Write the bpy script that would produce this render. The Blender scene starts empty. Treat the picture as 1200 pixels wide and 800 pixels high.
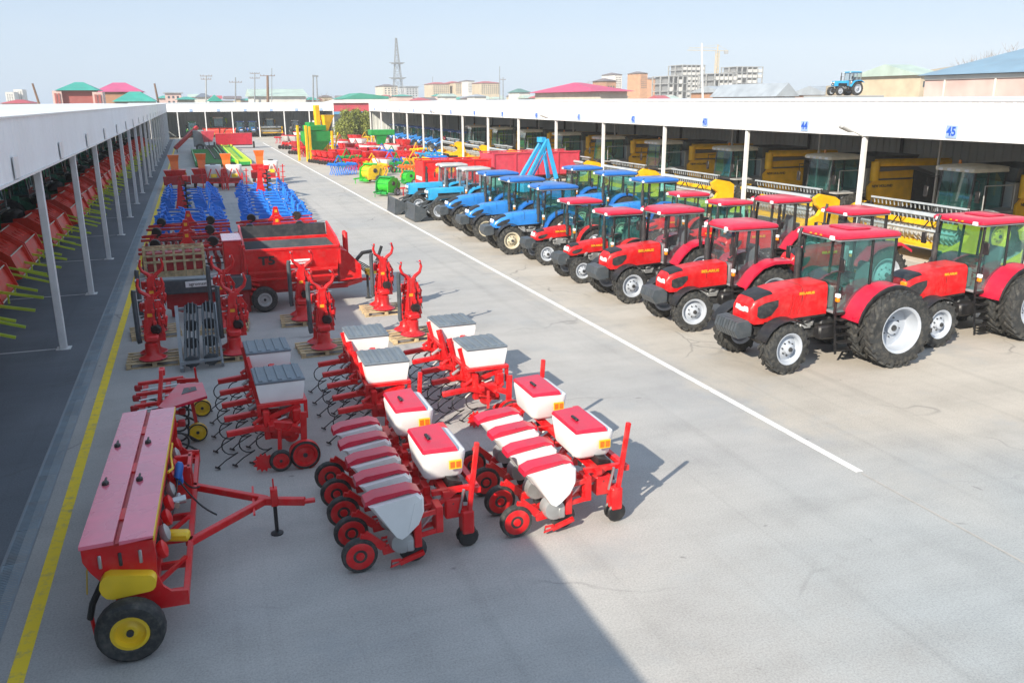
import bpy, bmesh, math, random
from mathutils import Vector, Matrix, Euler
R = math.radians
PI = math.pi
rnd = random.Random(7)
scene = bpy.context.scene
COL = scene.collection

# ------------------------------------------------------------------ camera
CAM_H = 6.0
FPX = 1000.0                      # focal length in pixels of the 1200 px wide photograph
VP = (221.0, 119.5)               # where the yard's long lines meet
ROLL = -0.005                     # slope of the horizon
_d = Vector((VP[0] - 600, 400 - VP[1], -FPX)).normalized()
_q = Vector((VP[0] + 5000 - 600, 400 - (VP[1] + ROLL * 5000), -FPX))
_n = _q.cross(_d).normalized()
if _n.y < 0: _n = -_n
_r = _d.cross(_n)
ROT = Matrix((_r, _d, _n))        # camera space -> world (X across the yard, Y along it, Z up)
cam_data = bpy.data.cameras.new('camera')
cam = bpy.data.objects.new('camera', cam_data)
COL.objects.link(cam)
cam_data.sensor_width = 36
cam_data.lens = 36 * FPX / 1200
cam_data.clip_start = 0.1
cam_data.clip_end = 6000
cam.matrix_world = Matrix.Translation((0, 0, CAM_H)) @ ROT.to_4x4()
scene.camera = cam

def gp(px, py, z=0.0):            # photo pixel -> point on the horizontal plane z
    v = ROT @ Vector((px - 600, 400 - py, -FPX))
    t = (z - CAM_H) / v.z
    return Vector((v.x * t, v.y * t, z))
def dp(px, py, Y):                # photo pixel -> point at distance Y down the yard
    v = ROT @ Vector((px - 600, 400 - py, -FPX))
    t = Y / v.y
    return Vector((v.x * t, Y, CAM_H + v.z * t))

# ------------------------------------------------------------------ light
SUN_DIR = Vector((-1.29, -1.00, 1.0)).normalized()     # towards the sun
elev = math.asin(SUN_DIR.z)
world = bpy.data.worlds.new('World'); scene.world = world; world.use_nodes = True
wn = world.node_tree; wn.nodes.clear()
sky = wn.nodes.new('ShaderNodeTexSky'); sky.sky_type = 'NISHITA'; sky.sun_disc = False
sky.sun_elevation = elev
sky.sun_rotation = math.atan2(SUN_DIR.x, SUN_DIR.y)
sky.altitude = 0; sky.air_density = 1.0; sky.dust_density = 0.8; sky.ozone_density = 1.0
bg = wn.nodes.new('ShaderNodeBackground'); bg.inputs[1].default_value = 0.148
wo = wn.nodes.new('ShaderNodeOutputWorld')
hz = wn.nodes.new('ShaderNodeMix'); hz.data_type = 'RGBA'; hz.inputs[0].default_value = 0.88      # even, pale spring haze over the whole sky
hz.inputs[7].default_value = (2.50, 3.22, 4.20, 1)
wn.links.new(sky.outputs[0], hz.inputs[6]); wn.links.new(hz.outputs[2], bg.inputs[0]); wn.links.new(bg.outputs[0], wo.inputs[0])
sun_data = bpy.data.lights.new('sun', 'SUN'); sun_data.energy = 5.0; sun_data.angle = R(0.5)
sun_data.color = (1.0, 0.91, 0.77)
sun = bpy.data.objects.new('sun', sun_data); COL.objects.link(sun)
sun.rotation_euler = SUN_DIR.to_track_quat('Z', 'Y').to_euler(); sun.location = (-30, -30, 40)
vs = scene.view_settings
vs.view_transform = 'Standard'; vs.look = 'None'; vs.gamma = 1.0; vs.use_curve_mapping = False
vs.exposure = 0.54
scene.cycles.max_bounces = 6; scene.cycles.transparent_max_bounces = 16
scene.cycles.diffuse_bounces = 3; scene.cycles.glossy_bounces = 3; scene.cycles.transmission_bounces = 3

# ------------------------------------------------------------------ materials
MATS = {}
def nodes_of(name):
    m = bpy.data.materials.new(name); m.use_nodes = True
    nt = m.node_tree; b = nt.nodes['Principled BSDF']
    return m, nt, b
def N(nt, typ, **kw):
    n = nt.nodes.new(typ)
    for k, v in kw.items(): setattr(n, k, v)
    return n
def noise(nt, co, scale, detail=4, rough=0.55):
    n = N(nt, 'ShaderNodeTexNoise'); n.inputs['Scale'].default_value = scale
    n.inputs['Detail'].default_value = detail; n.inputs['Roughness'].default_value = rough
    nt.links.new(co, n.inputs['Vector']); return n.outputs['Fac']
def ramp(nt, fac, stops):
    r = N(nt, 'ShaderNodeValToRGB'); el = r.color_ramp.elements
    while len(el) < len(stops): el.new(0.5)
    for e, (p, c) in zip(el, stops):
        e.position = p; e.color = (c[0], c[1], c[2], 1) if not isinstance(c, (int, float)) else (c, c, c, 1)
    nt.links.new(fac, r.inputs[0]); return r.outputs[0]
def mixc(nt, fac, a, b, mode='MIX'):
    m = N(nt, 'ShaderNodeMix', data_type='RGBA', blend_type=mode)
    for s, v in ((0, fac), (6, a), (7, b)):
        if isinstance(v, (int, float)): m.inputs[s].default_value = v
        elif isinstance(v, tuple): m.inputs[s].default_value = (*v[:3], 1)
        else: nt.links.new(v, m.inputs[s])
    return m.outputs[2]
def paint(name, c, rough=0.38, metal=0.0, var=0.10, dust=0.12, scale=2.5, coat=0.0, rvar=0.06, dustc=(0.42, 0.37, 0.31)):
    if name in MATS: return MATS[name]
    m, nt, b = nodes_of(name)
    tc = N(nt, 'ShaderNodeTexCoord'); oi = N(nt, 'ShaderNodeObjectInfo')
    ad = N(nt, 'ShaderNodeVectorMath', operation='ADD')
    sc = N(nt, 'ShaderNodeVectorMath', operation='SCALE'); sc.inputs['Scale'].default_value = 37.0
    cmb = N(nt, 'ShaderNodeCombineXYZ')
    for i in range(3): nt.links.new(oi.outputs['Random'], cmb.inputs[i])
    nt.links.new(cmb.outputs[0], sc.inputs[0]); nt.links.new(tc.outputs['Object'], ad.inputs[0]); nt.links.new(sc.outputs[0], ad.inputs[1])
    n1 = noise(nt, ad.outputs[0], scale, 2)
    lo = tuple(max(0, x * (1 - var * 1.6)) for x in c); hi = tuple(min(1, x * (1 + var)) for x in c)
    col = ramp(nt, n1, [(0.3, lo), (0.7, hi)])
    if dust:
        n2 = noise(nt, ad.outputs[0], scale * 2.7, 4, 0.65)
        f = ramp(nt, n2, [(0.45, 0.0), (0.8, dust)])
        col = mixc(nt, f, col, dustc)
    nt.links.new(col, b.inputs['Base Color'])
    rr = ramp(nt, n1, [(0.25, max(0.05, rough - rvar)), (0.75, min(1, rough + rvar * 2))])
    nt.links.new(rr, b.inputs['Roughness'])
    b.inputs['Metallic'].default_value = metal
    if coat: b.inputs['Coat Weight'].default_value = coat; b.inputs['Coat Roughness'].default_value = 0.15
    MATS[name] = m; return m
RED = paint('red_paint', (0.66, 0.006, 0.010), 0.36, coat=0.08, dust=0.14)
DRED = paint('deep_red_paint', (0.42, 0.012, 0.018), 0.4, dust=0.10)
CRIM = paint('crimson_plastic', (0.60, 0.010, 0.045), 0.32, dust=0.05, coat=0.2)
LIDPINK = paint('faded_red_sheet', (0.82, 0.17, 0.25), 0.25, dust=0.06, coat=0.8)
PINKR = paint('sunbleached_red', (0.62, 0.05, 0.09), 0.45, dust=0.15)
ORANGE = paint('orange_paint', (0.80, 0.16, 0.01), 0.4)
ORED = paint('orange_red_paint', (0.72, 0.035, 0.012), 0.42)
YEL = paint('yellow_paint', (0.92, 0.52, 0.008), 0.36, dust=0.08)
BYEL = paint('bright_yellow_paint', (0.85, 0.56, 0.02), 0.36, dust=0.06)
LIME = paint('lime_paint', (0.58, 0.74, 0.05), 0.4)
GRN = paint('green_paint', (0.012, 0.30, 0.055), 0.4)
BGRN = paint('bright_green_paint', (0.03, 0.50, 0.03), 0.4)
DGRN = paint('dark_green_paint', (0.03, 0.22, 0.13), 0.45)
BLUE = paint('blue_paint', (0.012, 0.14, 0.50), 0.33, coat=0.2, dust=0.06)
PBLUE = paint('plough_blue', (0.008, 0.19, 0.74), 0.4, dust=0.05)
SKYB = paint('sky_blue_paint', (0.02, 0.36, 0.70), 0.4)
LBLUE = paint('hood_blue_paint', (0.03, 0.24, 0.70), 0.28, coat=0.35, dust=0.05)
WHITE = paint('white_plastic', (0.80, 0.80, 0.79), 0.42, var=0.04, dust=0.05)
WPAINT = paint('white_paint', (0.78, 0.78, 0.77), 0.4, var=0.05, dust=0.10)
RIMW = paint('rim_white', (0.46, 0.50, 0.56), 0.38, var=0.06, dust=0.12)
RIMC = paint('rim_cream', (0.62, 0.56, 0.42), 0.42, var=0.08, dust=0.15)
GREY = paint('grey_paint', (0.24, 0.26, 0.28), 0.45)
LGREY = paint('light_grey_paint', (0.46, 0.46, 0.45), 0.45)
SLATE = paint('slate_lid', (0.15, 0.18, 0.21), 0.5, var=0.12)
DARK = paint('dark_metal', (0.030, 0.033, 0.037), 0.45, var=0.2, dust=0.18)
CHAR = paint('charcoal_sheet', (0.065, 0.078, 0.09), 0.42, var=0.15, dust=0.12)
BLK = paint('black_plastic', (0.014, 0.014, 0.016), 0.42, var=0.2, dust=0.08)
TYRE = paint('tyre_rubber', (0.030, 0.032, 0.033), 0.72, var=0.25, dust=0.42, scale=4, dustc=(0.22, 0.20, 0.165))
STEEL = paint('bare_steel', (0.55, 0.56, 0.57), 0.34, 0.85, var=0.12, dust=0.08)
ALU = paint('cast_alloy', (0.42, 0.43, 0.43), 0.45, 0.5, var=0.2, dust=0.15)
REELG = paint('reel_grey', (0.42, 0.46, 0.49), 0.45, var=0.08)
WOOD = paint('pallet_wood', (0.56, 0.42, 0.24), 0.75, var=0.25, dust=0.15, scale=6)
AMBER = paint('amber_lens', (0.85, 0.28, 0.01), 0.25, dust=0.0)
LAMP = paint('lamp_lens', (0.85, 0.87, 0.9), 0.12, dust=0.0, var=0.03)
SEAT = paint('seat_cloth', (0.12, 0.14, 0.16), 0.8)
CREAM = paint('cream_paint', (0.72, 0.68, 0.56), 0.5)
TEXTY = paint('yellow_lettering', (0.85, 0.40, 0.02), 0.5, dust=0)
TEXTK = paint('black_lettering', (0.02, 0.02, 0.02), 0.5, dust=0)
TEXTB = paint('blue_lettering', (0.02, 0.10, 0.55), 0.5, dust=0)
TEXTR = paint('red_lettering', (0.65, 0.02, 0.02), 0.5, dust=0)
SHEETW = paint('white_sheet', (0.90, 0.90, 0.90), 0.5, var=0.04, dust=0.12, scale=0.35, dustc=(0.55, 0.52, 0.48))
ROOFW = paint('roof_sheet', (0.66, 0.68, 0.69), 0.5, var=0.06, dust=0.25, scale=0.25)
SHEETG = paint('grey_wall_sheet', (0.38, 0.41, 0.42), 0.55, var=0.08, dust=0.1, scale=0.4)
SHEETC = paint('pale_wall_sheet', (0.60, 0.62, 0.58), 0.55, var=0.05, dust=0.1, scale=0.4)
def glass(name, tint, refl, film, ff):
    m, nt, b = nodes_of(name); nt.nodes.remove(b)
    out = nt.nodes['Material Output']
    t = N(nt, 'ShaderNodeBsdfTransparent'); t.inputs[0].default_value = (*tint, 1)
    g = N(nt, 'ShaderNodeBsdfGlossy'); g.inputs['Roughness'].default_value = 0.03; g.inputs[0].default_value = (0.9, 0.95, 0.95, 1)
    lf = N(nt, 'ShaderNodeLayerWeight'); lf.inputs[0].default_value = 0.5
    lw = N(nt, 'ShaderNodeMath', operation='POWER'); lw.inputs[1].default_value = 4.5; nt.links.new(lf.outputs['Facing'], lw.inputs[0])
    a = N(nt, 'ShaderNodeMath', operation='ADD'); a.inputs[1].default_value = refl; a.use_clamp = True
    nt.links.new(lw.outputs[0], a.inputs[0])
    mx = N(nt, 'ShaderNodeMixShader')
    nt.links.new(a.outputs[0], mx.inputs[0]); nt.links.new(t.outputs[0], mx.inputs[1]); nt.links.new(g.outputs[0], mx.inputs[2])
    df = N(nt, 'ShaderNodeBsdfDiffuse'); df.inputs[0].default_value = (*film, 1)
    m2 = N(nt, 'ShaderNodeMixShader'); m2.inputs[0].default_value = ff
    nt.links.new(mx.outputs[0], m2.inputs[1]); nt.links.new(df.outputs[0], m2.inputs[2])
    nt.links.new(m2.outputs[0], out.inputs[0]); MATS[name] = m; return m
GLASST = glass('teal_glass', (0.52, 0.88, 0.83), 0.11, (0.12, 0.46, 0.43), 0.07)
GLASSC = glass('clear_glass', (0.86, 0.91, 0.92), 0.08, (0.45, 0.48, 0.50), 0.06)
def window_glass():
    m, nt, b = nodes_of('building_glass')
    b.inputs['Base Color'].default_value = (0.06, 0.08, 0.10, 1); b.inputs['Roughness'].default_value = 0.08
    b.inputs['Specular IOR Level'].default_value = 0.8; MATS['building_glass'] = m; return m
WGLASS = window_glass()
def flat(name, c, rough=0.7, var=0.1): return paint(name, c, rough, var=var, dust=0.1, scale=0.5)

def ground_mat(name, base, lo, hi, dusty=None, crack=0.0, bump=0.15, stain=None):
    m, nt, b = nodes_of(name)
    g = N(nt, 'ShaderNodeNewGeometry'); co = g.outputs['Position']
    big = noise(nt, co, 0.11, 3, 0.6); mid = noise(nt, co, 0.9, 5, 0.65); fine = noise(nt, co, 38.0, 2, 0.7)
    col = ramp(nt, big, [(0.32, lo), (0.5, base), (0.70, hi)])
    if dusty:      # tan dust tracked in from the tractor rows, fading unevenly into the grey lane
        sx = N(nt, 'ShaderNodeSeparateXYZ'); nt.links.new(co, sx.inputs[0])
        def smooth(v, nz, amp, a, b_):
            m1 = N(nt, 'ShaderNodeMath', operation='MULTIPLY_ADD'); m1.inputs[1].default_value = amp; nt.links.new(nz, m1.inputs[0]); nt.links.new(v, m1.inputs[2])
            mr = N(nt, 'ShaderNodeMapRange', interpolation_type='SMOOTHSTEP'); mr.inputs['From Min'].default_value = a + amp * .5; mr.inputs['From Max'].default_value = b_ + amp * .5; nt.links.new(m1.outputs[0], mr.inputs['Value']); return mr.outputs[0]
        fx = smooth(sx.outputs[0], mid, 3.0, 9.2, 10.8); fy = smooth(sx.outputs[1], big, 9.0, 7.5, 12.0)
        dcol = ramp(nt, big, [(0.32, tuple(x * 0.92 for x in dusty)), (0.7, tuple(x * 1.08 for x in dusty))])
        mu = N(nt, 'ShaderNodeMath', operation='MULTIPLY'); nt.links.new(fx, mu.inputs[0]); nt.links.new(fy, mu.inputs[1])
        col = mixc(nt, mu.outputs[0], col, dcol)
        gx = smooth(sx.outputs[0], mid, 3.0, 4.5, 8.5); gy = smooth(sx.outputs[1], big, 7.0, 7.0, 11.5)     # greyer, washed patch where the line ends
        iv = N(nt, 'ShaderNodeMath', operation='SUBTRACT'); iv.inputs[0].default_value = 1.0; nt.links.new(gy, iv.inputs[1])
        m3 = N(nt, 'ShaderNodeMath', operation='MULTIPLY'); nt.links.new(gx, m3.inputs[0]); nt.links.new(iv.outputs[0], m3.inputs[1])
        col = mixc(nt, m3.outputs[0], col, (0.345, 0.365, 0.370))
    mm = ramp(nt, mid, [(0.25, 0.88), (0.5, 1.0), (0.78, 1.08)])
    col = mixc(nt, 1.0, col, mm, 'MULTIPLY')
    ff = ramp(nt, fine, [(0.28, 0.74), (0.5, 1.0), (0.72, 1.2)])
    col = mixc(nt, 0.8, col, ff, 'MULTIPLY')
    # dragged, streaky wear along and across the yard
    mp = N(nt, 'ShaderNodeMapping'); mp.inputs['Scale'].default_value = (0.22, 1.3, 1); mp.inputs['Rotation'].default_value = (0, 0, R(24))
    nt.links.new(co, mp.inputs['Vector']); st = noise(nt, mp.outputs[0], 1.0, 4, 0.7)
    col = mixc(nt, 0.55, col, ramp(nt, st, [(0.3, 0.86), (0.52, 1.0), (0.75, 1.09)]), 'MULTIPLY')
    # faint tyre tracks running along the lane
    mt = N(nt, 'ShaderNodeMapping'); mt.inputs['Scale'].default_value = (2.3, 0.045, 1); mt.inputs['Rotation'].default_value = (0, 0, R(-2))
    nt.links.new(co, mt.inputs['Vector']); tk = noise(nt, mt.outputs[0], 1.0, 3, 0.6)
    col = mixc(nt, 0.6, col, ramp(nt, tk, [(0.30, 0.84), (0.45, 1.0), (0.60, 1.0), (0.75, 1.06)]), 'MULTIPLY')
    if stain:
        sn = noise(nt, co, 0.33, 5, 0.7); col = mixc(nt, ramp(nt, sn, [(0.56, 0.0), (0.72, 0.55)]), col, stain)
    if crack:
        wp = N(nt, 'ShaderNodeVectorMath', operation='ADD'); w2 = N(nt, 'ShaderNodeTexNoise'); w2.inputs['Scale'].default_value = 0.8
        nt.links.new(co, w2.inputs['Vector'])
        wsc = N(nt, 'ShaderNodeVectorMath', operation='SCALE'); wsc.inputs['Scale'].default_value = 1.6
        nt.links.new(w2.outputs['Color'], wsc.inputs[0]); nt.links.new(co, wp.inputs[0]); nt.links.new(wsc.outputs[0], wp.inputs[1])
        vo = N(nt, 'ShaderNodeTexVoronoi', feature='DISTANCE_TO_EDGE'); vo.inputs['Scale'].default_value = 0.17
        nt.links.new(wp.outputs[0], vo.inputs['Vector'])
        cm = noise(nt, co, 0.25, 3)
        thin = ramp(nt, vo.outputs['Distance'], [(0.0, crack), (0.004, crack * 0.7), (0.008, 0.0)])
        mk = ramp(nt, cm, [(0.50, 0.0), (0.62, 1.0)])
        mul = mixc(nt, 1.0, thin, mk, 'MULTIPLY')
        col = mixc(nt, mul, col, (0.10, 0.10, 0.10))
        # small dark spots and oil drips
        vd = N(nt, 'ShaderNodeTexVoronoi'); vd.inputs['Scale'].default_value = 0.9; nt.links.new(wp.outputs[0], vd.inputs['Vector'])
        sp = ramp(nt, vd.outputs['Distance'], [(0.02, 0.5), (0.05, 0.0)])
        col = mixc(nt, sp, col, (0.12, 0.115, 0.11))
    nt.links.new(col, b.inputs['Base Color'])
    b.inputs['Roughness'].default_value = 0.88; b.inputs['Specular IOR Level'].default_value = 0.3
    bp = N(nt, 'ShaderNodeBump'); bp.inputs['Strength'].default_value = bump; bp.inputs['Distance'].default_value = 0.02
    hsum = mixc(nt, 0.5, fine, mid); nt.links.new(hsum, bp.inputs['Height']); nt.links.new(bp.outputs[0], b.inputs['Normal'])
    MATS[name] = m; return m

# ------------------------------------------------------------------ mesh builder
class MB:
    def __init__(s): s.v = []; s.f = []
    def add(s, vs, fs):
        o = len(s.v); s.v += [tuple(p) for p in vs]; s.f += [tuple(i + o for i in f) for f in fs]; return s
    def box(s, c, d, rot=None, ch=0.0):
        hx, hy, hz = d[0] / 2, d[1] / 2, d[2] / 2
        if ch <= 0:
            vs = [(x, y, z) for z in (-hz, hz) for y in (-hy, hy) for x in (-hx, hx)]
            fs = [(0, 2, 3, 1), (4, 5, 7, 6), (0, 1, 5, 4), (2, 6, 7, 3), (0, 4, 6, 2), (1, 3, 7, 5)]
        else:
            ch = min(ch, hx * .9, hy * .9, hz * .9)
            idx = {}; vs = []
            for sx in (-1, 1):
                for sy in (-1, 1):
                    for sz in (-1, 1):
                        for a in range(3):
                            p = [sx * (hx - ch), sy * (hy - ch), sz * (hz - ch)]
                            p[a] = (sx * hx, sy * hy, sz * hz)[a]
                            idx[(sx, sy, sz, a)] = len(vs); vs.append(tuple(p))
            fs = []
            for a in range(3):
                b, c2 = (a + 1) % 3, (a + 2) % 3
                for sg in (-1, 1):
                    def k(u, w):
                        t = [0, 0, 0]; t[a] = sg; t[b] = u; t[c2] = w; return idx[(*t, a)]
                    fs.append((k(-1, -1), k(1, -1), k(1, 1), k(-1, 1)))
            for a in range(3):
                b, c2 = (a + 1) % 3, (a + 2) % 3
                for u in (-1, 1):
                    for w in (-1, 1):
                        t0 = [0, 0, 0]; t0[b] = u; t0[c2] = w
                        lo = list(t0); lo[a] = -1; hi = list(t0); hi[a] = 1
                        fs.append((idx[(*lo, b)], idx[(*hi, b)], idx[(*hi, c2)], idx[(*lo, c2)]))
            for sx in (-1, 1):
                for sy in (-1, 1):
                    for sz in (-1, 1): fs.append(tuple(idx[(sx, sy, sz, a)] for a in range(3)))
        m = Euler(rot).to_matrix() if rot else None
        vs = [(m @ Vector(p) if m else Vector(p)) + Vector(c) for p in vs]
        return s.add(vs, fs)
    def b2(s, x0, x1, y0, y1, z0, z1, ch=0.0):
        return s.box(((x0 + x1) / 2, (y0 + y1) / 2, (z0 + z1) / 2), (abs(x1 - x0), abs(y1 - y0), abs(z1 - z0)), None, ch)
    def bar(s, p0, p1, w, h=None, ch=0.0, up=(0, 0, 1)):          # box beam between two points
        p0, p1 = Vector(p0), Vector(p1); d = p1 - p0; L = d.length; h = h or w
        x = d.normalized(); u = Vector(up)
        if abs(x.dot(u)) > 0.98: u = Vector((1, 0, 0))
        y = u.cross(x).normalized(); z = x.cross(y)
        m = Matrix((x, y, z)).transposed(); t = MB(); t.box((0, 0, 0), (L, w, h), None, ch); c = (p0 + p1) / 2
        return s.add([m @ Vector(p) + c for p in t.v], t.f)
    def rings(s, rs, cap=True, closed=True):
        n = len(rs[0]); vs = [p for r in rs for p in r]; fs = []
        for i in range(len(rs) - 1):
            for j in range(n if closed else n - 1):
                a, b = i * n + j, i * n + (j + 1) % n
                fs.append((a, b, b + n, a + n))
        if cap and closed: fs.append(tuple(range(n - 1, -1, -1))); fs.append(tuple((len(rs) - 1) * n + j for j in range(n)))
        return s.add(vs, fs)
    def lathe(s, prof, o=(0, 0, 0), axis=(0, 0, 1), n=20, cap=True, a0=0.0):   # prof: (radius, height along axis)
        ax = Vector(axis).normalized(); u = Vector((0, 0, 1)) if abs(ax.z) < 0.9 else Vector((1, 0, 0))
        x = u.cross(ax).normalized(); y = ax.cross(x); o = Vector(o)
        rs = [[o + ax * h + (x * math.cos(a0 + 2 * PI * j / n) + y * math.sin(a0 + 2 * PI * j / n)) * max(r, 1e-4) for j in range(n)] for r, h in prof]
        return s.rings(rs, cap)
    def cyl(s, p0, p1, r0, r1=None, n=12):
        p0, p1 = Vector(p0), Vector(p1); d = p1 - p0
        return s.lathe([(r0, 0), (r0 if r1 is None else r1, d.length)], p0, d, n)
    def tube(s, pts, r, n=8, cap=True):
        pts = [Vector(p) for p in pts]; rs = []; pu = None
        for i, p in enumerate(pts):
            d = (pts[min(i + 1, len(pts) - 1)] - pts[max(i - 1, 0)]).normalized()
            if pu is None: pu = Vector((0, 0, 1)) if abs(d.z) < 0.9 else Vector((1, 0, 0))
            x = pu.cross(d)
            if x.length < 1e-4: x = Vector((1, 0, 0)).cross(d)
            x.normalize(); y = d.cross(x).normalized(); pu = y
            rr = r[i] if isinstance(r, (list, tuple)) else r
            rs.append([p + (x * math.cos(2 * PI * j / n) + y * math.sin(2 * PI * j / n)) * rr for j in range(n)])
        return s.rings(rs, cap)
    def prism(s, poly, a, b, axis='y'):                  # poly in the two other axes, extruded from a to b
        def P(u, w, t): return {'y': (u, t, w), 'x': (t, u, w), 'z': (u, w, t)}[axis]
        n = len(poly); vs = [P(u, w, a) for u, w in poly] + [P(u, w, b) for u, w in poly]
        fs = [tuple(range(n)), tuple(range(2 * n - 1, n - 1, -1))] + [(i, (i + 1) % n, n + (i + 1) % n, n + i) for i in range(n)]
        return s.add(vs, fs)
    def quad(s, *p): return s.add(p, [tuple(range(len(p)))])
    def pane(s, pts, t=0.0):                             # sheet through a planar polygon
        pts = [Vector(p) for p in pts]
        if t <= 0: return s.add(pts, [tuple(range(len(pts)))])
        nrm = (pts[1] - pts[0]).cross(pts[2] - pts[0]).normalized() * t / 2; n = len(pts)
        return s.add([p + nrm for p in pts] + [p - nrm for p in pts], [tuple(range(n)), tuple(range(2 * n - 1, n - 1, -1))] + [(i, (i + 1) % n, n + (i + 1) % n, n + i) for i in range(n)])
    def xf(s, m):
        s.v = [tuple(m @ Vector(p)) for p in s.v]; return s
    def join(s, o): return s.add(o.v, o.f)
    def build(s, name, mat, parent=None, smooth=38, loc=None, rz=None):
        me = bpy.data.meshes.new(name); me.from_pydata(s.v, [], s.f); me.validate()
        bm = bmesh.new(); bm.from_mesh(me); bmesh.ops.recalc_face_normals(bm, faces=bm.faces); bm.to_mesh(me); bm.free()
        if smooth:
            me.polygons.foreach_set('use_smooth', [True] * len(me.polygons)); me.set_sharp_from_angle(angle=R(smooth))
        me.materials.append(mat); me.update()
        o = bpy.data.objects.new(name, me); COL.objects.link(o)
        if parent is not None: o.parent = parent
        if loc is not None: o.location = loc
        if rz is not None: o.rotation_euler = (0, 0, rz)
        return o
def tag(o, label=None, cat=None, group=None, kind=None):
    if label: o['label'] = label
    if cat: o['category'] = cat
    if group: o['group'] = group
    if kind: o['kind'] = kind
    return o
def thing(name, label, cat, loc=(0, 0, 0), rz=0.0, group=None):
    o = bpy.data.objects.new(name, None); COL.objects.link(o); o.empty_display_size = 0.3
    o.location = loc; o.rotation_euler = (0, 0, rz); return tag(o, label, cat, group)
def sub(name, parent, loc=(0, 0, 0), rot=(0, 0, 0)):
    o = bpy.data.objects.new(name, None); COL.objects.link(o); o.empty_display_size = 0.1
    o.parent = parent; o.location = loc; o.rotation_euler = rot; return o
def base_name(o): return o.name.split('.')[0]
def copy_tree(o, parent=None):
    c = o.copy(); COL.objects.link(c); c.parent = parent
    for ch in list(o.children): copy_tree(ch, c)
    return c
def place(proto, used, loc, rz, label, group=None, sc=None):
    o = proto if not used else copy_tree(proto)
    used.append(1); o.location = loc; o.rotation_euler = (0, 0, rz); o['label'] = label
    if group: o['group'] = group
    st = rnd.uniform(-.12, .12)
    for ch in o.children:
        if ch.name.startswith('front_wheel'): ch.rotation_euler = (0, rnd.uniform(0, 6), (PI if ch.location.y > 0 else 0) + st)
    if sc: o.scale = (sc, sc, sc) if isinstance(sc, (int, float)) else sc
    return o
def struct(name, mb, mat, label=None, smooth=0):
    o = mb.build(name, mat, None, smooth); o['kind'] = 'structure'
    if label: o['label'] = label
    return o
_textcache = {}
def text_mesh(txt, size, mat, depth=0.004, bold=0.0, sx=1.0):
    k = (txt, size, mat.name, sx)
    if k in _textcache: return _textcache[k]
    cu = bpy.data.curves.new('lettering', 'FONT'); cu.body = txt; cu.size = size; cu.extrude = depth; cu.offset = bold
    cu.align_x = 'CENTER'; cu.align_y = 'CENTER'; cu.resolution_u = 3
    o = bpy.data.objects.new('lettering', cu); COL.objects.link(o)
    dg = bpy.context.evaluated_depsgraph_get(); me = bpy.data.meshes.new_from_object(o.evaluated_get(dg))
    bpy.data.objects.remove(o); bpy.data.curves.remove(cu)
    for v in me.vertices: v.co.x *= sx
    me.materials.clear(); me.materials.append(mat); _textcache[k] = me; return me
def lettering(txt, size, mat, parent, loc, xdir, ydir, bold=0.0, sx=1.0, name='lettering'):
    o = bpy.data.objects.new(name, text_mesh(txt, size, mat, bold=bold, sx=sx)); COL.objects.link(o)
    x = Vector(xdir).normalized(); y = Vector(ydir).normalized(); z = x.cross(y)
    m = Matrix((x, y, z)).transposed().to_4x4(); m.translation = Vector(loc)
    o.parent = parent; o.matrix_local = m; return o
def arc(cx, cz, r, a0, a1, n): return [(cx + r * math.cos(R(a0 + (a1 - a0) * i / n)), cz + r * math.sin(R(a0 + (a1 - a0) * i / n))) for i in range(n + 1)]
# ------------------------------------------------------------------ ground and markings
M_DIRT = ground_mat('dry_earth', (0.26, 0.235, 0.20), (0.20, 0.18, 0.15), (0.32, 0.29, 0.25))
M_YARD = ground_mat('worn_asphalt', (0.415, 0.402, 0.382), (0.365, 0.362, 0.358), (0.455, 0.435, 0.408), crack=0.5, dusty=(0.465, 0.425, 0.370), stain=(0.335, 0.35, 0.36))
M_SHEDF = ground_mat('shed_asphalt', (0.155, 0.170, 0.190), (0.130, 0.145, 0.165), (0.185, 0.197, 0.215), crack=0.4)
M_CONC = ground_mat('bay_concrete', (0.30, 0.285, 0.265), (0.26, 0.25, 0.235), (0.33, 0.31, 0.29))
def worn_line(name, c, wear):
    m, nt, b = nodes_of(name); g = N(nt, 'ShaderNodeNewGeometry')
    n = noise(nt, g.outputs['Position'], 5.0, 8, 0.75); n2 = noise(nt, g.outputs['Position'], 0.6, 3)
    f = ramp(nt, n, [(0.50, 0.0), (0.72, wear)]); f2 = mixc(nt, 1.0, f, ramp(nt, n2, [(0.3, 0.4), (0.7, 1.3)]), 'MULTIPLY')
    nt.links.new(mixc(nt, f2, c, (0.26, 0.25, 0.235)), b.inputs['Base Color']); b.inputs['Roughness'].default_value = 0.8; MATS[name] = m; return m
M_LW = worn_line('road_white', (0.80, 0.79, 0.76), 0.8)
M_LY = worn_line('road_yellow', (0.88, 0.64, 0.03), 0.85)
M_LF = worn_line('faded_white', (0.42, 0.40, 0.37), 1.0)
def sheet(name, x0, x1, y0, y1, z, mat): return struct(name, MB().quad((x0, y0, z), (x1, y0, z), (x1, y1, z), (x0, y1, z)), mat)
sheet('ground', -2500, 2500, -600, 4500, -0.012, M_DIRT)
XY, XG, XW = -2.36, -2.82, 9.93
sheet('yard_pavement', XG, 42, -25, 160, 0.0, M_YARD)
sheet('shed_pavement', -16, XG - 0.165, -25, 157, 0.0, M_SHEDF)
sheet('yellow_line', XY - 0.085, XY + 0.085, -12, 132, 0.004, M_LY)
sheet('white_line', XW - 0.075, XW + 0.075, 10.35, 137, 0.006, M_LW)
sheet('faded_line', XW - 0.02, XW + 0.02, 6.5, 10.3, 0.005, M_LF)
BAY = 6.8
LP0 = 23.45                                   # first post of the open shed beside the drain
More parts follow.
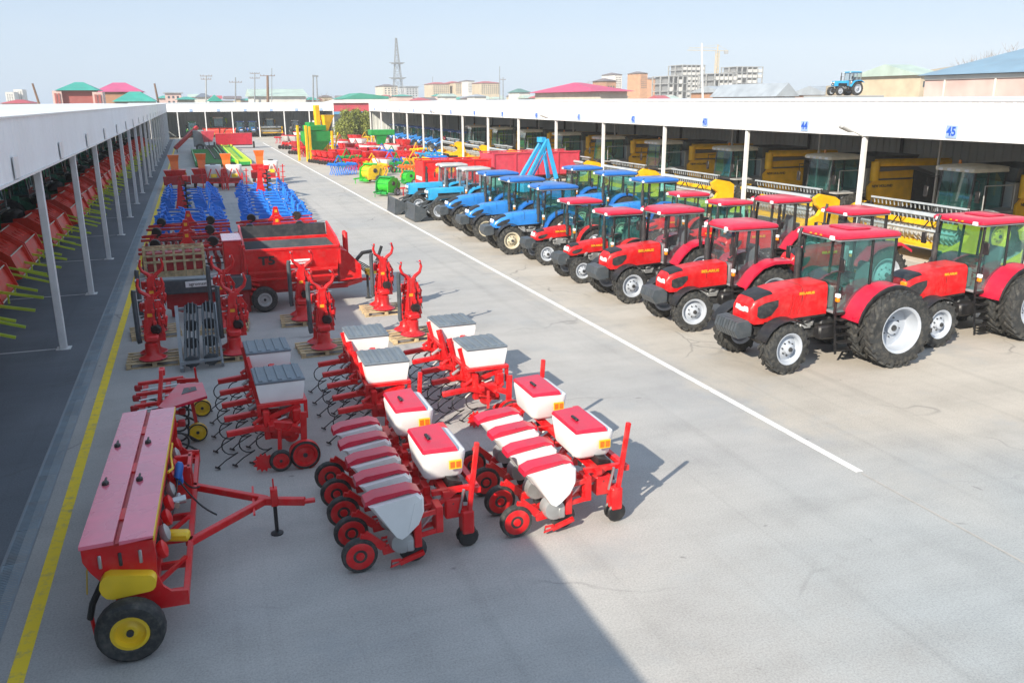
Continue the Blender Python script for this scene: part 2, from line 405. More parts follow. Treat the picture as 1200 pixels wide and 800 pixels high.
for k in range(18):
    sheet('bay_line', -9.5, -3.7, LP0 - 0.05 + BAY * k, LP0 + 0.05 + BAY * k, 0.004, M_LF if k > 6 else worn_line('bay_white%d' % k, (0.55, 0.55, 0.55), 0.9))
# drain channel: sunk trough with grating panels of cross bars
dr = MB(); dr.b2(XG - 0.165, XG - 0.145, -25, 157, -0.2, 0.006); dr.b2(XG + 0.145, XG + 0.165, -25, 157, -0.2, 0.006); dr.b2(XG - 0.145, XG + 0.145, -25, 157, -0.2, -0.1)
drain = struct('drain', dr, GREY)
M_GRATE = paint('grating_paint', (0.27, 0.33, 0.38), 0.6, var=0.12, dust=0.45, scale=1.3, dustc=(0.30, 0.24, 0.17))
gm = MB()
for i in range(22): gm.b2(-0.14, 0.14, 0.010 + i * 0.045, 0.036 + i * 0.045, -0.03, 0.004)
for sx in (-0.135, 0.135): gm.b2(sx - 0.012, sx + 0.012, 0.0, 0.985, -0.032, 0.005)
g0 = gm.build('grating_panel', M_GRATE, drain, 0)
g0.location = (XG, 5.0, 0)
for k in range(1, 45):
    g = g0.copy(); COL.objects.link(g); g.location = (XG, 5.0 + k, rnd.uniform(-0.002, 0.002))
gf = MB()
gf.b2(XG - 0.142, XG + 0.142, -25, 5, -0.03, 0.003); gf.b2(XG - 0.142, XG + 0.142, 50, 157, -0.03, 0.003)
gfo = gf.build('grating_run', M_GRATE, drain, 0)

# ------------------------------------------------------------------ open sheds
def ribbed(mb, p0, p1, z0, z1, out, pitch=0.25, dep=0.025):       # ribbed sheet standing between two plan points, ribs towards 'out'
    p0, p1, out = Vector(p0), Vector(p1), Vector(out); L = (p1 - p0).length; d = (p1 - p0) / L; n = max(1, int(L / pitch)); pts = []
    for i in range(n):
        for u, w in ((0.0, 0), (0.62, 0), (0.70, dep), (0.92, dep)): pts.append(p0 + d * ((i + u) * L / n) + out * w)
    pts.append(p1); lo = [(p.x, p.y, z0) for p in pts]; hi = [(p.x, p.y, z1) for p in pts]
    back = [(p0.x - out.x * 0.03, p0.y - out.y * 0.03), (p1.x - out.x * 0.03, p1.y - out.y * 0.03)]
    mb.rings([lo, hi], False, False)
    mb.quad((back[0][0], back[0][1], z0), (back[1][0], back[1][1], z0), (back[1][0], back[1][1], z1), (back[0][0], back[0][1], z1))
    mb.quad(lo[0], lo[-1], (back[1][0], back[1][1], z0), (back[0][0], back[0][1], z0))
def post(parent, x, y, z1, w=0.15, mat=WPAINT):
    b = MB(); b.b2(x - w / 2, x + w / 2, y - w / 2, y + w / 2, 0.012, z1, 0.012); b.b2(x - w, x + w, y - w, y + w, 0.0, 0.014)
    return b.build('post', mat, parent, 0)

SIGNB = paint('pale_blue_sign', (0.34, 0.46, 0.68), 0.5, dust=0.05)
# shed with the numbered bays
XR = 25.2
def yr(i): return 20.1 + 7.9 * i             # posts of the numbered shed
rs = thing('open_shed', 'long white open shed with numbered bays full of combines', 'shed')
y0r, y1r = yr(-1), yr(14); ZE, ZF = 4.62, 5.88
for i in range(-1, 14):
    f = MB(); ribbed(f, (XR - 0.12, yr(i) + 0.004, 0), (XR - 0.12, yr(i + 1) - 0.004, 0), ZE, ZF, (-1, 0, 0), 0.42, 0.012)
    f.build('fascia_panel', SHEETW, rs, 0)
cp = MB(); cp.b2(XR - 0.17, XR + 0.03, y0r - 0.1, y1r + 0.12, ZF + .002, ZF + .04); cp.b2(XR - 0.16, XR - 0.06, y0r, y1r, ZE - .05, ZE - .002)
cp.build('fascia_trim', WPAINT, rs, 0)
rf = MB(); rf.prism([(XR - 0.05, 5.82), (XR + 12.6, 6.07), (XR + 12.6, 5.99), (XR - 0.05, 5.74)], y0r - 0.1, y1r + 0.1, 'y'); rf.build('roof', ROOFW, rs, 0)
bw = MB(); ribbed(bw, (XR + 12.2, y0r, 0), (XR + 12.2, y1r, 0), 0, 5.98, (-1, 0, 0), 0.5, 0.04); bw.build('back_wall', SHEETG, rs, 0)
for y in (y1r, y0r - 0.05):
    w = MB(); ribbed(w, (XR, y, 0), (XR + 12.2, y, 0), 0, 5.70, (0, -1, 0), 0.5, 0.03); w.build('end_wall', SHEETC, rs, 0)
for i in range(-1, 15): post(rs, XR, yr(i) - (0.12 if i == 14 else 0), ZE - .05, 0.17)
for i in range(0, 14): post(rs, XR + 5.6, yr(i + 0.2), 5.75, 0.10, LGREY)
for i in range(-1, 14):
    b = MB(); b.b2(XR + 0.1, XR + 12.1, yr(i + 0.5) - 0.06, yr(i + 0.5) + 0.06, 5.3, 5.5); b.build('rafter', LGREY, rs, 0)
    b = MB(); b.b2(XR + 12.0, XR + 12.14, yr(i + 0.33) - 0.06, yr(i + 0.33) + 0.06, 0, 5.6); b.build('wall_stud', DARK, rs, 0)
for i in range(0, 14):
    yc = yr(i + 0.45); b = MB(); b.b2(XR - 0.172, XR - 0.150, yc - 0.25, yc + 0.25, ZE + .02, ZE + .46, 0.006)
    s = b.build('bay_sign', SIGNB, rs, 0)
    lettering(str(45 - i), 0.42, TEXTB, s, (XR - 0.176, yc, ZE + .24), (0, -1, 0), (0, 0, 1), bold=0.012, sx=0.95)
for i in (1, 5, 9):
    b = MB(); y = yr(i); b.tube([(XR - 0.1, y, ZE - .08), (XR - 0.5, y, ZE + .08), (XR - 0.75, y, ZE + .15)], 0.03, 6)
    b.box((XR - 1.0, y, ZE + .23), (0.62, 0.26, 0.12), (0, R(20), 0), 0.04); fl = b.build('floodlight', LGREY, rs, 30)

sheet('bay_bounce_sheet', XR + .12, XR + 12.1, y0r + .1, y1r - .1, 0.005, ground_mat('pale_bounce_sheet', (0.58, 0.55, 0.50), (0.52, 0.495, 0.455), (0.63, 0.60, 0.545)))  # pale sheet added on the floor to bounce sunlight up into the shed

# shed beside the drain
XL = -3.58
ls = thing('open_shed', 'long white open shed with green combines standing beside the drain', 'shed')
lposts = [9.85] + [LP0 + BAY * k for k in range(20)]
yl0, yl1 = -22.0, LP0 + BAY * 19
yy = yl0
while yy < yl1 - 0.01:
    f = MB(); e = min(yy + BAY, yl1); ribbed(f, (XL + 0.12, yy + 0.004, 0), (XL + 0.12, e - 0.004, 0), 4.5, 5.70, (1, 0, 0), 0.42, 0.012); f.build('fascia_panel', SHEETW, ls, 0); yy = e
cp = MB(); cp.b2(XL - 0.03, XL + 0.17, yl0, yl1, 5.702, 5.74); cp.b2(XL + 0.06, XL + 0.16, yl0, yl1, 4.45, 4.498); cp.build('fascia_trim', WPAINT, ls, 0)
rf = MB(); rf.prism([(XL + 0.05, 5.68), (XL - 11, 5.86), (XL - 11, 5.78), (XL + 0.05, 5.6)], yl0, yl1, 'y'); rf.build('roof', ROOFW, ls, 0)
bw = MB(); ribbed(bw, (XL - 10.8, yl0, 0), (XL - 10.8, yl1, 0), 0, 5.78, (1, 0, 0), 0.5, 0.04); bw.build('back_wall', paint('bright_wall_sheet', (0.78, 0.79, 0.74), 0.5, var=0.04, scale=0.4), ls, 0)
for y in lposts: post(ls, XL, y, 4.45, 0.17)
for k in range(19): post(ls, XL - 5.4, LP0 + BAY * (k + 0.5), 5.6, 0.10, LGREY)
for k in range(-1, 19):
    yc = LP0 + BAY * (k + 0.5)
    b = MB(); b.b2(XL + 0.15, XL + 0.175, yc - 0.25, yc + 0.25, 4.52, 4.96, 0.006); b.build('bay_sign', WPAINT, ls, 0)
    b = MB(); b.b2(XL - 10.7, XL, yc - 0.05, yc + 0.05, 5.25, 5.42); b.build('rafter', LGREY, ls, 0)

# shed closing the end of the yard
YF = 160.0
fs_ = thing('open_shed', 'white open shed closing the end of the yard', 'shed')
fposts = [-6.4, -2.0, 2.45, 6.85, 11.25, 15.6, 19.95, 24.2]
f = MB(); ribbed(f, (-10, YF - 0.12, 0), (24.3, YF - 0.12, 0), 4.35, 5.66, (0, -1, 0), 0.42, 0.012); f.build('fascia_panel', SHEETW, fs_, 0)
cp = MB(); cp.b2(-10, 24.35, YF - 0.18, YF, 5.662, 5.70); cp.build('fascia_trim', WPAINT, fs_, 0)
rf = MB(); rf.prism([(YF - 0.05, 5.62), (YF + 10, 5.85), (YF + 10, 5.77), (YF - 0.05, 5.54)], -10, 24.3, 'x'); rf.build('roof', ROOFW, fs_, 0)
bw = MB(); ribbed(bw, (-10, YF + 9.8, 0), (24.3, YF + 9.8, 0), 0, 5.76, (0, -1, 0), 0.5, 0.04); bw.build('back_wall', SHEETG, fs_, 0)
for x, wm in ((24.25, SHEETG), (-10, SHEETG)):
    w = MB(); ribbed(w, (x, YF, 0), (x, YF + 9.8, 0), 0, 5.5, (-1, 0, 0), 0.5, 0.03); w.build('end_wall', wm, fs_, 0)
for x in fposts: post(fs_, x, YF, 4.35, 0.17)
for i in range(len(fposts) - 1):
    xc = (fposts[i] + fposts[i + 1]) / 2; b = MB(); b.b2(xc - 0.25, xc + 0.25, YF - 0.17, YF - 0.145, 4.38, 4.8); b.build('bay_sign', SIGNB, fs_, 0)

# low wall and striped hall in the gap
w = MB(); w.b2(24.6, 40, 146, 146.4, 0, 1.0, 0.02); w.b2(24.5, 40.1, 145.95, 146.45, 1.0, 1.1, 0.02)
tag(w.build('low_wall', CREAM, None, 0), 'low cream wall at the foot of the conifers', 'wall')
h = thing('striped_hall', 'hall with red, white and green striped gable behind the conifers', 'building')
a, b_ = dp(385, 118, 185), dp(455, 118, 185)
for nm, m, z0, z1 in (('plinth', flat('hall_dark', (0.05, 0.07, 0.09)), 0, 3.4), ('blue_band', flat('hall_blue', (0.10, 0.33, 0.55)), 3.4, 3.9), ('red_band', flat('hall_red', (0.55, 0.06, 0.09)), 3.9, 5.6)):
    q = MB(); q.b2(a.x, b_.x, 185, 197, z0 + 0.002, z1); q.build(nm, m, h, 0)
q = MB(); q.prism([(a.x - 0.5, 5.6), (b_.x, 5.6), (b_.x, 6.4), (a.x + 3.5, 6.4)], 184.6, 197.3, 'y'); q.build('white_band', flat('hall_white', (0.7, 0.7, 0.68)), h, 0)
q = MB(); q.prism([(a.x + 2.6, 6.4), (b_.x, 6.4), (b_.x, 6.9), (a.x + 6.5, 7.6)], 184.5, 197.4, 'y'); q.build('roof', flat('hall_green', (0.05, 0.30, 0.22)), h, 0)

# ------------------------------------------------------------------ the town beyond
BRICK = flat('brick_wall', (0.36, 0.10, 0.09)); BRICK2 = flat('ochre_brick', (0.42, 0.22, 0.13)); PCREAM = flat('pale_render', (0.62, 0.56, 0.46)); PWHITE = flat('white_render', (0.68, 0.66, 0.62))
PPINK = flat('pink_render', (0.64, 0.46, 0.42)); TEALR = flat('teal_roof', (0.03, 0.34, 0.27), 0.5); PINKRF = flat('magenta_roof', (0.52, 0.08, 0.20), 0.5); REDRF = flat('red_roof', (0.46, 0.07, 0.09), 0.55)
GREYRF = flat('grey_roof', (0.34, 0.38, 0.42), 0.5); SLATERF = flat('blue_slate_roof', (0.20, 0.32, 0.42), 0.5); PGRNRF = flat('pale_green_roof', (0.42, 0.52, 0.46), 0.5); CONC = flat('raw_concrete', (0.36, 0.37, 0.37)); BROWN = flat('brown_timber', (0.20, 0.12, 0.08))
ORWALL = flat('orange_render', (0.58, 0.30, 0.16)); DKRF = flat('dark_roof', (0.16, 0.13, 0.14), 0.6); TAN = flat('tan_render', (0.55, 0.46, 0.33))
_win = {}
def windows(root, x0, x1, y, z0, z1, cols, rows, side=None, dep=12.0, wf=0.45, hf=0.5, mat=None):
    k = (round((x1 - x0) / cols * wf, 2), round((z1 - z0) / rows * hf, 2))
    def win(cx, cy, cz, rz):
        if k not in _win:
            b = MB(); b.box((0, -0.02, 0), (k[0], 0.1, k[1])); o = b.build('window', WGLASS, root, 0); _win[k] = o.data
        else:
            o = bpy.data.objects.new('window', _win[k]); COL.objects.link(o); o.parent = root
        o.location = (cx, cy, cz); o.rotation_euler = (0, 0, rz)
    for r in range(rows):
        for c in range(cols): win(x0 + (c + 0.5) * (x1 - x0) / cols, y, z0 + (r + 0.5) * (z1 - z0) / rows, 0)
        if side:
            n = max(1, int(dep / ((x1 - x0) / cols)))
            for c in range(n): win(x0 if side < 0 else x1, y + (c + 0.5) * dep / n, z0 + (r + 0.5) * (z1 - z0) / rows, -PI / 2 if side < 0 else PI / 2)
def house(name, label, px0, px1, pye, pyr, Y, dep, wall, roof, cols=0, rows=0, zwin=(0.6, 0.95), kind='hip', over=0.6, cat='house', group=None, side=-1, wz=None, wins=1):
    a, b = dp(px0, pye, Y), dp(px1, pye, Y); x0, x1 = a.x, b.x
    if px0 > 480: x0 = min(dp(px0, pye, Y + dep).x, x1 - 4)
    ze = (a.z + b.z) / 2; zr = dp((px0 + px1) / 2, pyr, Y + (dep / 2 if kind != 'flat' else 0)).z
    t = thing(name, label, cat, (0, 0, 0), 0, group)
    q = MB(); q.b2(x0, x1, Y, Y + dep, -0.01, ze); q.build('wall', wall, t, 0)
    o = over; r = MB()
    if kind == 'hip':
        ins = min((x1 - x0) * 0.36, dep * 0.5); ym = Y + dep / 2
        v = [(x0 - o, Y - o, ze + .02), (x1 + o, Y - o, ze + .02), (x1 + o, Y + dep + o, ze + .02), (x0 - o, Y + dep + o, ze + .02), (x0 + ins, ym, zr), (x1 - ins, ym, zr)]
        r.add(v, [(0, 1, 5, 4), (1, 2, 5), (2, 3, 4, 5), (3, 0, 4), (3, 2, 1, 0)])
    elif kind == 'gable':
        r.prism([(Y - o, ze + .02), (Y + dep + o, ze + .02), (Y + dep / 2, zr)], x0 - o, x1 + o, 'x')
    elif kind == 'gablefront':
        r.prism([(x0 - o, ze + .02), (x1 + o, ze + .02), ((x0 + x1) / 2, zr)], Y - o, Y + dep + o, 'y')
    else:
        r.b2(x0 - o, x1 + o, Y - o, Y + dep + o, ze + .01, max(zr, ze + .35))
    r.build('roof', roof, t, 0)
    if cols and rows and wins: windows(t, x0 + 0.4, x1 - 0.4, Y, ze * zwin[0] if wz is None else wz, ze * zwin[1], cols, rows, side, dep)
    return t
house('green_roofed_house', 'brick house with teal hipped roof and cream corner columns', 72, 109, 106.3, 96.5, 160, 8, BRICK, TEALR, kind='hip', over=0.9)
gh = thing('porch_block', 'cream porch block with red panels beside the teal roofed brick house', 'porch')
for px0, px1, pt in ((61, 72, 106.5), (108, 120, 108)):
    a, b_ = dp(px0, pt, 159.6), dp(px1, pt, 159.6); q = MB(); q.b2(a.x, b_.x, 159.3, 164, 0, a.z); q.build('pier_block', PPINK, gh, 0)
    q = MB(); q.b2(a.x + 0.3, (a.x + b_.x) / 2 - .1, 159.15, 159.5, 4, a.z - 0.4); q.b2((a.x + b_.x) / 2 + .1, b_.x - .3, 159.15, 159.5, 4, a.z - 0.4); q.build('panel', BRICK, gh, 0)
house('magenta_roofed_house', 'ochre brick house with magenta hipped roof', 112, 165, 108, 97, 185, 10, BRICK2, PINKRF, kind='hip', over=0.5)
house('teal_roofed_cottage', 'low house under a wide teal hipped roof next to the magenta one', 134, 181, 119.3, 107.5, 172, 9, PCREAM, TEALR, kind='hip', over=0.4)
house('white_tower_block', 'white stepped tower block far off behind the drain shed', 6, 16, 109, 108, 560, 14, PWHITE, PWHITE, 3, 5, kind='flat', over=0, cat='building')
house('white_tower_block', 'taller white tower block beside the stepped one', 15.5, 26, 106, 105, 575, 14, PWHITE, PWHITE, 3, 6, kind='flat', over=0, cat='building')
house('red_roofed_house', 'low red roofed house beneath the white tower blocks', 2, 34, 121.5, 117, 165, 10, PCREAM, REDRF, over=0.4)
def pole(name, label, pxb, pyb, pxt, pyt, Y, r=0.11, arms=(), mat=None, group=None, cat='pole'):
    t = thing(name, label, cat, (0, 0, 0), 0, group); a, b = dp(pxb, pyb, Y), dp(pxt, pyt, Y)
    d = a + (a - b) * ((a.z + 0.05) / max(0.1, (b.z - a.z)))
    q = MB(); q.cyl((d.x, d.y, max(d.z, -0.05)), b, r * 1.3, r * 0.8, 8); q.build('shaft', mat or GREY, t)
    for f, w in arms:
        p = a.lerp(b, f); q = MB(); q.bar((p.x - w, p.y, p.z), (p.x + w, p.y, p.z), 0.12)
        for s in (-1, -0.5, 0.5, 1): q.cyl((p.x + s * w * .95, p.y, p.z), (p.x + s * w * .95, p.y, p.z + 0.35), 0.06, 0.04, 6)
        q.build('crossarm', BROWN, t)
    return t
pole('utility_pole', 'leaning bare pole behind the drain shed roof', 46.5, 124, 38, 98, 118, 0.14, mat=BROWN)
pole('utility_pole', 'leaning pole beside the teal roofed cottage', 185.5, 120, 181, 98, 176, 0.2, mat=BROWN)
for i, (x, yb, yt, arms) in enumerate(((241.5, 119, 88.5, ((0.97, 1.3), (0.85, 1.1))), (276, 119, 91, ((0.8, 1.5),)), (298.5, 119, 85, ((0.96, 1.2), (0.8, 1.2))))):
    pole('utility_pole', ['utility pole with two short crossarms above the end shed', 'utility pole with one wide crossarm above the end shed', 'tall utility pole with two crossarms next to the white warehouse'][i], x, yb, x, yt, 215 + i * 12, 0.16, arms, CONC if i == 0 else GREY)
pole('utility_pole', 'thin mast rising beside the transformer pole', 318.5, 119, 318.5, 80, 230, 0.09)
t = pole('transformer_pole', 'brown transformer pole in front of the white warehouse', 314, 119, 313.5, 88.5, 205, 0.3, ((0.98, 1.6),), BROWN)
t = pole('twin_pole', 'twin legged pole joined at the top behind the end shed', 367, 119, 367, 90, 220, 0.2, (), GREY)
a, b_ = dp(371, 119, 220), dp(371, 90, 220); q = MB(); q.cyl((a.x, 220, 0), b_, 0.2, 0.14, 8); q.build('shaft', GREY, t); c0 = dp(366, 89, 220); q = MB(); q.bar((c0.x, 220, c0.z), (b_.x + 0.4, 220, b_.z + 0.1), 0.4); q.build('crossarm', GREY, t)
house('white_warehouse', 'white warehouse with pale green roof behind the end shed', 297, 358, 113.2, 104.5, 240, 22, PWHITE, PGRNRF, kind='gable', over=0.8, cat='warehouse')
house('tan_house', 'tan brick house with grey roof behind the end shed', 193, 212, 109.5, 108.5, 300, 12, PPINK, GREYRF, 3, 2, kind='flat', cat='building')
house('teal_roofed_shed', 'small teal roofed building just past the corner of the sheds', 208, 228, 117, 113.5, 190, 8, PCREAM, TEALR)
house('teal_roofed_shed', 'narrow teal gabled building left of the tall utility pole', 246, 258, 119, 111.5, 200, 8, PWHITE, TEALR, kind='gablefront')
house('dark_roofed_house', 'dark slate roofed house between teal roofed buildings', 231, 246, 114, 109.5, 260, 10, PWHITE, flat('slate_dark', (0.14, 0.17, 0.22)))
house('apartment_block', 'cream apartment block with brown roof beside the lattice pylon', 449, 466, 101, 99, 480, 22, PCREAM, DKRF, 4, 4, cat='building')
house('apartment_block', 'grey white apartment block behind the lattice pylon', 475, 490, 102, 101, 500, 18, flat('grey_render', (0.46, 0.48, 0.5)), GREYRF, 4, 4, kind='flat', cat='building')
house('apartment_block', 'long cream apartment block with red mansard roof', 497, 527, 98.5, 96.5, 520, 20, TAN, REDRF, 8, 5, cat='building')
house('apartment_block', 'cream apartment block with grey shaded gable in the middle of the row', 526, 541, 97, 95.5, 515, 26, TAN, REDRF, 3, 5, cat='building')
house('apartment_block', 'tall pale apartment block standing behind the red mansard roofs', 538, 556, 95, 94, 560, 20, PWHITE, DKRF, 5, 6, cat='building')
house('apartment_block', 'wide cream apartment block with red roof at the row end', 553, 586, 97.5, 95.5, 510, 18, TAN, REDRF, 9, 5, cat='building')
house('teal_roofed_house', 'white house with dark teal roof past the apartment row', 596, 621, 108.5, 104, 320, 12, PWHITE, flat('deep_teal_roof', (0.08, 0.20, 0.18)))
house('pink_roofed_hall', 'wide cream hall with bright pink hipped roof', 627, 735, 107.5, 97, 118, 26, PCREAM, flat('pink_roof', (0.56, 0.06, 0.15), 0.45), kind='hip', over=1.0, cat='building')
house('brown_roofed_house', 'small brown roofed house behind the pink roofed hall', 702, 722, 95, 92, 300, 12, BRICK2, DKRF, 3, 1)
house('orange_apartment_block', 'orange and white apartment block rising over the pink roofed hall', 708, 729, 87.5, 85.5, 420, 16, PWHITE, DKRF, 4, 6, cat='building')
house('orange_apartment_block', 'orange striped apartment block with dark roof beside the hall', 736, 759, 86, 84, 400, 14, ORWALL, DKRF, 5, 7, cat='building')
house('orange_apartment_block', 'lower orange apartment block in the shade of its taller neighbour', 758, 774, 92.5, 91, 430, 16, ORWALL, DKRF, 3, 5, cat='building')
def frame_building(label, px0, px1, pyt, Y, floors, bays, dep=16, filled=0.4):
    t = thing('concrete_frame_building', label, 'building'); a, b = dp(px0, pyt, Y), dp(px1, pyt, Y); zt = a.z; z0 = 3.0; h = (zt - z0) / floors
    q = MB()
    for i in range(floors + 1): q.b2(a.x - .3, b.x + .3, Y - .3, Y + dep + .3, z0 + i * h - 0.35, z0 + i * h)
    q.build('floor_slab', CONC, t, 0); q = MB()
    for c in range(bays + 1):
        x = a.x + (b.x - a.x) * c / bays
        for y in (Y, Y + dep / 2, Y + dep): q.b2(x - .3, x + .3, y - .3, y + .3, 0, zt - .36)
    q.build('column', CONC, t, 0)
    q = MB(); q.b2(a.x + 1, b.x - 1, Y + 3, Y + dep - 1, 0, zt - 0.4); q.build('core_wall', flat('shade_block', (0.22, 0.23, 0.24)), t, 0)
    for i in range(floors):
        for c in range(bays):
            if rnd.random() < filled:
                q = MB(); x = a.x + (b.x - a.x) * c / bays; q.b2(x + .3, x + (b.x - a.x) / bays - .3, Y - .1, Y + .2, z0 + i * h + .01, z0 + i * h + h * 0.5); q.build('infill_panel', PWHITE, t, 0)
    return t
frame_building('low unfinished concrete frame block with open floors', 784, 811, 89, 380, 4, 5)
frame_building('tall grey unfinished tower with closed lower floors', 800, 826, 76, 460, 8, 5, filled=0.9)
frame_building('unfinished concrete frame block under the crane', 838, 864, 86, 400, 5, 5)
frame_building('cream and grey unfinished tower at the end of the building site', 864, 894, 78, 440, 7, 5, filled=0.8)
t = thing('tower_crane', 'yellow tower crane over the unfinished towers', 'crane'); Yc = 520; MC = flat('crane_yellow', (0.62, 0.48, 0.26))
a = dp(841, 60, Yc); q = MB()
for sx in (-.9, .9):
    for sy in (-.9, .9): q.bar((a.x + sx, Yc + sy, 0), (a.x + sx, Yc + sy, a.z), 0.3)
zz = 0
while zz < a.z - 2:
    for s in (-.9, .9): q.bar((a.x - .9, Yc + s, zz), (a.x + .9, Yc + s, zz + 2), 0.18); q.bar((a.x + s, Yc - .9, zz), (a.x + s, Yc + .9, zz + 2), 0.18)
    zz += 2
q.build('mast', MC, t, 0); q = MB(); l = dp(806, 56.5, Yc); r_ = dp(853, 59.5, Yc)
for s in (-.6, .6): q.bar((l.x, Yc + s, a.z + .2), (r_.x, Yc + s, a.z + .2), 0.25)
q.bar((l.x + 1, Yc, a.z + 1.6), (a.x, Yc, a.z + 1.9), 0.25); q.bar((a.x, Yc, a.z), (a.x, Yc, a.z + 4), 0.5); q.bar((a.x, Yc, a.z + 4), (l.x + 6, Yc, a.z + 1.6), 0.1); q.bar((a.x, Yc, a.z + 4), (r_.x, Yc, a.z + .3), 0.1)
q.build('jib', MC, t, 0); q = MB(); q.b2(r_.x - 2.5, r_.x, Yc - .7, Yc + .7, a.z - 1.8, a.z + .4); q.build('counterweight', CONC, t, 0)
pole('white_mast', 'slim white lamp mast behind the numbered shed', 823.5, 113, 822.5, 51, 96, 0.13, mat=WPAINT)
house('grey_roofed_warehouse', 'low grey roofed warehouse in front of the concrete towers', 810, 872, 108.5, 101, 190, 16, BRICK2, GREYRF, kind='gable', over=0.6, cat='warehouse')
house('gabled_barn', 'brown gabled barn with open roof trusses', 865, 932, 113.5, 98.5, 130, 20, BROWN, GREYRF, kind='gablefront', over=0.5, cat='barn')
house('grey_roofed_warehouse', 'long grey roofed warehouse next to the gabled barn', 925, 1012, 111.5, 101, 150, 14, BRICK2, GREYRF, kind='gable', over=0.5, cat='warehouse')
house('cream_warehouse', 'cream hall with pale green roof and small white windows', 1020, 1104, 88, 76, 104, 14, TAN, PGRNRF, 6, 1, kind='gable', over=0.6, cat='warehouse', wz=7.2, wins=1)
t = thing('pink_hall', 'pale pink walled hall with blue slate roof beyond the numbered shed', 'building')
q = MB(); q.b2(60, 83, 44, 60.2, 0, 7.85); q.build('wall', PPINK, t, 0); q = MB(); q.prism([(59.4, 7.87), (83.6, 7.87), (72, 10.4)], 43.5, 60.6, 'y'); q.build('roof', SLATERF, t, 0)
q = MB(); q.b2(59.86, 59.98, 43.9, 60.2, 7.5, 7.83); q.build('gutter', PWHITE, t, 0)
for y in (48, 53, 58): q = MB(); q.b2(59.9, 59.97, y - .08, y + .08, 0, 7.49); q.build('downpipe', PWHITE, t, 0)
# lattice pylon
t = thing('lattice_pylon', 'grey lattice pylon standing behind the yard', 'pylon'); Yp = 440; b0 = dp(467, 118, Yp); tp = dp(467, 45, Yp); q = MB()
zt = tp.z; lv = [zt * f for f in (0, .18, .34, .46, .56, .66, .74, .81, .87, .92, .96, 1)]; wd = lambda z: 2.9 * (1 - z / zt) ** 1.15 + 0.35
for i in range(len(lv) - 1):
    z0, z1 = lv[i], lv[i + 1]; w0, w1 = wd(z0), wd(z1)
    c0 = [(b0.x + sx * w0, Yp + sy * w0, z0) for sx, sy in ((-1, -1), (1, -1), (1, 1), (-1, 1))]; c1 = [(b0.x + sx * w1, Yp + sy * w1, z1) for sx, sy in ((-1, -1), (1, -1), (1, 1), (-1, 1))]
    for j in range(4): q.bar(c0[j], c1[j], 0.24); q.bar(c0[j], c1[(j + 1) % 4], 0.13); q.bar(c0[(j + 1) % 4], c1[j], 0.13); q.bar(c1[j], c1[(j + 1) % 4], 0.13)
q.build('lattice', GREY, t, 0)
for z, w in ((zt * 0.46, 2.9), (zt * 0.66, 2.6)):
    q = MB(); q.b2(b0.x - w, b0.x + w, Yp - w, Yp + w, z, z + 0.35); q.bar((b0.x - w * 1.5, Yp, z + .6), (b0.x + w * 1.5, Yp, z + .6), 0.35); q.build('platform', GREY, t, 0)
pole('utility_pole', 'thin grey mast above the apartment row', 585.5, 117, 585.5, 78, 330, 0.16)
pole('utility_pole', 'short grey pole beside the thin mast', 589.5, 117, 589.5, 91, 300, 0.2, ((0.9, 1.0),))
pole('utility_pole', 'thin mast behind the cream apartment block', 507, 100, 507, 90, 560, 0.2)
# small houses filling the horizon
FM = [(PCREAM, REDRF, 'red'), (PWHITE, GREYRF, 'grey'), (PPINK, TEALR, 'teal'), (TAN, DKRF, 'brown'), (PWHITE, PGRNRF, 'pale green')]
for i in range(84):
    px = 188 + i * 9.2 + rnd.uniform(-5, 5) if i < 60 else 560 + (i - 60) * 15 + rnd.uniform(-6, 6)
    Y = rnd.choice((260, 330, 420, 520, 640)); wpx = rnd.uniform(9, 16) * 300 / Y + 5; yh = VP[1] + ROLL * (px - VP[0]); e = yh - rnd.uniform(0.0, 5.5)
    wm, rm, cn = rnd.choice(FM)
    house('town_house', 'distant small town house with %s roof on the skyline' % cn, px, px + wpx, e, e - rnd.uniform(1.8, 4), Y + i * 0.7, 9, wm, rm, group='distant town houses with %s roofs' % cn, kind=rnd.choice(('hip', 'gable')))

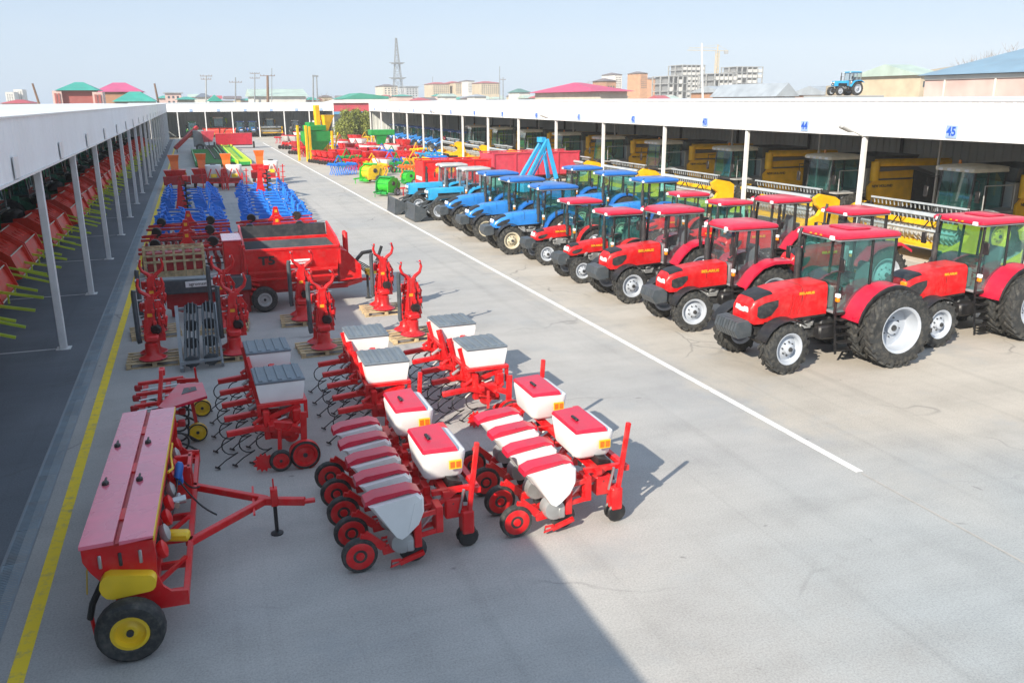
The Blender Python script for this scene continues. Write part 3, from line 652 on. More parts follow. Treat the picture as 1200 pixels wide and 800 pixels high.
# ------------------------------------------------------------------ trees
BARK = paint('bark', (0.13, 0.095, 0.065), 0.9, var=0.3); BARE = paint('bare_twigs', (0.24, 0.17, 0.115), 0.9, var=0.25)
def leafmat(name, c):
    m, nt, b = nodes_of(name); oi = N(nt, 'ShaderNodeNewGeometry')
    col = ramp(nt, oi.outputs['Random Per Island'], [(0.0, tuple(x * 0.6 for x in c)), (0.6, c), (1.0, tuple(x * 1.5 for x in c))])
    nt.links.new(col, b.inputs['Base Color']); b.inputs['Roughness'].default_value = 0.6; MATS[name] = m; return m
LEAF = leafmat('conifer_leaf', (0.23, 0.26, 0.045))
def conifer(loc, h, w, label, seed):
    r = random.Random(seed); t = thing('conifer_tree', label, 'tree', loc); q = MB(); q.cyl((0, 0, 0), (0, 0, h * .8), .12, .04, 7)
    for i in range(10):
        a = r.uniform(0, 2 * PI); z = r.uniform(.2, .7) * h; q.cyl((0, 0, z), (math.cos(a) * w * .6, math.sin(a) * w * .6, z + h * .15), .04, .015, 5)
    q.build('trunk', BARK, t); q = MB(); cl = []
    for i in range(190):
        z = r.uniform(.03, 1) * h; rr = w * math.sin(min(1, (1.08 - z / h) * 1.4) * PI / 2) * (0.55 + 0.45 * min(1, z / h * 5)); a = r.uniform(0, 2 * PI); d = rr * r.uniform(.35, 1) ** .6
        cl.append((math.cos(a) * d, math.sin(a) * d, z))
    for c in cl:
        for k in range(30):
            p = Vector(c) + Vector((r.gauss(0, .2), r.gauss(0, .2), r.gauss(.05, .26))); u = Vector((r.uniform(-1, 1), r.uniform(-1, 1), r.uniform(-.2, 1))).normalized() * r.uniform(.14, .28); s = u.cross(Vector((r.uniform(-1, 1), r.uniform(-1, 1), r.uniform(-1, 1)))).normalized() * .085
            q.quad(p - s, p + u * .5 - s * 1.3, p + u, p + u * .5 + s * 1.3)
    q.build('crown', LEAF, t, 0); return t
for i, (px, Y, h_, w_) in enumerate(((407, 139, 4.2, 1.75), (419, 140.5, 4.4, 1.9), (430, 140, 4.0, 1.6))):
    g = dp(px, 160, Y); conifer((g.x, Y, 0), h_, w_, ['bushy olive green conifer next to the end shed', 'broad olive green conifer between its two neighbours', 'slim olive green conifer next to the numbered shed'][i], i)
def bare_tree(loc, h, label, seed, spread=0.55, n=3):
    r = random.Random(seed); t = thing('bare_tree', label, 'tree', loc); q = MB(); tw = MB()
    def br(p, d, L, rad, lv):
        e = p + d * L; (q if lv < 2 else tw).cyl(p, e, rad, rad * .62, 5 if lv < 2 else 3)
        if lv >= 5: return
        for k in range(3 if lv < 3 else 2):
            nd = (d + Vector((r.uniform(-1, 1), r.uniform(-1, 1), r.uniform(-.2, .7))) * spread).normalized(); br(p + d * L * r.uniform(.55, 1), nd, L * r.uniform(.62, .85), rad * .58, lv + 1)
    for k in range(n): br(Vector((r.uniform(-.3, .3), r.uniform(-.3, .3), -.1)), Vector((r.uniform(-.25, .25), r.uniform(-.25, .25), 1)).normalized(), h * .3, h * .016, 0)
    q.build('trunk', BARK, t); tw.build('crown', BARE, t, 0); return t
g = dp(684, 100, 230); bare_tree((g.x, 230, 0), 13, 'bare leafless tree behind the pink roofed hall', 3)
for i, (px, Y, hh) in enumerate(((1122, 112, 13.5), (1150, 118, 16.5), (1180, 116, 17.5), (1000, 120, 10.5), (365, 250, 8.5), (378, 255, 9.0), (390, 250, 8.2))):
    g = dp(px, 100, Y); bare_tree((g.x, Y, 0), hh, ['bare bush on the slope beside the blue slate roof', 'tall bare tree over the blue slate roof ridge', 'widest bare tree at the blue slate roof', 'bare tree behind the display tractor', 'brown leafless tree at the corner of the white warehouse', 'middle brown leafless tree past the white warehouse', 'brown leafless tree farthest from the white warehouse'][i], 20 + i, 0.6, 4)
# scrubby slope behind the pale halls
sl = MB(); a = dp(1085, 88, 124); b_ = dp(1330, 60, 124)
sl.add([(a.x, 122, -1), (b_.x, 122, -1), (b_.x, 122, 6), (a.x, 122, 3), (a.x, 150, 8.5), (b_.x, 150, 15), (a.x, 150, -1), (b_.x, 150, -1)], [(0, 1, 2, 3), (3, 2, 5, 4), (4, 5, 7, 6), (0, 3, 4, 6), (1, 7, 5, 2)])
struct('hill', sl, flat('scrub_earth', (0.40, 0.34, 0.25)))
# ------------------------------------------------------------------ wheels
def wheel_mesh(Rad, W, rimr, lugs=20, lugh=0.035):
    """tyre and rim about the local y axis, outer face towards -y"""
    t = MB(); w = W / 2; rb = Rad - lugh
    t.lathe([(rimr, -w * .78), (rimr + .03, -w * .95), ((rimr + rb) / 2, -w * 1.02), (rb - .05, -w * .96), (rb - .012, -w * .8), (rb, -w * .4), (rb, w * .4), (rb - .012, w * .8), (rb - .05, w * .96), ((rimr + rb) / 2, w * 1.02), (rimr + .03, w * .95), (rimr, w * .78)], (0, 0, 0), (0, 1, 0), 32, False)
    for k in range(lugs):
        for sd in (-1, 1):
            a0 = 2 * PI * (k + (0.5 if sd > 0 else 0)) / lugs; da = 2 * PI / lugs
            vs = []
            for (yy, aa, rr) in ((sd * w * 1.0, 0.0, rb - .085), (sd * w * .96, 0.15, rb + lugh * .7), (sd * w * .02, 1.15, rb + lugh)):
                for th in (-.19, .19):
                    a = a0 + (aa + th) * da
                    for r_ in ((rr - 0.05), rr): vs.append((math.sin(a) * r_, yy, math.cos(a) * r_))
            fs = []
            for i in range(2):
                o = i * 4; fs += [(o + 1, o + 3, o + 7, o + 5), (o, o + 1, o + 5, o + 4), (o + 2, o + 6, o + 7, o + 3)]
            fs += [(0, 2, 3, 1), (8, 9, 11, 10)]
            t.add(vs, fs)
    return t
def rim_mesh(rimr, W, dish=0.1, hub=0.12):
    w = W / 2; q = MB()
    q.lathe([(rimr + .012, -w * .84), (rimr + .03, -w * .96), (rimr + .015, -w * .97), (rimr - .03, -w * .82), (rimr - .05, -w * dish), (rimr * .62, -w * dish - .03), (rimr * .5, -w * dish - .06), (hub, -w * dish - .06), (hub, -w * dish - .14), (hub * .6, -w * dish - .16), (0.001, -w * dish - .16)], (0, 0, 0), (0, 1, 0), 28, False)
    q.lathe([(rimr + .012, w * .84), (rimr + .03, w * .96), (rimr - .03, w * .82), (rimr - .05, -w * dish + .02), (0.001, -w * dish + .02)], (0, 0, 0), (0, 1, 0), 28, False)
    return q
def bolts_mesh(rimr, W, dish=0.1, hub=0.12, n=8):
    q = MB(); w = W / 2; y = -w * dish - .06
    for k in range(n):
        a = 2 * PI * k / n; r = hub + (rimr * .5 - hub) * .55 + .01; p = (math.sin(a) * r, y, math.cos(a) * r); q.cyl(p, (p[0], y - .035, p[2]), .018, .016, 6)
    q.cyl((0, y - .06, 0), (0, y - .13, 0), hub * .55, hub * .4, 10); return q
_wc = {}
def wheel(parent, loc, Rad, W, rimr, rmat, flip, lugs=20, lugh=0.035, dish=0.1, name='wheel', hub=.12):
    k = (Rad, W, rimr, lugs, lugh, dish)
    e = sub(name, parent, loc, (0, rnd.uniform(0, .3), PI if flip else 0))
    if k not in _wc:
        _wc[k] = (wheel_mesh(Rad, W, rimr, lugs, lugh).build('tyre', TYRE, e, 30).data, rim_mesh(rimr, W, dish, hub), bolts_mesh(rimr, W, dish, hub).build('hub_bolts', DARK, e).data)
    else:
        for nm, me in (('tyre', _wc[k][0]), ('hub_bolts', _wc[k][2])):
            o = bpy.data.objects.new(nm, me); COL.objects.link(o); o.parent = e
    k2 = (*k, rmat.name)
    if k2 not in _wc: _wc[k2] = _wc[k][1].build('rim', rmat, e, 40).data
    else:
        o = bpy.data.objects.new('rim', _wc[k2]); COL.objects.link(o); o.parent = e
    return e
def plain_wheel(parent, loc, Rad, W, rimr, rmat, axis=(0, 1, 0), name='wheel', rib=True):
    e = sub(name, parent, loc); q = MB(); w = W / 2
    q.lathe([(rimr, -w * .8), (rimr + .02, -w), (Rad - .05 * Rad / .37, -w), (Rad - .012, -w * .75), (Rad, -w * .3), (Rad, w * .3), (Rad - .012, w * .75), (Rad - .05 * Rad / .37, w), (rimr + .02, w), (rimr, w * .8)], (0, 0, 0), axis, 24, False); q.build('tyre', TYRE, e, 30)
    q = MB(); q.lathe([(rimr + .01, -w * .85), (rimr - .03 * rimr / .2, -w * .9), (rimr - .05 * rimr / .2, -w * .3), (rimr * .5, -w * .35), (rimr * .35, -w * .6), (.001, -w * .62)], (0, 0, 0), axis, 20, False); q.lathe([(rimr + .01, w * .85), (rimr - .03 * rimr / .2, w * .9), (rimr - .05 * rimr / .2, w * .3), (rimr * .5, w * .35), (rimr * .35, w * .6), (.001, w * .62)], (0, 0, 0), axis, 20, False); q.build('rim', rmat, e, 40)
    q = MB(); A = Vector(axis); q.cyl(-A * w * .9, A * w * .9, rimr * .2, None, 10); q.build('hub', DARK, e); return e

# ------------------------------------------------------------------ tractor
def hood_sec(x, hw, zb, zt, rad, n=4, tilt=0.0):
    pts = [(x, hw, zb), (x, hw * 1.02, (zb + zt) / 2 - .05)]
    for i in range(n + 1):
        a = R(90 * i / n); pts.append((x - tilt * (i / n), hw - rad + rad * math.cos(a), zt - rad + rad * math.sin(a)))
    return pts + [(p[0], -p[1], p[2]) for p in reversed(pts)]
def patch(secs, i0, i1, j0, j1, off=0.008):
    q = MB(); c = [Vector((s[0][0], 0, (s[0][2] + s[len(s) // 2][2]) / 2)) for s in secs]
    rows = []
    for i in range(i0, i1 + 1):
        row = []
        for j in range(j0, j1 + 1):
            p = Vector(secs[i][j]); d = p - c[i]; d.x = 0; nd = d.normalized() if d.length > 1e-4 else Vector((0, 0, 1))
            fx = Vector((0.5 * off, 0, 0)) if i >= len(secs) - 3 else Vector((0, 0, 0)); row.append(p + nd * off + fx)
        rows.append(row)
    return q.rings(rows, False, False)
def lerp_secs(a, b, t): return [tuple(Vector(p).lerp(Vector(q), t)) for p, q in zip(a, b)]
def slab(q, x0, x1, hy, z0, z1, rad=.12, ch=.05, n=3, bow=0.0):
    def ring(ix, z):
        pts = []; cx = [(x1 - ix, hy - ix, 0), (x0 + ix, hy - ix, 90), (x0 + ix, -hy + ix, 180), (x1 - ix, -hy + ix, 270)]
        for (px, py, a0) in cx:
            sx = -1 if px > (x0 + x1) / 2 else 1; sy = -1 if py > 0 else 1
            for i in range(n + 1):
                a = R(a0 + 90 * i / n); pts.append((px + sx * rad + rad * math.cos(a), py + sy * rad + rad * math.sin(a), z))
        return pts
    rs_ = [ring(.03, z0), ring(0, z0 + .025), ring(0, z1 - ch), ring(ch, z1)]
    if bow: rs_.append(ring(ch + .22, z1 + bow))
    return q.rings(rs_)
def hose(q, a, b, sag=.15, r=.014, n=8):
    a, b = Vector(a), Vector(b); q.tube([a.lerp(b, k / n) - Vector((0, 0, sag * math.sin(PI * k / n))) for k in range(n + 1)], r, 5)
def tractor(S):
    """x forward from the rear axle, y to the tractor's left, ground at z 0"""
    t = thing(S['name'], 'x', 'tractor', (0, 0, 0), 0, None)
    Rr, wr, Rf, wf, wb = S['Rr'], S['wr'], S['Rf'], S['wf'], S['wb']; tr, tf = S['tr'], S['tf']; HC, CC = S['hood'], S['cab']; rm = S['rim']
    xh0, xh1 = S['xh']; zb, zt, hw = S['hz']; zr = S['zr']; cx0, cx1 = S['cx']; chw = S['chw']; zbelt = S['belt']
    # hood
    if S.get('boxy'):
        secs = [hood_sec(xh0, hw, zb, zt, .04), hood_sec(xh1 - .05, hw, zb, zt - .03, .04), hood_sec(xh1, hw - .02, zb, zt - .06, .04)]
    else:
        L = xh1 - xh0; dr_ = S.get('drop', .22)
        secs = [hood_sec(xh0, hw, zb + .03, zt, .13), hood_sec(xh0 + L * .35, hw, zb, zt - .03, .14), hood_sec(xh0 + L * .62, hw * .99, zb - .03, zt - .08, .16), hood_sec(xh0 + L * .84, hw * .96, zb - .06, zt - .08 - dr_ * .35, .17), hood_sec(xh1 - .07, hw * .90, zb - .07, zt - .08 - dr_ * .75, .19), hood_sec(xh1 + .02, hw * .82, zb - .02, zt - .16 - dr_, .16)]
    q = MB(); q.rings(secs); hood = q.build('hood', HC, t, 42)
    if not S.get('boxy'):
        m = len(secs[0]); n2 = m // 2
        s2 = lerp_secs(secs[3], secs[2], .45)
        patch([s2, secs[3], lerp_secs(secs[3], secs[4], .5), secs[4]], 0, 3, 4, m - 5, .010).build('top_grille', BLK, hood, 40)
        for j0 in (0, 1):
            p = MB(); rows = []; sgn = 1 if j0 == 0 else -1
            for (ia, f, lo_, hi_) in ((2, .25, .62, .92), (2, .62, .30, .95), (3, .0, .22, .96), (3, .5, .25, .97), (3, .8, .38, .96)):
                s_ = lerp_secs(secs[ia], secs[ia + 1], f); e = (lambda k: s_[k] if j0 == 0 else s_[m - 1 - k]); row = []
                for h_ in (lo_, (lo_ + hi_) / 2, hi_):
                    v = Vector(e(0)).lerp(Vector(e(1)), h_ * 2) if h_ < .5 else Vector(e(1)).lerp(Vector(e(2)), h_ * 2 - 1); row.append(v + Vector((0, .012 * sgn, 0)))
                rows.append(row)
            p.rings(rows, False, False).build('side_grille', DARK, hood, 0)
            if S.get('slots'):
                for k in range(4):
                    xs = xh0 + L * (.36 + .055 * k); sy = 1 if j0 == 0 else -1; p = MB(); p.bar((xs, sy * (hw * 1.012), zb + .12), (xs - .10, sy * (hw * 1.012), zt - .22), .02, .035, up=(0, 1, 0)); p.build('vent_rib', HC, hood, 0)
        q = MB()
        for sy in (-1, 1): q.box((xh1 + .0, sy * hw * .36, zb + (zt - zb) * .34), (.06, hw * .46, .15), (0, R(-12), 0), .02)
        q.build('headlamp', LAMP, hood)
        q = MB(); q.box((xh1 - .01, 0, zb + .03), (.05, hw * 1.2, .12), None, .01); q.build('lower_grille', BLK, hood)
    else:
        q = MB(); q.box((xh1 + .012, 0, (zb + zt) / 2 - .03), (.03, hw * 1.5, (zt - zb) * .72), None, .008); q.build('front_grille', DARK, hood, 0)
        q = MB()
        for sy in (-1, 1): q.lathe([(.001, .04), (.08, .04), (.09, 0), (.06, -.05)], (xh1 + .03, sy * hw * .6, zt - .2), (1, 0, 0), 14)
        q.build('headlamp', LAMP, hood)
        for sy in (-1, 1):
            q = MB(); q.b2(xh0 + .25, xh1 - .5, sy * (hw + .004) - .006, sy * (hw + .004) + .006, zb + .02, zb + (zt - zb) * .55); q.build('side_opening', BLK, hood, 0)
    if S.get('text'):
        for sy in (-1, 1):
            lettering(S['text'], S.get('tsize', .13), TEXTY, hood, (xh0 + (xh1 - xh0) * .30, sy * (hw + .022), zt - .20), (-sy, 0, 0.02 * sy), (0, 0, 1), bold=.004, sx=1.3)
    # engine, gearbox and axles
    q = MB(); q.b2(xh0 - .1, xh1 - .55, -.24, .24, .52, zb + .02, .03); q.b2(-.35, xh0, -.28, .28, .48, 1.02, .04)
    q.lathe([(.17, -.5), (.2, -.3), (.13, -.1), (.13, .1), (.2, .3), (.17, .5)], (0, 0, Rr), (0, 1, 0), 14); q.cyl((0, -tr, Rr), (0, tr, Rr), .09)
    q.build('drivetrain', DARK, t)
    rr2 = random.Random(3); q = MB()
    for k in range(16):
        x = rr2.uniform(xh0, xh1 - .6); sy = rr2.choice((-1, 1)); z = rr2.uniform(.6, zb)
        if k % 2: q.cyl((x, sy * .24, z), (x + rr2.uniform(-.3, .3), sy * .33, z + rr2.uniform(-.1, .15)), rr2.uniform(.02, .05), None, 7)
        else: q.box((x, sy * .28, z), (rr2.uniform(.1, .3), .1, rr2.uniform(.08, .2)), None, .01)
    q.build('engine_parts', ALU, t)['kind'] = 'stuff'
    q = MB(); q.lathe([(.09, -tf + wf * .3), (.12, -.3), (.16, 0), (.12, .3), (.09, tf - wf * .3)], (wb, 0, Rf), (0, 1, 0), 12); q.bar((wb, -.2, Rf + .1), (wb, .2, Rf + .1), .3, .25)
    for sy in (-1, 1): q.bar((xh0, sy * .2, Rf + .15), (xh1 - .1, sy * .2, Rf + .15), .09, .18)
    q.build('front_axle', DARK, t)
    # front weights or blade bracket
    if S.get('weights'):
        for k in range(8):
            y = -.36 * hw / .4 + k * .72 * hw / .4 / 7; q = MB(); q.prism([(xh1 + .02, zb - .32), (xh1 + .36, zb - .36), (xh1 + .46, zb - .18), (xh1 + .40, zb + .02), (xh1 + .12, zb + .05), (xh1 + .02, zb - .06)], y - .043, y + .043, 'y'); q.build('front_weight', CHAR, t, 0)
        q = MB(); q.b2(xh1 - .35, xh1 + .15, -.3, .3, zb - .36, zb - .14, .02); q.build('weight_bracket', DARK, t)
    # wheels
    for sy in (-1, 1):
        wheel(t, (wb, sy * tf, Rf), Rf, wf, S['rf'], rm, sy > 0, 16, .03 * Rf / .55, .25, 'front_wheel')
        wheel(t, (0, sy * tr, Rr), Rr, wr, S['rr'], rm, sy > 0, 22, .045 * Rr / .9, .2, 'rear_wheel', .16)
        if S.get('dual'): wheel(t, (0, sy * S['dual'], Rr), Rr, wr, S['rr'], rm, sy > 0, 22, .045 * Rr / .9, -.85, 'dual_wheel', .16)
        # front mudguard
        if S.get('ffend'):
            pr = arc(wb, Rf, Rf + .07, 20, 130, 8); q = MB(); q.rings([[(x, sy * tf - wf * .5, z), (x, sy * tf + wf * .5, z), (x, sy * tf + wf * .5, z - .02), (x, sy * tf - wf * .5, z - .02)] for x, z in pr]); q.bar((wb, sy * (tf - wf * .45), Rf + .05), (wb - .02, sy * (tf - wf * .45), Rf + Rf + .05), .05); q.build('front_mudguard', BLK, t, 30)
        # rear fender
        yi, yo = (chw - .08), tr + wr * .5 + S.get('fo', .02)
        pr = S['fpoly'] if S.get('fpoly') else arc(0, Rr, Rr + .09, 12, 165, 12)
        q = MB(); q.rings([[(x, sy * yi, z), (x, sy * yo, z), (x, sy * yo, z - .03), (x, sy * yi, z - .03)] for x, z in pr]); fe = q.build('fender', S.get('fmat', HC), t, 30)
        q = MB(); q.rings([[(x, sy * (yo - .01), z + .006), (x, sy * (yo + .035), z - .01), (x, sy * (yo + .035), z - .09), (x, sy * (yo - .01), z - .06)] for x, z in pr]); q.build('fender_edge', S.get('fedge', BLK), fe, 30)
        q = MB(); n_ = len(pr); q.add([(x, sy * yi, z) for x, z in pr] + [(0, sy * yi, Rr - .05)], [tuple(range(n_ + 1))]); q.pane([(x, sy * (yi + .0), z - .01) for x, z in (pr[0], pr[n_ // 3], pr[2 * n_ // 3], pr[-1])], .03); q.build('fender_side', BLK, fe, 0)
        q = MB(); q.box((-.62 * Rr / .9, sy * (tr), Rr * 2 + .0 if not S.get('fpoly') else pr[-1][1] + .05), (.07, .16, .09), None, .01); q.build('tail_lamp', AMBER, fe)
    # cab
    zc = zr - .16; xa0, xa1 = cx1, cx1 - .10; xb0, xb1 = cx0, cx0 - .04; xm = cx0 + (cx1 - cx0) * .42; topw = chw - .05
    q = MB(); q.b2(cx0, cx1 - .02, -chw + .02, chw - .02, zbelt - .36, zbelt - .30, .01); q.b2(cx0, cx0 + .1, -chw + .1, chw - .1, zbelt - .36, zbelt + .12); q.b2(cx1 - .25, cx1 - .05, -.36, .36, zbelt - .3, zbelt + .22, .03); q.build('cab_floor', GREY, t)
    q = MB()
    for sy in (-1, 1):
        A0, A1 = (xa0, sy * chw, zbelt - .34), (xa1, sy * topw, zc); Bm0, Bm1 = (xm, sy * (chw + .01), zbelt - .34), (xm - .03, sy * topw, zc); C0, C1 = (xb0, sy * (chw - .02), zbelt + .02), (xb1, sy * (topw), zc)
        pw = S.get('pw', .055)
        for a, b in ((A0, A1), (Bm0, Bm1), (C0, C1)): q.bar(a, b, pw, pw, .008)
        q.bar((xa0, sy * chw, zbelt - .34), (xm, sy * chw, zbelt - .34), .06); q.bar((xm, sy * chw, zbelt + .12), (xb0, sy * (chw - .02), zbelt + .12), .06); q.bar((xa1, sy * topw, zc), (xb1, sy * topw, zc), .06)
    for z, x, w in ((zc, xa1, topw), (zc, xb1, topw), (zbelt + .12, xb0, chw)): q.bar((x, -w, z), (x, w, z), .055)
    q.build('cab_frame', S.get('frame', BLK), t, 0)
    G = S['glass']; yb = chw + .004
    q = MB(); q.pane([(xa0 + .01, -chw + .03, zbelt - .2), (xa0 + .01, chw - .03, zbelt - .2), (xa1 + .01, topw - .03, zc - .03), (xa1 + .01, -topw + .03, zc - .03)]); q.build('windscreen', G, t, 0)
    q = MB(); q.pane([(xb0, -chw + .05, zbelt + .14), (xb0, chw - .05, zbelt + .14), (xb1, topw - .03, zc - .03), (xb1, -topw + .03, zc - .03)]); q.build('rear_window', G, t, 0)
    for sy in (-1, 1):
        q = MB(); q.pane([(xa0 - .03, sy * yb, zbelt - .3), (xm + .03, sy * yb, zbelt - .3), (xm, sy * (topw + .004), zc - .03), (xa1 - .03, sy * (topw + .004), zc - .03)]); dg_ = q.build('door_window', G, t, 0)
        q = MB(); q.bar((xa0 - .12, sy * (yb + .02), zbelt + .0), (xa0 - .12, sy * (yb + .02), zbelt + .3), .025); q.build('handle', BLK, dg_)
        q = MB(); q.pane([(xm - .03, sy * yb, zbelt + .15), (xb0 + .03, sy * yb, zbelt + .15), (xb1 + .03, sy * (topw + .004), zc - .03), (xm - .04, sy * (topw + .004), zc - .03)]); q.build('quarter_window', G, t, 0)
    # roof
    rx0, rx1, rhw = S['roof']; q = MB(); slab(q, rx0, rx1, rhw, zc + .02, zr - .02, .10, .045, 3, S.get('bow', .03)); rf_ = q.build('cab_roof', CC, t, 40)
    if S.get('hatch'):
        q = MB(); slab(q, (rx0 + rx1) / 2 - .38, (rx0 + rx1) / 2 + .3, .38, zr + .0, zr + .055, .08, .03); q.build('roof_hatch', CC, rf_, 40)
    q = MB(); q.b2(rx0 + .04, rx1 - .04, -rhw + .04, rhw - .04, zc - .012, zc + .02); q.build('roof_lining', GREY, rf_, 0)
    for sy in (-1, 1):
        q = MB(); q.box((rx1 - .0, sy * rhw * .72, zc + .05), (.07, .15, .10), None, .015); q.build('work_lamp', LAMP, rf_)
    if S.get('dual'):
        for k in range(3):
            q = MB(); q.box((rx1 + .01, -.18 + .18 * k, zr - .09), (.04, .07, .04), None, .01); q.build('marker_lamp', AMBER, rf_)
    # inside the cab
    q = MB(); sx = cx0 + .45; q.box((sx, 0, zbelt + .0), (.48, .5, .14), None, .05); q.box((sx - .24, 0, zbelt + .35), (.14, .48, .66), (0, R(-8), 0), .05); q.b2(sx - .12, sx + .12, -.15, .15, zbelt - .32, zbelt - .05); q.build('seat', SEAT, t)
    q = MB(); c = Vector((cx1 - .42, 0, zbelt + .22)); ax = Vector((-.5, 0, .86)); pts = []
    x_ = Vector((0, 1, 0)); y_ = ax.cross(x_)
    for k in range(17): pts.append(c + (x_ * math.cos(2 * PI * k / 16) + y_ * math.sin(2 * PI * k / 16)) * .19)
    q.tube(pts, .016, 5, False); q.cyl(c, c - ax * .4, .03, .04, 7); q.bar(c - x_ * .19, c + x_ * .19, .03); q.build('steering_wheel', BLK, t)
    # exhaust, mirrors, lamps, ladder
    ex = S.get('ex', (xh0 + .18, -hw - .10)); q = MB(); q.cyl((ex[0], ex[1], zb + .1), (ex[0], ex[1], zb + .5), .05, .05, 10); q.cyl((ex[0], ex[1], zb + .45), (ex[0], ex[1], zr - .5), .075, .075, 12); q.tube([(ex[0], ex[1], zr - .52), (ex[0], ex[1], zr - .14), (ex[0] - .05, ex[1], zr + S.get('exh', -.02))], .042, 10); q.build('exhaust_stack', DARK, t)
    for sy in (-1, 1):
        q = MB(); my = sy * (chw + .26); q.tube([(xa0 - .03, sy * chw, zc - .38), (xa0 + .12, my, zc - .36), (xa0 + .12, my, zc - .5)], .012, 6); q.box((xa0 + .13, my, zc - .52), (.04, .17, .30), None, .015); q.build('mirror', BLK, t)
        q = MB(); q.box((xa0 + .05, sy * (chw + .12), zbelt + .02), (.07, .1, .09), None, .01); lm = q.build('side_lamp', AMBER, t); q = MB(); q.box((xa0 + .05, sy * (chw + .12), zbelt + .12), (.08, .12, .09), None, .01); q.build('lamp', LAMP, lm)
        q = MB(); x0_, x1_ = cx1 - .42, cx1 - .05; yo = chw + .10; zl = S.get('zl', .42)
        for x in (x0_, x1_): q.bar((x, sy * (chw - .04), zbelt - .32), (x, sy * yo, zl), .03, .05)
        q.build('ladder_rail', BLK, t, 0)
        for k in range(S.get('steps', 4)):
            f = (k + .5) / S.get('steps', 4); z = zl + .02 + (zbelt - .4 - zl) * f; q = MB(); q.b2(x0_, x1_, sy * (yo + .05 - .1 * f) - .09, sy * (yo + .05 - .1 * f) + .09, z - .012, z + .012); q.build('step', BLK, t, 0)
    # side tanks, steps trim, hoses, wiper, badge
    for sy in (-1, 1):
        q = MB(); q.box((cx1 - .05, sy * .46, .72), (.62, .26, .34), None, .05); q.build('fuel_tank' if sy > 0 else 'battery_box', BLK, t)
        q = MB(); q.bar((xh0 + .02, sy * (hw + .006), zb + .02), (xh1 - .3, sy * (hw + .004), zb - .05), .012, .05); q.build('hood_trim', BLK, t, 0)
        q = MB(); hose(q, (xh0 + .2, sy * .3, zb - .1), (wb - .1, sy * .34, Rf + .15), .08, .018); hose(q, (xh0 + .5, sy * .28, zb - .05), (xh0 + 1.0, sy * .32, zb - .25), .05, .015); q.build('hose', DARK, t)
    q = MB(); q.bar((xa0 + .03, -.02, zbelt - .14), (xa0 - .0, -.3, zbelt + .38), .012); q.build('wiper', BLK, t)
    q = MB(); q.box((xh1 + .025, 0, zb + (zt - zb) * .30), (.02, hw * .5, .10), None, .004); q.build('badge', WPAINT, t)
    for xx in (xh0 + .012, xh0 + (xh1 - xh0) * .5): q = MB(); q.rings([[(p[0], p[1] * 1.004, p[2] + .003) for p in (lerp_secs(secs[0], secs[1], 0) if xx < xh0 + .1 else secs[1])][1:-1], [(p[0] + .014, p[1] * 1.004, p[2] + .003) for p in (secs[0] if xx < xh0 + .1 else secs[1])][1:-1]], False, False); q.build('panel_gap', BLK, t, 0)
    # rear linkage
    q = MB()
    for sy in (-1, 1): q.bar((-.3, sy * .2, .6), (-.85, sy * .38, .42), .06, .09); q.cyl((-.35, sy * .24, 1.1), (-.75, sy * .36, .45), .03, .03, 7)
    q.bar((-.3, 0, 1.0), (-.7, 0, .95), .06); q.b2(-.6, -.3, -.12, .12, .38, .5); q.build('rear_linkage', DARK, t, 0)
    if S.get('blade'):
        xb = xh1 + .75; prof = [(xb + .02 + .0, .06), (xb + .16, .10), (xb + .05, .35), (xb + .03, .62), (xb + .12, .92), (xb + .06, .95), (xb - .04, .62), (xb - .02, .32), (xb + .08, .12)]
        q = MB(); q.prism([(xb - .05, .03), (xb + .22, .03), (xb + .24, .1), (xb + .10, .5), (xb + .16, .86), (xb + .10, .88), (xb + .02, .5), (xb + .05, .12)], -.95, .95, 'y')
        for sy in (-1, 1): q.prism([(xb - .06, .03), (xb + .24, .03), (xb + .17, .88), (xb - .42, .62), (xb - .42, .3)], sy * .955 - .015, sy * .955 + .015, 'y')
        q.prism([(xb - .08, .03), (xb - .02, .03), (xb - .40, .62), (xb - .46, .6)], -.94, .94, 'y'); q.build('loader_bucket', CHAR, t, 30)
        for sy in (-1, 1): q = MB(); q.bar((xb - .3, sy * .5, .35), (xb - 1.2, sy * .56, 1.15), .09, .14); q.bar((xb - 1.2, sy * .56, 1.15), (cx1 + .0, sy * .56, 1.25), .09, .14); q.cyl((xb - .35, sy * .5, .7), (xb - 1.3, sy * .55, 1.0), .045, .045, 8); q.bar((cx1 + .2, sy * .5, .6), (cx1 + .2, sy * .56, 1.4), .12); q.build('loader_arm', CHAR, t, 0)
    return t
BIG = dict(name='red_tractor', Rr=.90, wr=.46, Rf=.60, wf=.40, wb=2.70, tr=.80, tf=.93, rr=.52, rf=.34, dual=1.34, hood=RED, cab=CRIM, rim=RIMW, xh=(1.22, 3.22), hz=(1.10, 1.88, .43), zr=3.06, cx=(-.34, 1.22), chw=.72, belt=1.54, roof=(-.44, 1.36, .80), glass=GLASST, hatch=1, weights=1, ffend=1, slots=1, fo=.22, text='BELARUS', tsize=.08, fmat=CRIM, zl=.25, steps=5, drop=.24)
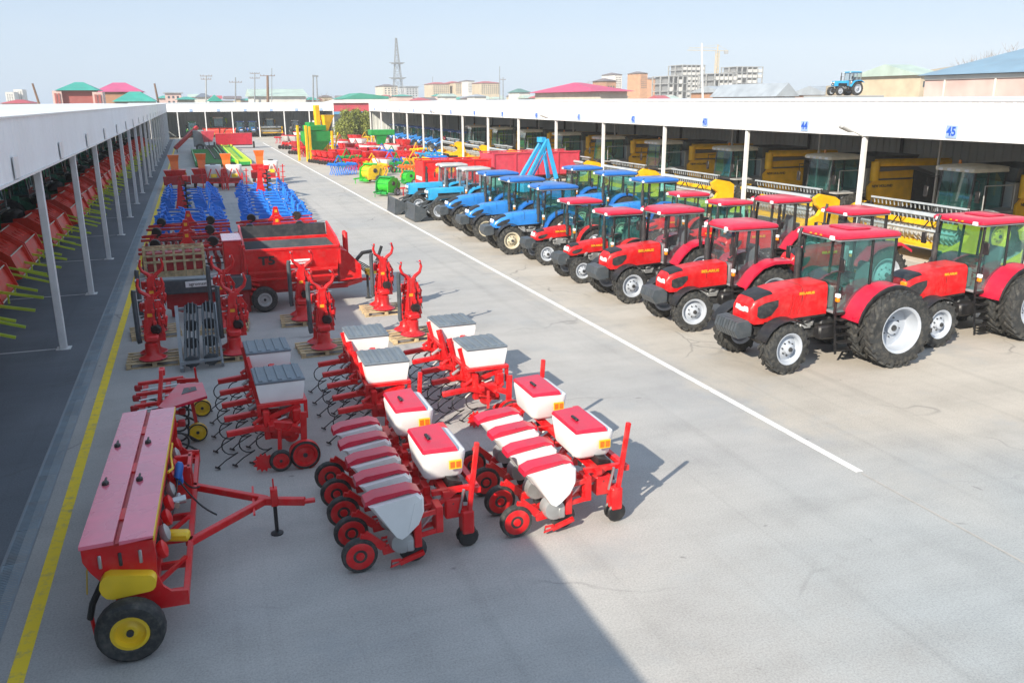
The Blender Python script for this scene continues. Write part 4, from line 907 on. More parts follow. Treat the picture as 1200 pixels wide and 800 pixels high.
MED = dict(name='red_tractor', Rr=.80, wr=.40, Rf=.56, wf=.36, wb=2.45, tr=.78, tf=.82, rr=.48, rf=.32, hood=RED, cab=CRIM, rim=RIMW, xh=(1.16, 2.95), hz=(1.05, 1.70, .37), zr=2.76, cx=(-.06, 1.16), chw=.64, belt=1.42, roof=(-.18, 1.36, .72), glass=GLASSC, weights=1, ffend=1, text='BELARUS', tsize=.105, fmat=CRIM, fedge=CRIM, frame=BLK, pw=.075, zl=.35, fpoly=[(.98, 1.12), (.72, 1.45), (.45, 1.68), (.1, 1.78), (-.4, 1.78), (-.8, 1.55)], bow=.05, ex=(1.34, -.44), exh=.10, drop=.16)
SML = dict(name='red_tractor', Rr=.66, wr=.34, Rf=.44, wf=.28, wb=2.0, tr=.66, tf=.64, rr=.38, rf=.24, hood=RED, cab=CRIM, rim=RIMW, xh=(.82, 2.28), hz=(.95, 1.38, .27), zr=2.36, cx=(-.28, .82), chw=.56, belt=1.16, roof=(-.36, 1.02, .64), glass=GLASST, weights=1, text='BELARUS', tsize=.085, fmat=RED, fedge=BLK, zl=.35, steps=2, bow=.04, ex=(1.0, .30), exh=-.05, drop=.12)
BLU = dict(name='blue_tractor', Rr=.80, wr=.42, Rf=.58, wf=.36, wb=2.3, tr=.80, tf=.82, rr=.46, rf=.31, hood=LBLUE, cab=BLUE, rim=RIMC, xh=(.84, 2.85), hz=(1.08, 1.66, .33), zr=2.66, cx=(-.5, .86), chw=.70, belt=1.36, roof=(-.66, 1.06, .78), glass=GLASST, weights=1, ffend=1, fmat=BLUE, fedge=BLUE, zl=.35, steps=3, bow=.06, ex=(1.0, .44), exh=.02, drop=.34)
OLD = dict(name='loader_tractor', Rr=.76, wr=.36, Rf=.50, wf=.28, wb=2.35, tr=.72, tf=.72, rr=.44, rf=.28, hood=SKYB, cab=LGREY, rim=RIMW, xh=(.8, 2.75), hz=(1.02, 1.62, .30), zr=2.62, cx=(-.5, .8), chw=.64, belt=1.36, roof=(-.6, .92, .70), glass=GLASSC, boxy=1, fmat=SKYB, fedge=SKYB, frame=GREY, pw=.09, zl=.4, steps=2, blade=1, ex=(1.6, -.12), exh=-.3, fpoly=[(.95, 1.02), (.7, 1.4), (.45, 1.6), (.1, 1.68), (-.4, 1.68), (-.8, 1.45)])
GR1, GR2, GB = 'red tractors parked in rows', 'red tractors parked in rows', 'blue tractors parked in rows'
def tpos(px, py, S): # front near wheel contact -> tractor origin (rear axle) for a tractor facing -X
    g = gp(px, py); return (g.x + S['wb'], g.y + S['tf'] + S['wf'] * .5, 0)
def jit(): return PI + rnd.uniform(-.05, .05)
pb, ub = tractor(BIG), []
place(pb, ub, tpos(925, 440, BIG), PI - .02, 'big red tractor with dual rear wheels and red hood ribs in the front row', GR1)
place(pb, ub, tpos(1096, 407, BIG), PI + .02, 'big red dual wheeled tractor parked behind the other big one', GR1)
pm, um = tractor(MED), []
place(pm, um, tpos(817, 390, MED), jit(), 'red tractor with black framed cab next to the big dual wheeled one', GR1)
place(pm, um, tpos(740, 356, MED), jit(), 'red tractor with black framed cab between a small tractor and its twin', GR1)
place(pm, um, (19.45, 24.7, 0), jit(), 'red black framed tractor in the back row beside the small tractors', GR2)
place(pm, um, (19.6, 21.2, 0), jit(), 'red black framed tractor in the back row beside the big one', GR2)
ps, us = tractor(SML), []
place(ps, us, tpos(682, 332, SML), jit(), 'small red teal glazed tractor next to a black framed one', GR1)
place(ps, us, tpos(641, 311, SML), jit(), 'small red teal glazed tractor next to the blue tractors', GR1)
place(ps, us, (19.1, 27.6, 0), jit(), 'small red tractor in the back row beside a black framed one', GR2)
place(ps, us, (19.2, 30.7, 0), jit(), 'small red tractor in the back row beside a blue one', GR2)
pu, uu = tractor(BLU), []
for i, (x, y) in enumerate(((13.75, 32.9), (13.75, 36.6), (13.8, 40.1))):
    place(pu, uu, (x + .25, y, 0), jit(), ['blue tractor with rounded roof next to the small red tractors', 'blue tractor with rounded roof in the middle of the front row trio', 'blue tractor with rounded roof next to the loader tractors'][i], GB)
for i, (x, y) in enumerate(((19.1, 34.0), (19.1, 37.8), (19.0, 41.4))):
    place(pu, uu, (x + .2, y, 0), jit(), ['back row blue tractor beside the small red tractors', 'back row blue tractor in the middle of its trio', 'back row blue tractor next to the pink trailer'][i], GB)
po, uo = tractor(OLD), []
place(po, uo, (14.0, 43.9, 0), jit(), 'sky blue loader tractor with grey cab beside the rounded blue tractors', 'loader tractors')
place(po, uo, (13.7, 47.0, 0), jit(), 'sky blue loader tractor with grey cab beside the red box trailer', 'loader tractors')
# ------------------------------------------------------------------ shared small builders
def spiral_tine(q, x, y, z, s=1.0, d=-1, r=.013):      # black spring tine with a curl, reaching the ground
    pts = [(x, y, z)]
    for k in range(9):
        a = R(90 + d * 0 + 210 * k / 8); pts.append((x + d * (.20 * s * (-math.cos(a)) + .02), y, z - .20 * s + .20 * s * math.sin(a)))
    pts += [(x + d * .16 * s, y, z - .50 * s), (x + d * .34 * s, y, z - .64 * s)]
    zmin = min(p[2] for p in pts); pts = [(p[0], p[1], p[2] if p[2] > z - .3 * s else z - (z - p[2]) * (z - .03) / (z - zmin) if False else p[2]) for p in pts]
    q.tube(pts, r, 5); e = pts[-1]; q.box((e[0], e[1], e[2]), (.09, .05, .02), (0, R(25), 0))
def pallet(loc, label, rz=0, L=1.2, W=1.0, group='wooden pallets under the drum mowers'):
    t = thing('pallet', label, 'pallet', loc, rz, group)
    for k in range(5): q = MB(); y = -W / 2 + .05 + k * (W - .1) / 4; q.b2(-L / 2, L / 2, y - .05, y + .05, .11, .132, .004); q.build('slat', WOOD, t, 0)
    for k in range(3): q = MB(); x = -L / 2 + .06 + k * (L - .12) / 2; q.b2(x - .05, x + .05, -W / 2, W / 2, .022, .108, .004); q.build('stringer', WOOD, t, 0)
    for k in range(3): q = MB(); y = -W / 2 + .05 + k * (W - .1) / 2; q.b2(-L / 2, L / 2, y - .05, y + .05, .0, .020); q.build('base_slat', WOOD, t, 0)
    return t
def rbox(q, x0, x1, y0, y1, z0, z1, tx=.0, ty=.0, rad=.1, n=3):   # rounded box, tapered towards the bottom
    def ring(ins, z, k):
        pts = []; a0, a1, b0, b1 = x0 + tx * k + ins, x1 - tx * k - ins, y0 + ty * k + ins, y1 - ty * k - ins
        for (cx, cy, s) in ((a1 - rad, b1 - rad, 0), (a0 + rad, b1 - rad, 90), (a0 + rad, b0 + rad, 180), (a1 - rad, b0 + rad, 270)):
            for i in range(n + 1): a = R(s + 90 * i / n); pts.append((cx + rad * math.cos(a), cy + rad * math.sin(a), z))
        return pts
    e = min(.06, (z1 - z0) * .3); return q.rings([ring(e * .8, z0, 1), ring(e * .2, z0 + e * .5, .95), ring(0, z0 + e, .9), ring(0, z1 - e, .1), ring(e * .2, z1 - e * .4, 0), ring(e * .9, z1, 0)])

# ------------------------------------------------------------------ seed drill
DX, DY = -1.14, 11.62
def seed_drill():
    t = thing('seed_drill', 'red seed drill with long pink sheened lids and a yellow rimmed wheel', 'seed drill', (DX, DY, 0)); L = 2.14
    t.rotation_euler = (0, 0, R(-2.2))
    sec = [(-.44, 1.18), (-.44, 1.28), (.44, 1.28), (.46, 1.14), (.40, .98), (.28, .76), (-.16, .76), (-.36, 1.0)]
    q = MB(); q.prism(sec, -L + .02, L - .02, 'y'); q.build('seed_box', RED, t, 0)
    for sy in (-1, 1):
        q = MB(); q.prism([(-.46, 1.14), (-.46, 1.30), (.46, 1.30), (.48, 1.10), (.46, .86), (.52, .70), (.62, .62), (.84, .60), (.84, .42), (.02, .42), (-.10, .60), (-.22, .82), (-.38, 1.0)], sy * L - .02, sy * L + .02, 'y'); q.build('end_plate', RED, t, 0)
    for i, (x0, x1) in enumerate(((-.475, -.035), (.035, .475))):
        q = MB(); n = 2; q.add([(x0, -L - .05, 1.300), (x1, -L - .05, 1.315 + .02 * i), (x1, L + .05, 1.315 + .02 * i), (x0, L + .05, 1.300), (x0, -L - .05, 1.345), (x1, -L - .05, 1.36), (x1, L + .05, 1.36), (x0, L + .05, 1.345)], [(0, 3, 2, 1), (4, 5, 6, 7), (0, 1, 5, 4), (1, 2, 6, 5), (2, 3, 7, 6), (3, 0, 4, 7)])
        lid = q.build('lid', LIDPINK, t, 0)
        for y in (-.55, .75):
            q = MB(); xx = x0 + .10 if i == 0 else x0 + .09; q.lathe([(.001, .035), (.05, .03), (.055, 0)], (xx, y, 1.352), (0, 0, 1), 10); q.box((xx, y + .03, 1.385), (.035, .18, .03), None, .01); q.build('latch', BLK, lid)
        if i: q = MB(); q.b2(x1 - .002, x1 + .012, -L - .05, L + .05, 1.30, 1.358); q.build('yellow_edge', BYEL, lid, 0)
    q = MB(); q.b2(-.03, .03, -L - .03, L + .03, 1.285, 1.315); q.build('centre_gutter', DRED, t, 0)
    q = MB()
    for y in (-1.6, -.2, 1.2): q.b2(-.04, .04, y, y + .3, 1.317, 1.333)
    q.build('hinge', RED, t, 0)
    for x in (-.24, .02, .28): q = MB(); q.box((x, -L - .03, 1.12), (.045, .03, .16), None, .008); q.build('end_catch', STEEL if x != .02 else DARK, t)
    # yellow chain guard
    q = MB(); g0 = [( .36 + .10 * math.cos(R(a)), .84 + .10 * math.sin(R(a))) for a in range(-90, 91, 30)] + [(-.12 + .15 * math.cos(R(a)), .86 + .15 * math.sin(R(a))) for a in range(90, 271, 30)]
    q.prism(g0, -L - .16, -L - .025, 'y'); q.build('chain_guard', BYEL, t, 30)
    # wheels
    plain_wheel(t, (.06, -L - .26, .37), .37, .22, .2, BYEL, (0, 1, 0)); plain_wheel(t, (.06, L + .26, .37), .37, .22, .2, BYEL, (0, 1, 0))
    q = MB(); q.cyl((.06, -L - .25, .37), (.06, L + .25, .37), .04); q.build('axle', DARK, t)
    # main frame
    q = MB()
    for x, z in ((.36, .5), (.80, .5)): q.b2(x - .04, x + .04, -L + .03, L - .03, z - .05, z + .05, .006)
    for k in range(7): y = -L + .15 + k * (2 * L - .3) / 6; q.b2(.05, .76, y - .03, y + .03, .46, .54)
    q.build('frame', RED, t, 0)
    for k in range(4): q = MB(); y = -L + .35 + k * 1.15; q.bar((.42, y, .56), (.76, y + .5, .56), .05, .05); q.build('brace', RED, t, 0)
    # hopper outlets, seed tubes and discs
    for k in range(17):
        y = -L + .2 + k * (2 * L - .4) / 16
        q = MB(); q.lathe([(.06, 0), (.075, .06), (.05, .12)], (.30, y, .64), (0, 0, 1), 10); q.tube([(.30, y, .65), (.34, y, .5), (.30, y + .03, .3), (.12, y, .14)], .026, 6); q.build('seed_tube', DARK if k % 3 else DRED, t)
        q = MB(); q.lathe([(.001, -.012), (.15, -.006), (.17, 0), (.15, .006), (.001, .012)], (.10, y, .165), (.15, 1, 0), 14); q.bar((.1, y, .18), (.36, y, .46), .035, .05); q.build('coulter_disc', DRED, t)
    for k in range(9):
        q = MB(); y = -L + .45 + k * .42; q.lathe([(.09, 0), (.11, .04), (.11, .09), (.06, .12)], (.45, y, .90), (.9, 0, .35), 12); q.build('metering_unit', RED if k % 3 != 1 else ALU, t)
    q = MB(); q.box((.62, -1.02, .74), (.42, .16, .12), (0, 0, R(-12)), .03); q.build('tool_box', BYEL, t)
    q = MB(); q.lathe([(.07, 0), (.07, .18), (.04, .22)], (.60, .25, .98), (.3, .2, 1), 12); q.box((.62, .3, .92), (.12, .12, .12), None, .02); q.build('motor', BLUE, t)
    q = MB(); q.cyl((.55, -.35, .9), (.75, -.3, .9), .055); q.cyl((.62, -.45, .88), (.62, -.1, .86), .045); q.build('gearbox', STEEL, t)
    q = MB(); hose(q, (.6, .3, 1.0), (.55, -.9, .9), .1); hose(q, (.6, .35, 1.0), (.9, .7, .6), .1); hose(q, (.62, .2, .95), (1.2, -.2, .55), .08); q.build('hydraulic_hose', BLK, t)
    q = MB(); q.tube([(.50, -.1, 1.22), (.56, .05, 1.20), (.5, .5, 1.22), (.5, .9, 1.24)], .02, 6); q.build('handrail', BYEL, t)
    q = MB(); q.b2(.50, .78, .55, .62, .5, 1.0); q.b2(.50, .78, .95, 1.02, .5, 1.0); q.b2(.74, .8, .5, 1.1, .9, 1.0); q.build('hitch_frame', RED, t, 0)
    # drawbar
    tip = gp(357, 584, .5) - Vector((DX, DY, 0)); jn = gp(312, 583, .5) - Vector((DX, DY, 0)); q = MB()
    for y in (-.82, .98): q.bar((.60, y, .5), (jn.x, jn.y, .5), .085, .10, .01)
    q.bar((jn.x - .12, jn.y, .5), (tip.x, tip.y, .5), .09, .11, .01); q.bar((1.45, jn.y - .43, .5), (1.45, jn.y + .5, .5), .03); q.box((tip.x + .06, tip.y, .5), (.16, .09, .05), None, .01); q.build('drawbar', RED, t, 0)
    q = MB(); jx = jn.x + .10; q.cyl((jx, jn.y - .11, .02), (jx, jn.y - .11, .5), .028, None, 8); q.lathe([(.09, 0), (.09, .02), (.03, .05)], (jx, jn.y - .11, 0), (0, 0, 1), 12); q.build('jack_leg', BLK, t); q = MB(); q.b2(jx - .05, jx + .05, jn.y - .17, jn.y - .05, .45, .72, .01); q.cyl((jx, jn.y - .11, .72), (jx, jn.y - .11, .86), .012, None, 6); q.build('jack', RED, t, 0)
    # covering tines behind
    for k in range(6):
        y = -.9 + k * .6; q = MB(); q.tube([(-.30, y, .55), (-.55, y, .62), (-.75, y + .05, .35), (-.80, y + .05, .02)], .012, 5); q.build('spring_tine', BYEL, t)
    q = MB(); q.tube([(-.25, -L + .05, .85), (-.42, -L + .02, .6), (-.48, -L + .02, .42)], .045, 8); q.build('guard_pipe', BLK, t); q = MB(); q.tube([(-.46, -L + .02, .45), (-.44, -L + .02, .2), (-.2, -L + .02, .16), (.0, -L + .02, .45)], .03, 6); q.build('guard_loop', RED, t)
    for ch in t.children:
        if ch.type != 'MESH' or base_name(ch) in ('drawbar', 'jack', 'jack_leg', 'axle'): continue
        for o in (ch, *ch.children):
            for v in o.data.vertices: v.co.x *= .80
seed_drill()

# ------------------------------------------------------------------ row planters
def planter(label, bx, by, units, sp, y0, group):
    t = thing('row_planter', label, 'planter', (bx, by, 0), 0, group)          # bins centred on x 0, units at x -1
    yn, yf = -2.05, 1.65
    q = MB(); q.b2(-.30, -.18, yn + .45, yf, .55, .67, .01); q.build('toolbar', RED, t, 0)
    q = MB(); q.b2(-.10, .0, -1.6, 1.6, .78, .86); q.b2(.36, .44, -1.6, 1.6, .78, .86)
    for y in (-1.5, -.45, .25, 1.45): q.b2(-.24, .42, y - .035, y + .035, .80, .87); q.bar((-.24, y, .6), (.1, y, .82), .06)
    q.build('bin_frame', RED, t, 0)
    for y in (-.86, .86):
        b = sub('bin', t, (0, y, 0)); q = MB(); rbox(q, -.31, .33, -.50, .50, .90, 1.34, .04, .08, .10); q.build('tub', WHITE, b, 50)
        q = MB(); q.add([(-.30, -.46, 1.335), (.20, -.49, 1.335), (.20, .49, 1.335), (-.30, .46, 1.335), (-.28, -.44, 1.385), (.17, -.47, 1.40), (.17, .47, 1.40), (-.28, .44, 1.385)], [(0, 3, 2, 1), (4, 5, 6, 7), (0, 1, 5, 4), (1, 2, 6, 5), (2, 3, 7, 6), (3, 0, 4, 7)]); q.build('lid', CRIM, b, 0)
        q = MB(); q.box((-.12, -.02, 1.41), (.05, .20, .035), None, .012); q.build('latch', BLK, b)
        q = MB(); q.b2(.06, .24, -.512, -.498, 1.08, 1.21); q.build('warning_label', BYEL, b, 0); q = MB(); q.b2(.075, .14, -.517, -.513, 1.10, 1.19); q.b2(.16, .225, -.517, -.513, 1.10, 1.19); q.build('warning_mark', ORANGE, b, 0)
        q = MB(); q.lathe([(.20, 0), (.07, -.16), (.06, -.28)], (.02, 0, .9), (0, 0, 1), 12); q.build('outlet', DARK, b)
    # fan, hitch and hoses
    q = MB(); q.lathe([(.001, -.09), (.22, -.09), (.26, -.05), (.26, .05), (.22, .09), (.001, .09)], (.30, 0, .72), (1, 0, 0), 20); q.build('fan_housing', RED, t)
    q = MB(); q.bar((-.1, -.35, .6), (.35, -.1, 1.15), .07); q.bar((-.1, .35, .6), (.35, .1, 1.15), .07); q.bar((.35, -.14, 1.15), (.35, .14, 1.15), .09)
    for y in (-.45, .45): q.bar((-.2, y, .55), (.45, y, .45), .07, .12)
    q.build('hitch_frame', RED, t, 0)
    q = MB()
    for k in range(6): hose(q, (.05, -.9 + .36 * k, .72), (-.55, -1.7 + .6 * k, .75), .18, .024)
    q.build('air_hose', LGREY if units == 5 else WHITE, t)['kind'] = 'stuff'
    q = MB()
    for y in (-1.55, 1.3): hose(q, (.3, y * .3, .75), (.05, y, .65), .12, .018)
    q.build('hydraulic_hose', BLK, t)
    # ground drive wheel and end gear
    q = MB(); q.b2(-.06, .20, yn + .50, yn + .74, .42, .72, .02); q.build('drive_case', RED, t, 0); q = MB(); q.prism([(.0, .62), (.3, .58), (.22, .9), (.02, .96)], yn + .62, yn + .92, 'y'); q.build('drive_cover', BLK, t, 0)
    q = MB(); q.bar((-.5, yn + .55, .50), (.05, yn + .60, .64), .035, .035); q.build('drive_shaft', STEEL, t)
    for dy in (-.06, .06): q = MB(); q.lathe([(.001, -.02), (.13, -.02), (.15, 0), (.13, .02), (.001, .02)], (.24, yn + .48 + dy, .15), (0, 1, 0), 14); q.build('marker_disc', BLK, t)
    q = MB(); q.b2(.15, .32, yn + .38, yn + .60, .2, .55, .02); q.build('marker_bracket', RED, t, 0)
    q = MB(); q.bar((.24, yn + .45, .3), (.38, yn + .40, 1.55), .065, .065, .01); q.build('marker_arm', RED, t, 0)
    q = MB(); q.cyl((.14, yn + .50, .5), (.20, yn + .47, .85), .022, None, 8); q.build('marker_cylinder', STEEL, t)
    q = MB(); q.bar((.36, yf + .1, .3), (.46, yf + .15, 1.5), .07, .07, .01); q.build('marker_arm', RED, t, 0)
    for k in range(units):
        u = sub('row_unit', t, (-.78, y0 + sp * k, 0))
        q = MB(); prof = [(-.40, .98), (.26, 1.06), (.34, .98), (.34, .80), (.26, .62), (.10, .50), (.02, .46), (-.06, .50)]
        q.rings([[(x * k_ + (1 - k_) * .0, y_, z) for x, z in prof] for y_, k_ in ((-.20, .86), (-.17, .97), (-.12, 1), (.12, 1), (.17, .97), (.20, .86))]); q.build('hopper', WHITE, u, 30)
        q = MB(); q.prism([(.30, 1.00), (.30, .78), (.22, .63), (.10, .55), (.14, .70), (.20, .95)], -.206, -.17, 'y'); q.build('hopper_rib', WHITE, u, 0)
        q = MB(); q.prism([(-.44, .955), (-.43, 1.03), (-.30, 1.085), (.16, 1.125), (.30, 1.07), (.31, 1.02), (.27, 1.03), (.14, 1.07), (-.36, .99)], -.125, .125, 'y'); q.build('hopper_lid', CRIM, u, 30)
        q = MB(); q.lathe([(.001, -.12), (.15, -.11), (.17, -.04), (.17, .08), (.10, .12)], (.04, 0, .36), (0, 1, 0), 18); q.box((.02, 0, .48), (.16, .2, .12), None, .02); q.box((.14, -.06, .30), (.12, .12, .18), None, .02); q.build('seed_meter', ALU, u)
        q = MB()
        for z in (.42, .70): q.bar((.25, -.10, z), (.56, -.10, z + .04), .035, .06); q.bar((.25, .10, z), (.56, .10, z + .04), .035, .06)
        q.b2(.20, .30, -.13, .13, .26, .78, .01); q.b2(.50, .60, -.13, .13, .42, .80, .01); q.build('parallel_arm', RED, u, 0)
        q = MB(); q.cyl((.3, 0, .46), (.54, 0, .70), .022, None, 7); q.build('down_spring', STEEL, u)
        q = MB(); q.bar((.24, 0, .30), (-.22, 0, .24), .07, .12, .01); q.bar((-.20, 0, .30), (-.44, 0, .52), .05, .11); q.bar((-.44, 0, .52), (-.52, 0, .26), .055, .10); q.build('unit_frame', RED, u, 0)
        q = MB(); q.lathe([(.001, -.012), (.17, -.01), (.19, 0), (.17, .01), (.001, .012)], (.20, .0, .185), (.12, 1, 0), 16); q.build('opener_disc', DARK, u)
        q = MB(); q.bar((.32, -.12, .18), (-.02, -.14, .09), .05, .06); q.tube([(-.02, -.14, .09), (-.14, -.14, .06), (-.12, -.14, .14), (.0, -.14, .14)], .02, 5); q.build('soil_shoe', RED, u)
        q = MB(); q.lathe([(.19, -.055), (.225, -.06), (.24, -.03), (.24, .03), (.225, .06), (.19, .055)], (-.52, 0, .24), (0, 1, 0), 22); q.build('press_tyre', TYRE, u, 30)
        q = MB(); q.lathe([(.195, -.052), (.17, -.066), (.06, -.05), (.05, -.075), (.001, -.075)], (-.52, 0, .24), (0, 1, 0), 20, False); q.lathe([(.195, .052), (.17, .066), (.06, .05), (.05, .075), (.001, .075)], (-.52, 0, .24), (0, 1, 0), 20, False); q.build('press_rim', RED, u, 40)
    return t
planter('row planter with five small white hoppers, standing in the shade', 2.84, 11.92, 5, .66, -1.75, 'row planters with red lidded white bins')
planter('row planter with four small white hoppers, standing half in sun', 5.10, 11.85, 4, .70, -1.52, 'row planters with red lidded white bins')

# ------------------------------------------------------------------ inter-row cultivators with white hoppers
def hopper_cultivator():
    t = thing('hopper_cultivator', 'x', 'cultivator', (0, 0, 0))
    q = MB(); q.b2(-.28, -.18, -1.75, 1.75, .66, .76, .01); q.b2(.12, .20, -1.75, 1.75, .60, .68, .01); q.build('toolbar', RED, t, 0)
    for y in (-.95, .95):
        b = sub('fertilizer_hopper', t, (.0, y, 0)); q = MB()
        q.rings([[(sx * .40 + (.0), sy * .44, 1.38) for sx, sy in ((-1, -1), (1, -1), (1, 1), (-1, 1))], [(sx * .40, sy * .45, 1.30) for sx, sy in ((-1, -1), (1, -1), (1, 1), (-1, 1))], [(sx * .36, sy * .42, 1.05) for sx, sy in ((-1, -1), (1, -1), (1, 1), (-1, 1))], [(sx * .20, sy * .34, .90) for sx, sy in ((-1, -1), (1, -1), (1, 1), (-1, 1))]]); q.build('tub', WHITE, b, 20)
        q = MB(); q.box((0, 0, 1.405), (.84, .92, .05), None, .015)
        for k in range(5): q.box((-.32 + .16 * k, 0, 1.437), (.07, .86, .02), None, .006)
        q.build('lid', SLATE, b, 0)
        q = MB(); q.b2(-.42, .42, -.50, .50, .98, 1.04); q.b2(-.42, -.36, -.48, -.42, .7, 1.0); q.b2(.36, .42, -.48, -.42, .7, 1.0); q.b2(-.42, -.36, .42, .48, .7, 1.0); q.b2(.36, .42, .42, .48, .7, 1.0); q.build('hopper_frame', RED, b, 0)
        for k in range(3): q = MB(); q.lathe([(.10, .12), (.10, .04), (.05, -.1), (.04, -.2)], (.05, -.3 + .3 * k, .80), (0, 0, 1), 10); q.build('outlet', CREAM if k == 1 else ALU, b)
    q = MB(); 
    for y in (-.4, .4): q.bar((-.2, y, .7), (.0, y * .35, 1.25), .07, .09)
    q.bar((.0, -.18, 1.22), (.0, .18, 1.22), .1); q.build('hitch_tower', RED, t, 0)
    for k in range(5):
        y = -1.5 + k * .75; g = sub('tine_gang', t, (0, y, 0))
        q = MB(); q.bar((-.95, 0, .62), (-.2, 0, .68), .10, .10, .015); q.bar((-.3, 0, .5), (.2, 0, .42), .05, .09); q.b2(-.34, -.24, -.07, .07, .45, .95, .01); q.build('gang_beam', RED, g, 0)
        q = MB(); q.box((-.05, 0, .60), (.36, .16, .30), (0, R(12), 0), .03); q.box((.22, .05, .80), (.14, .2, .24), None, .02); q.bar((-.4, .1, .74), (.3, .1, .95), .05, .08); q.bar((-.5, -.1, .72), (.15, -.1, .5), .04, .08); q.build('linkage_plate', RED, g, 0)
        q = MB(); q.cyl((-.5, .06, .72), (-.22, .06, .9), .035, None, 8); q.cyl((.0, -.08, .5), (.26, -.08, .72), .03, None, 8); q.build('spring', ALU if k % 2 else RED, g)['kind'] = 'stuff'
        q = MB()
        for xx in (-.86, -.58, -.30): spiral_tine(q, xx, 0, .58, .84, -1, .011)
        q.build('spring_tines', BLK, g)
        q = MB(); q.lathe([(.001, -.04), (.12, -.04), (.14, 0), (.12, .04), (.001, .04)], (.18, 0, .16), (0, 1, 0), 16); q.build('depth_wheel', RED, g)
        q = MB(); hose(q, (.05, 0, .8), (-.5, 0, .5), -.05, .018); q.build('feed_hose', LGREY, g)
    # raised folded gang and near end wheels
    for k in range(4): q = MB(); y = -1.2 + .75 * k; q.bar((-.30, y, .7), (-.42, y + .2, 1.35), .07, .10); q.build('upright', RED, t, 0)
    for k in range(5): q = MB(); y = -1.4 + .62 * k; q.cyl((-.1, y, .72), (.28, y + .1, .62), .035, None, 8); q.cyl((-.45, y, .9), (-.1, y + .15, 1.0), .025, None, 7); q.build('link_rod', ALU if k % 2 else RED, t)
    plain_wheel(t, (.26, -1.95, .25), .25, .12, .20, RED); plain_wheel(t, (-.14, -1.92, .19), .19, .10, .13, RED)
    q = MB(); q.lathe([(.255, -.055), (.258, 0), (.255, .055)], (.26, -1.95, .25), (0, 1, 0), 24, False); q.build('wheel_band', RED, t)
    q = MB(); q.bar((.26, -1.84, .25), (.30, -1.80, .95), .06, .10); q.bar((.30, -1.8, .6), (.1, -1.7, .66), .06, .1); q.bar((-.14, -1.8, .2), (-.1, -1.7, .66), .05, .08); q.build('wheel_strut', RED, t, 0)
    q = MB(); n = 12
    q.prism([((.17 if i % 2 else .12) * math.cos(PI * i / n) - .42, (.17 if i % 2 else .12) * math.sin(PI * i / n) + .18) for i in range(2 * n)], -1.9, -1.86, 'y'); q.build('star_wheel', RED, t, 0)
    return t
hc, uh = hopper_cultivator(), []
place(hc, uh, (.98, 15.75, 0), R(1), 'white hopper cultivator next to the spring tine cultivator with yellow wheels', 'cultivators with grey lidded white hoppers')
place(hc, uh, (2.96, 16.15, 0), R(-1), 'white hopper cultivator between its two twins', 'cultivators with grey lidded white hoppers')
place(hc, uh, (4.92, 16.4, 0), R(1), 'white hopper cultivator standing in full sun', 'cultivators with grey lidded white hoppers')

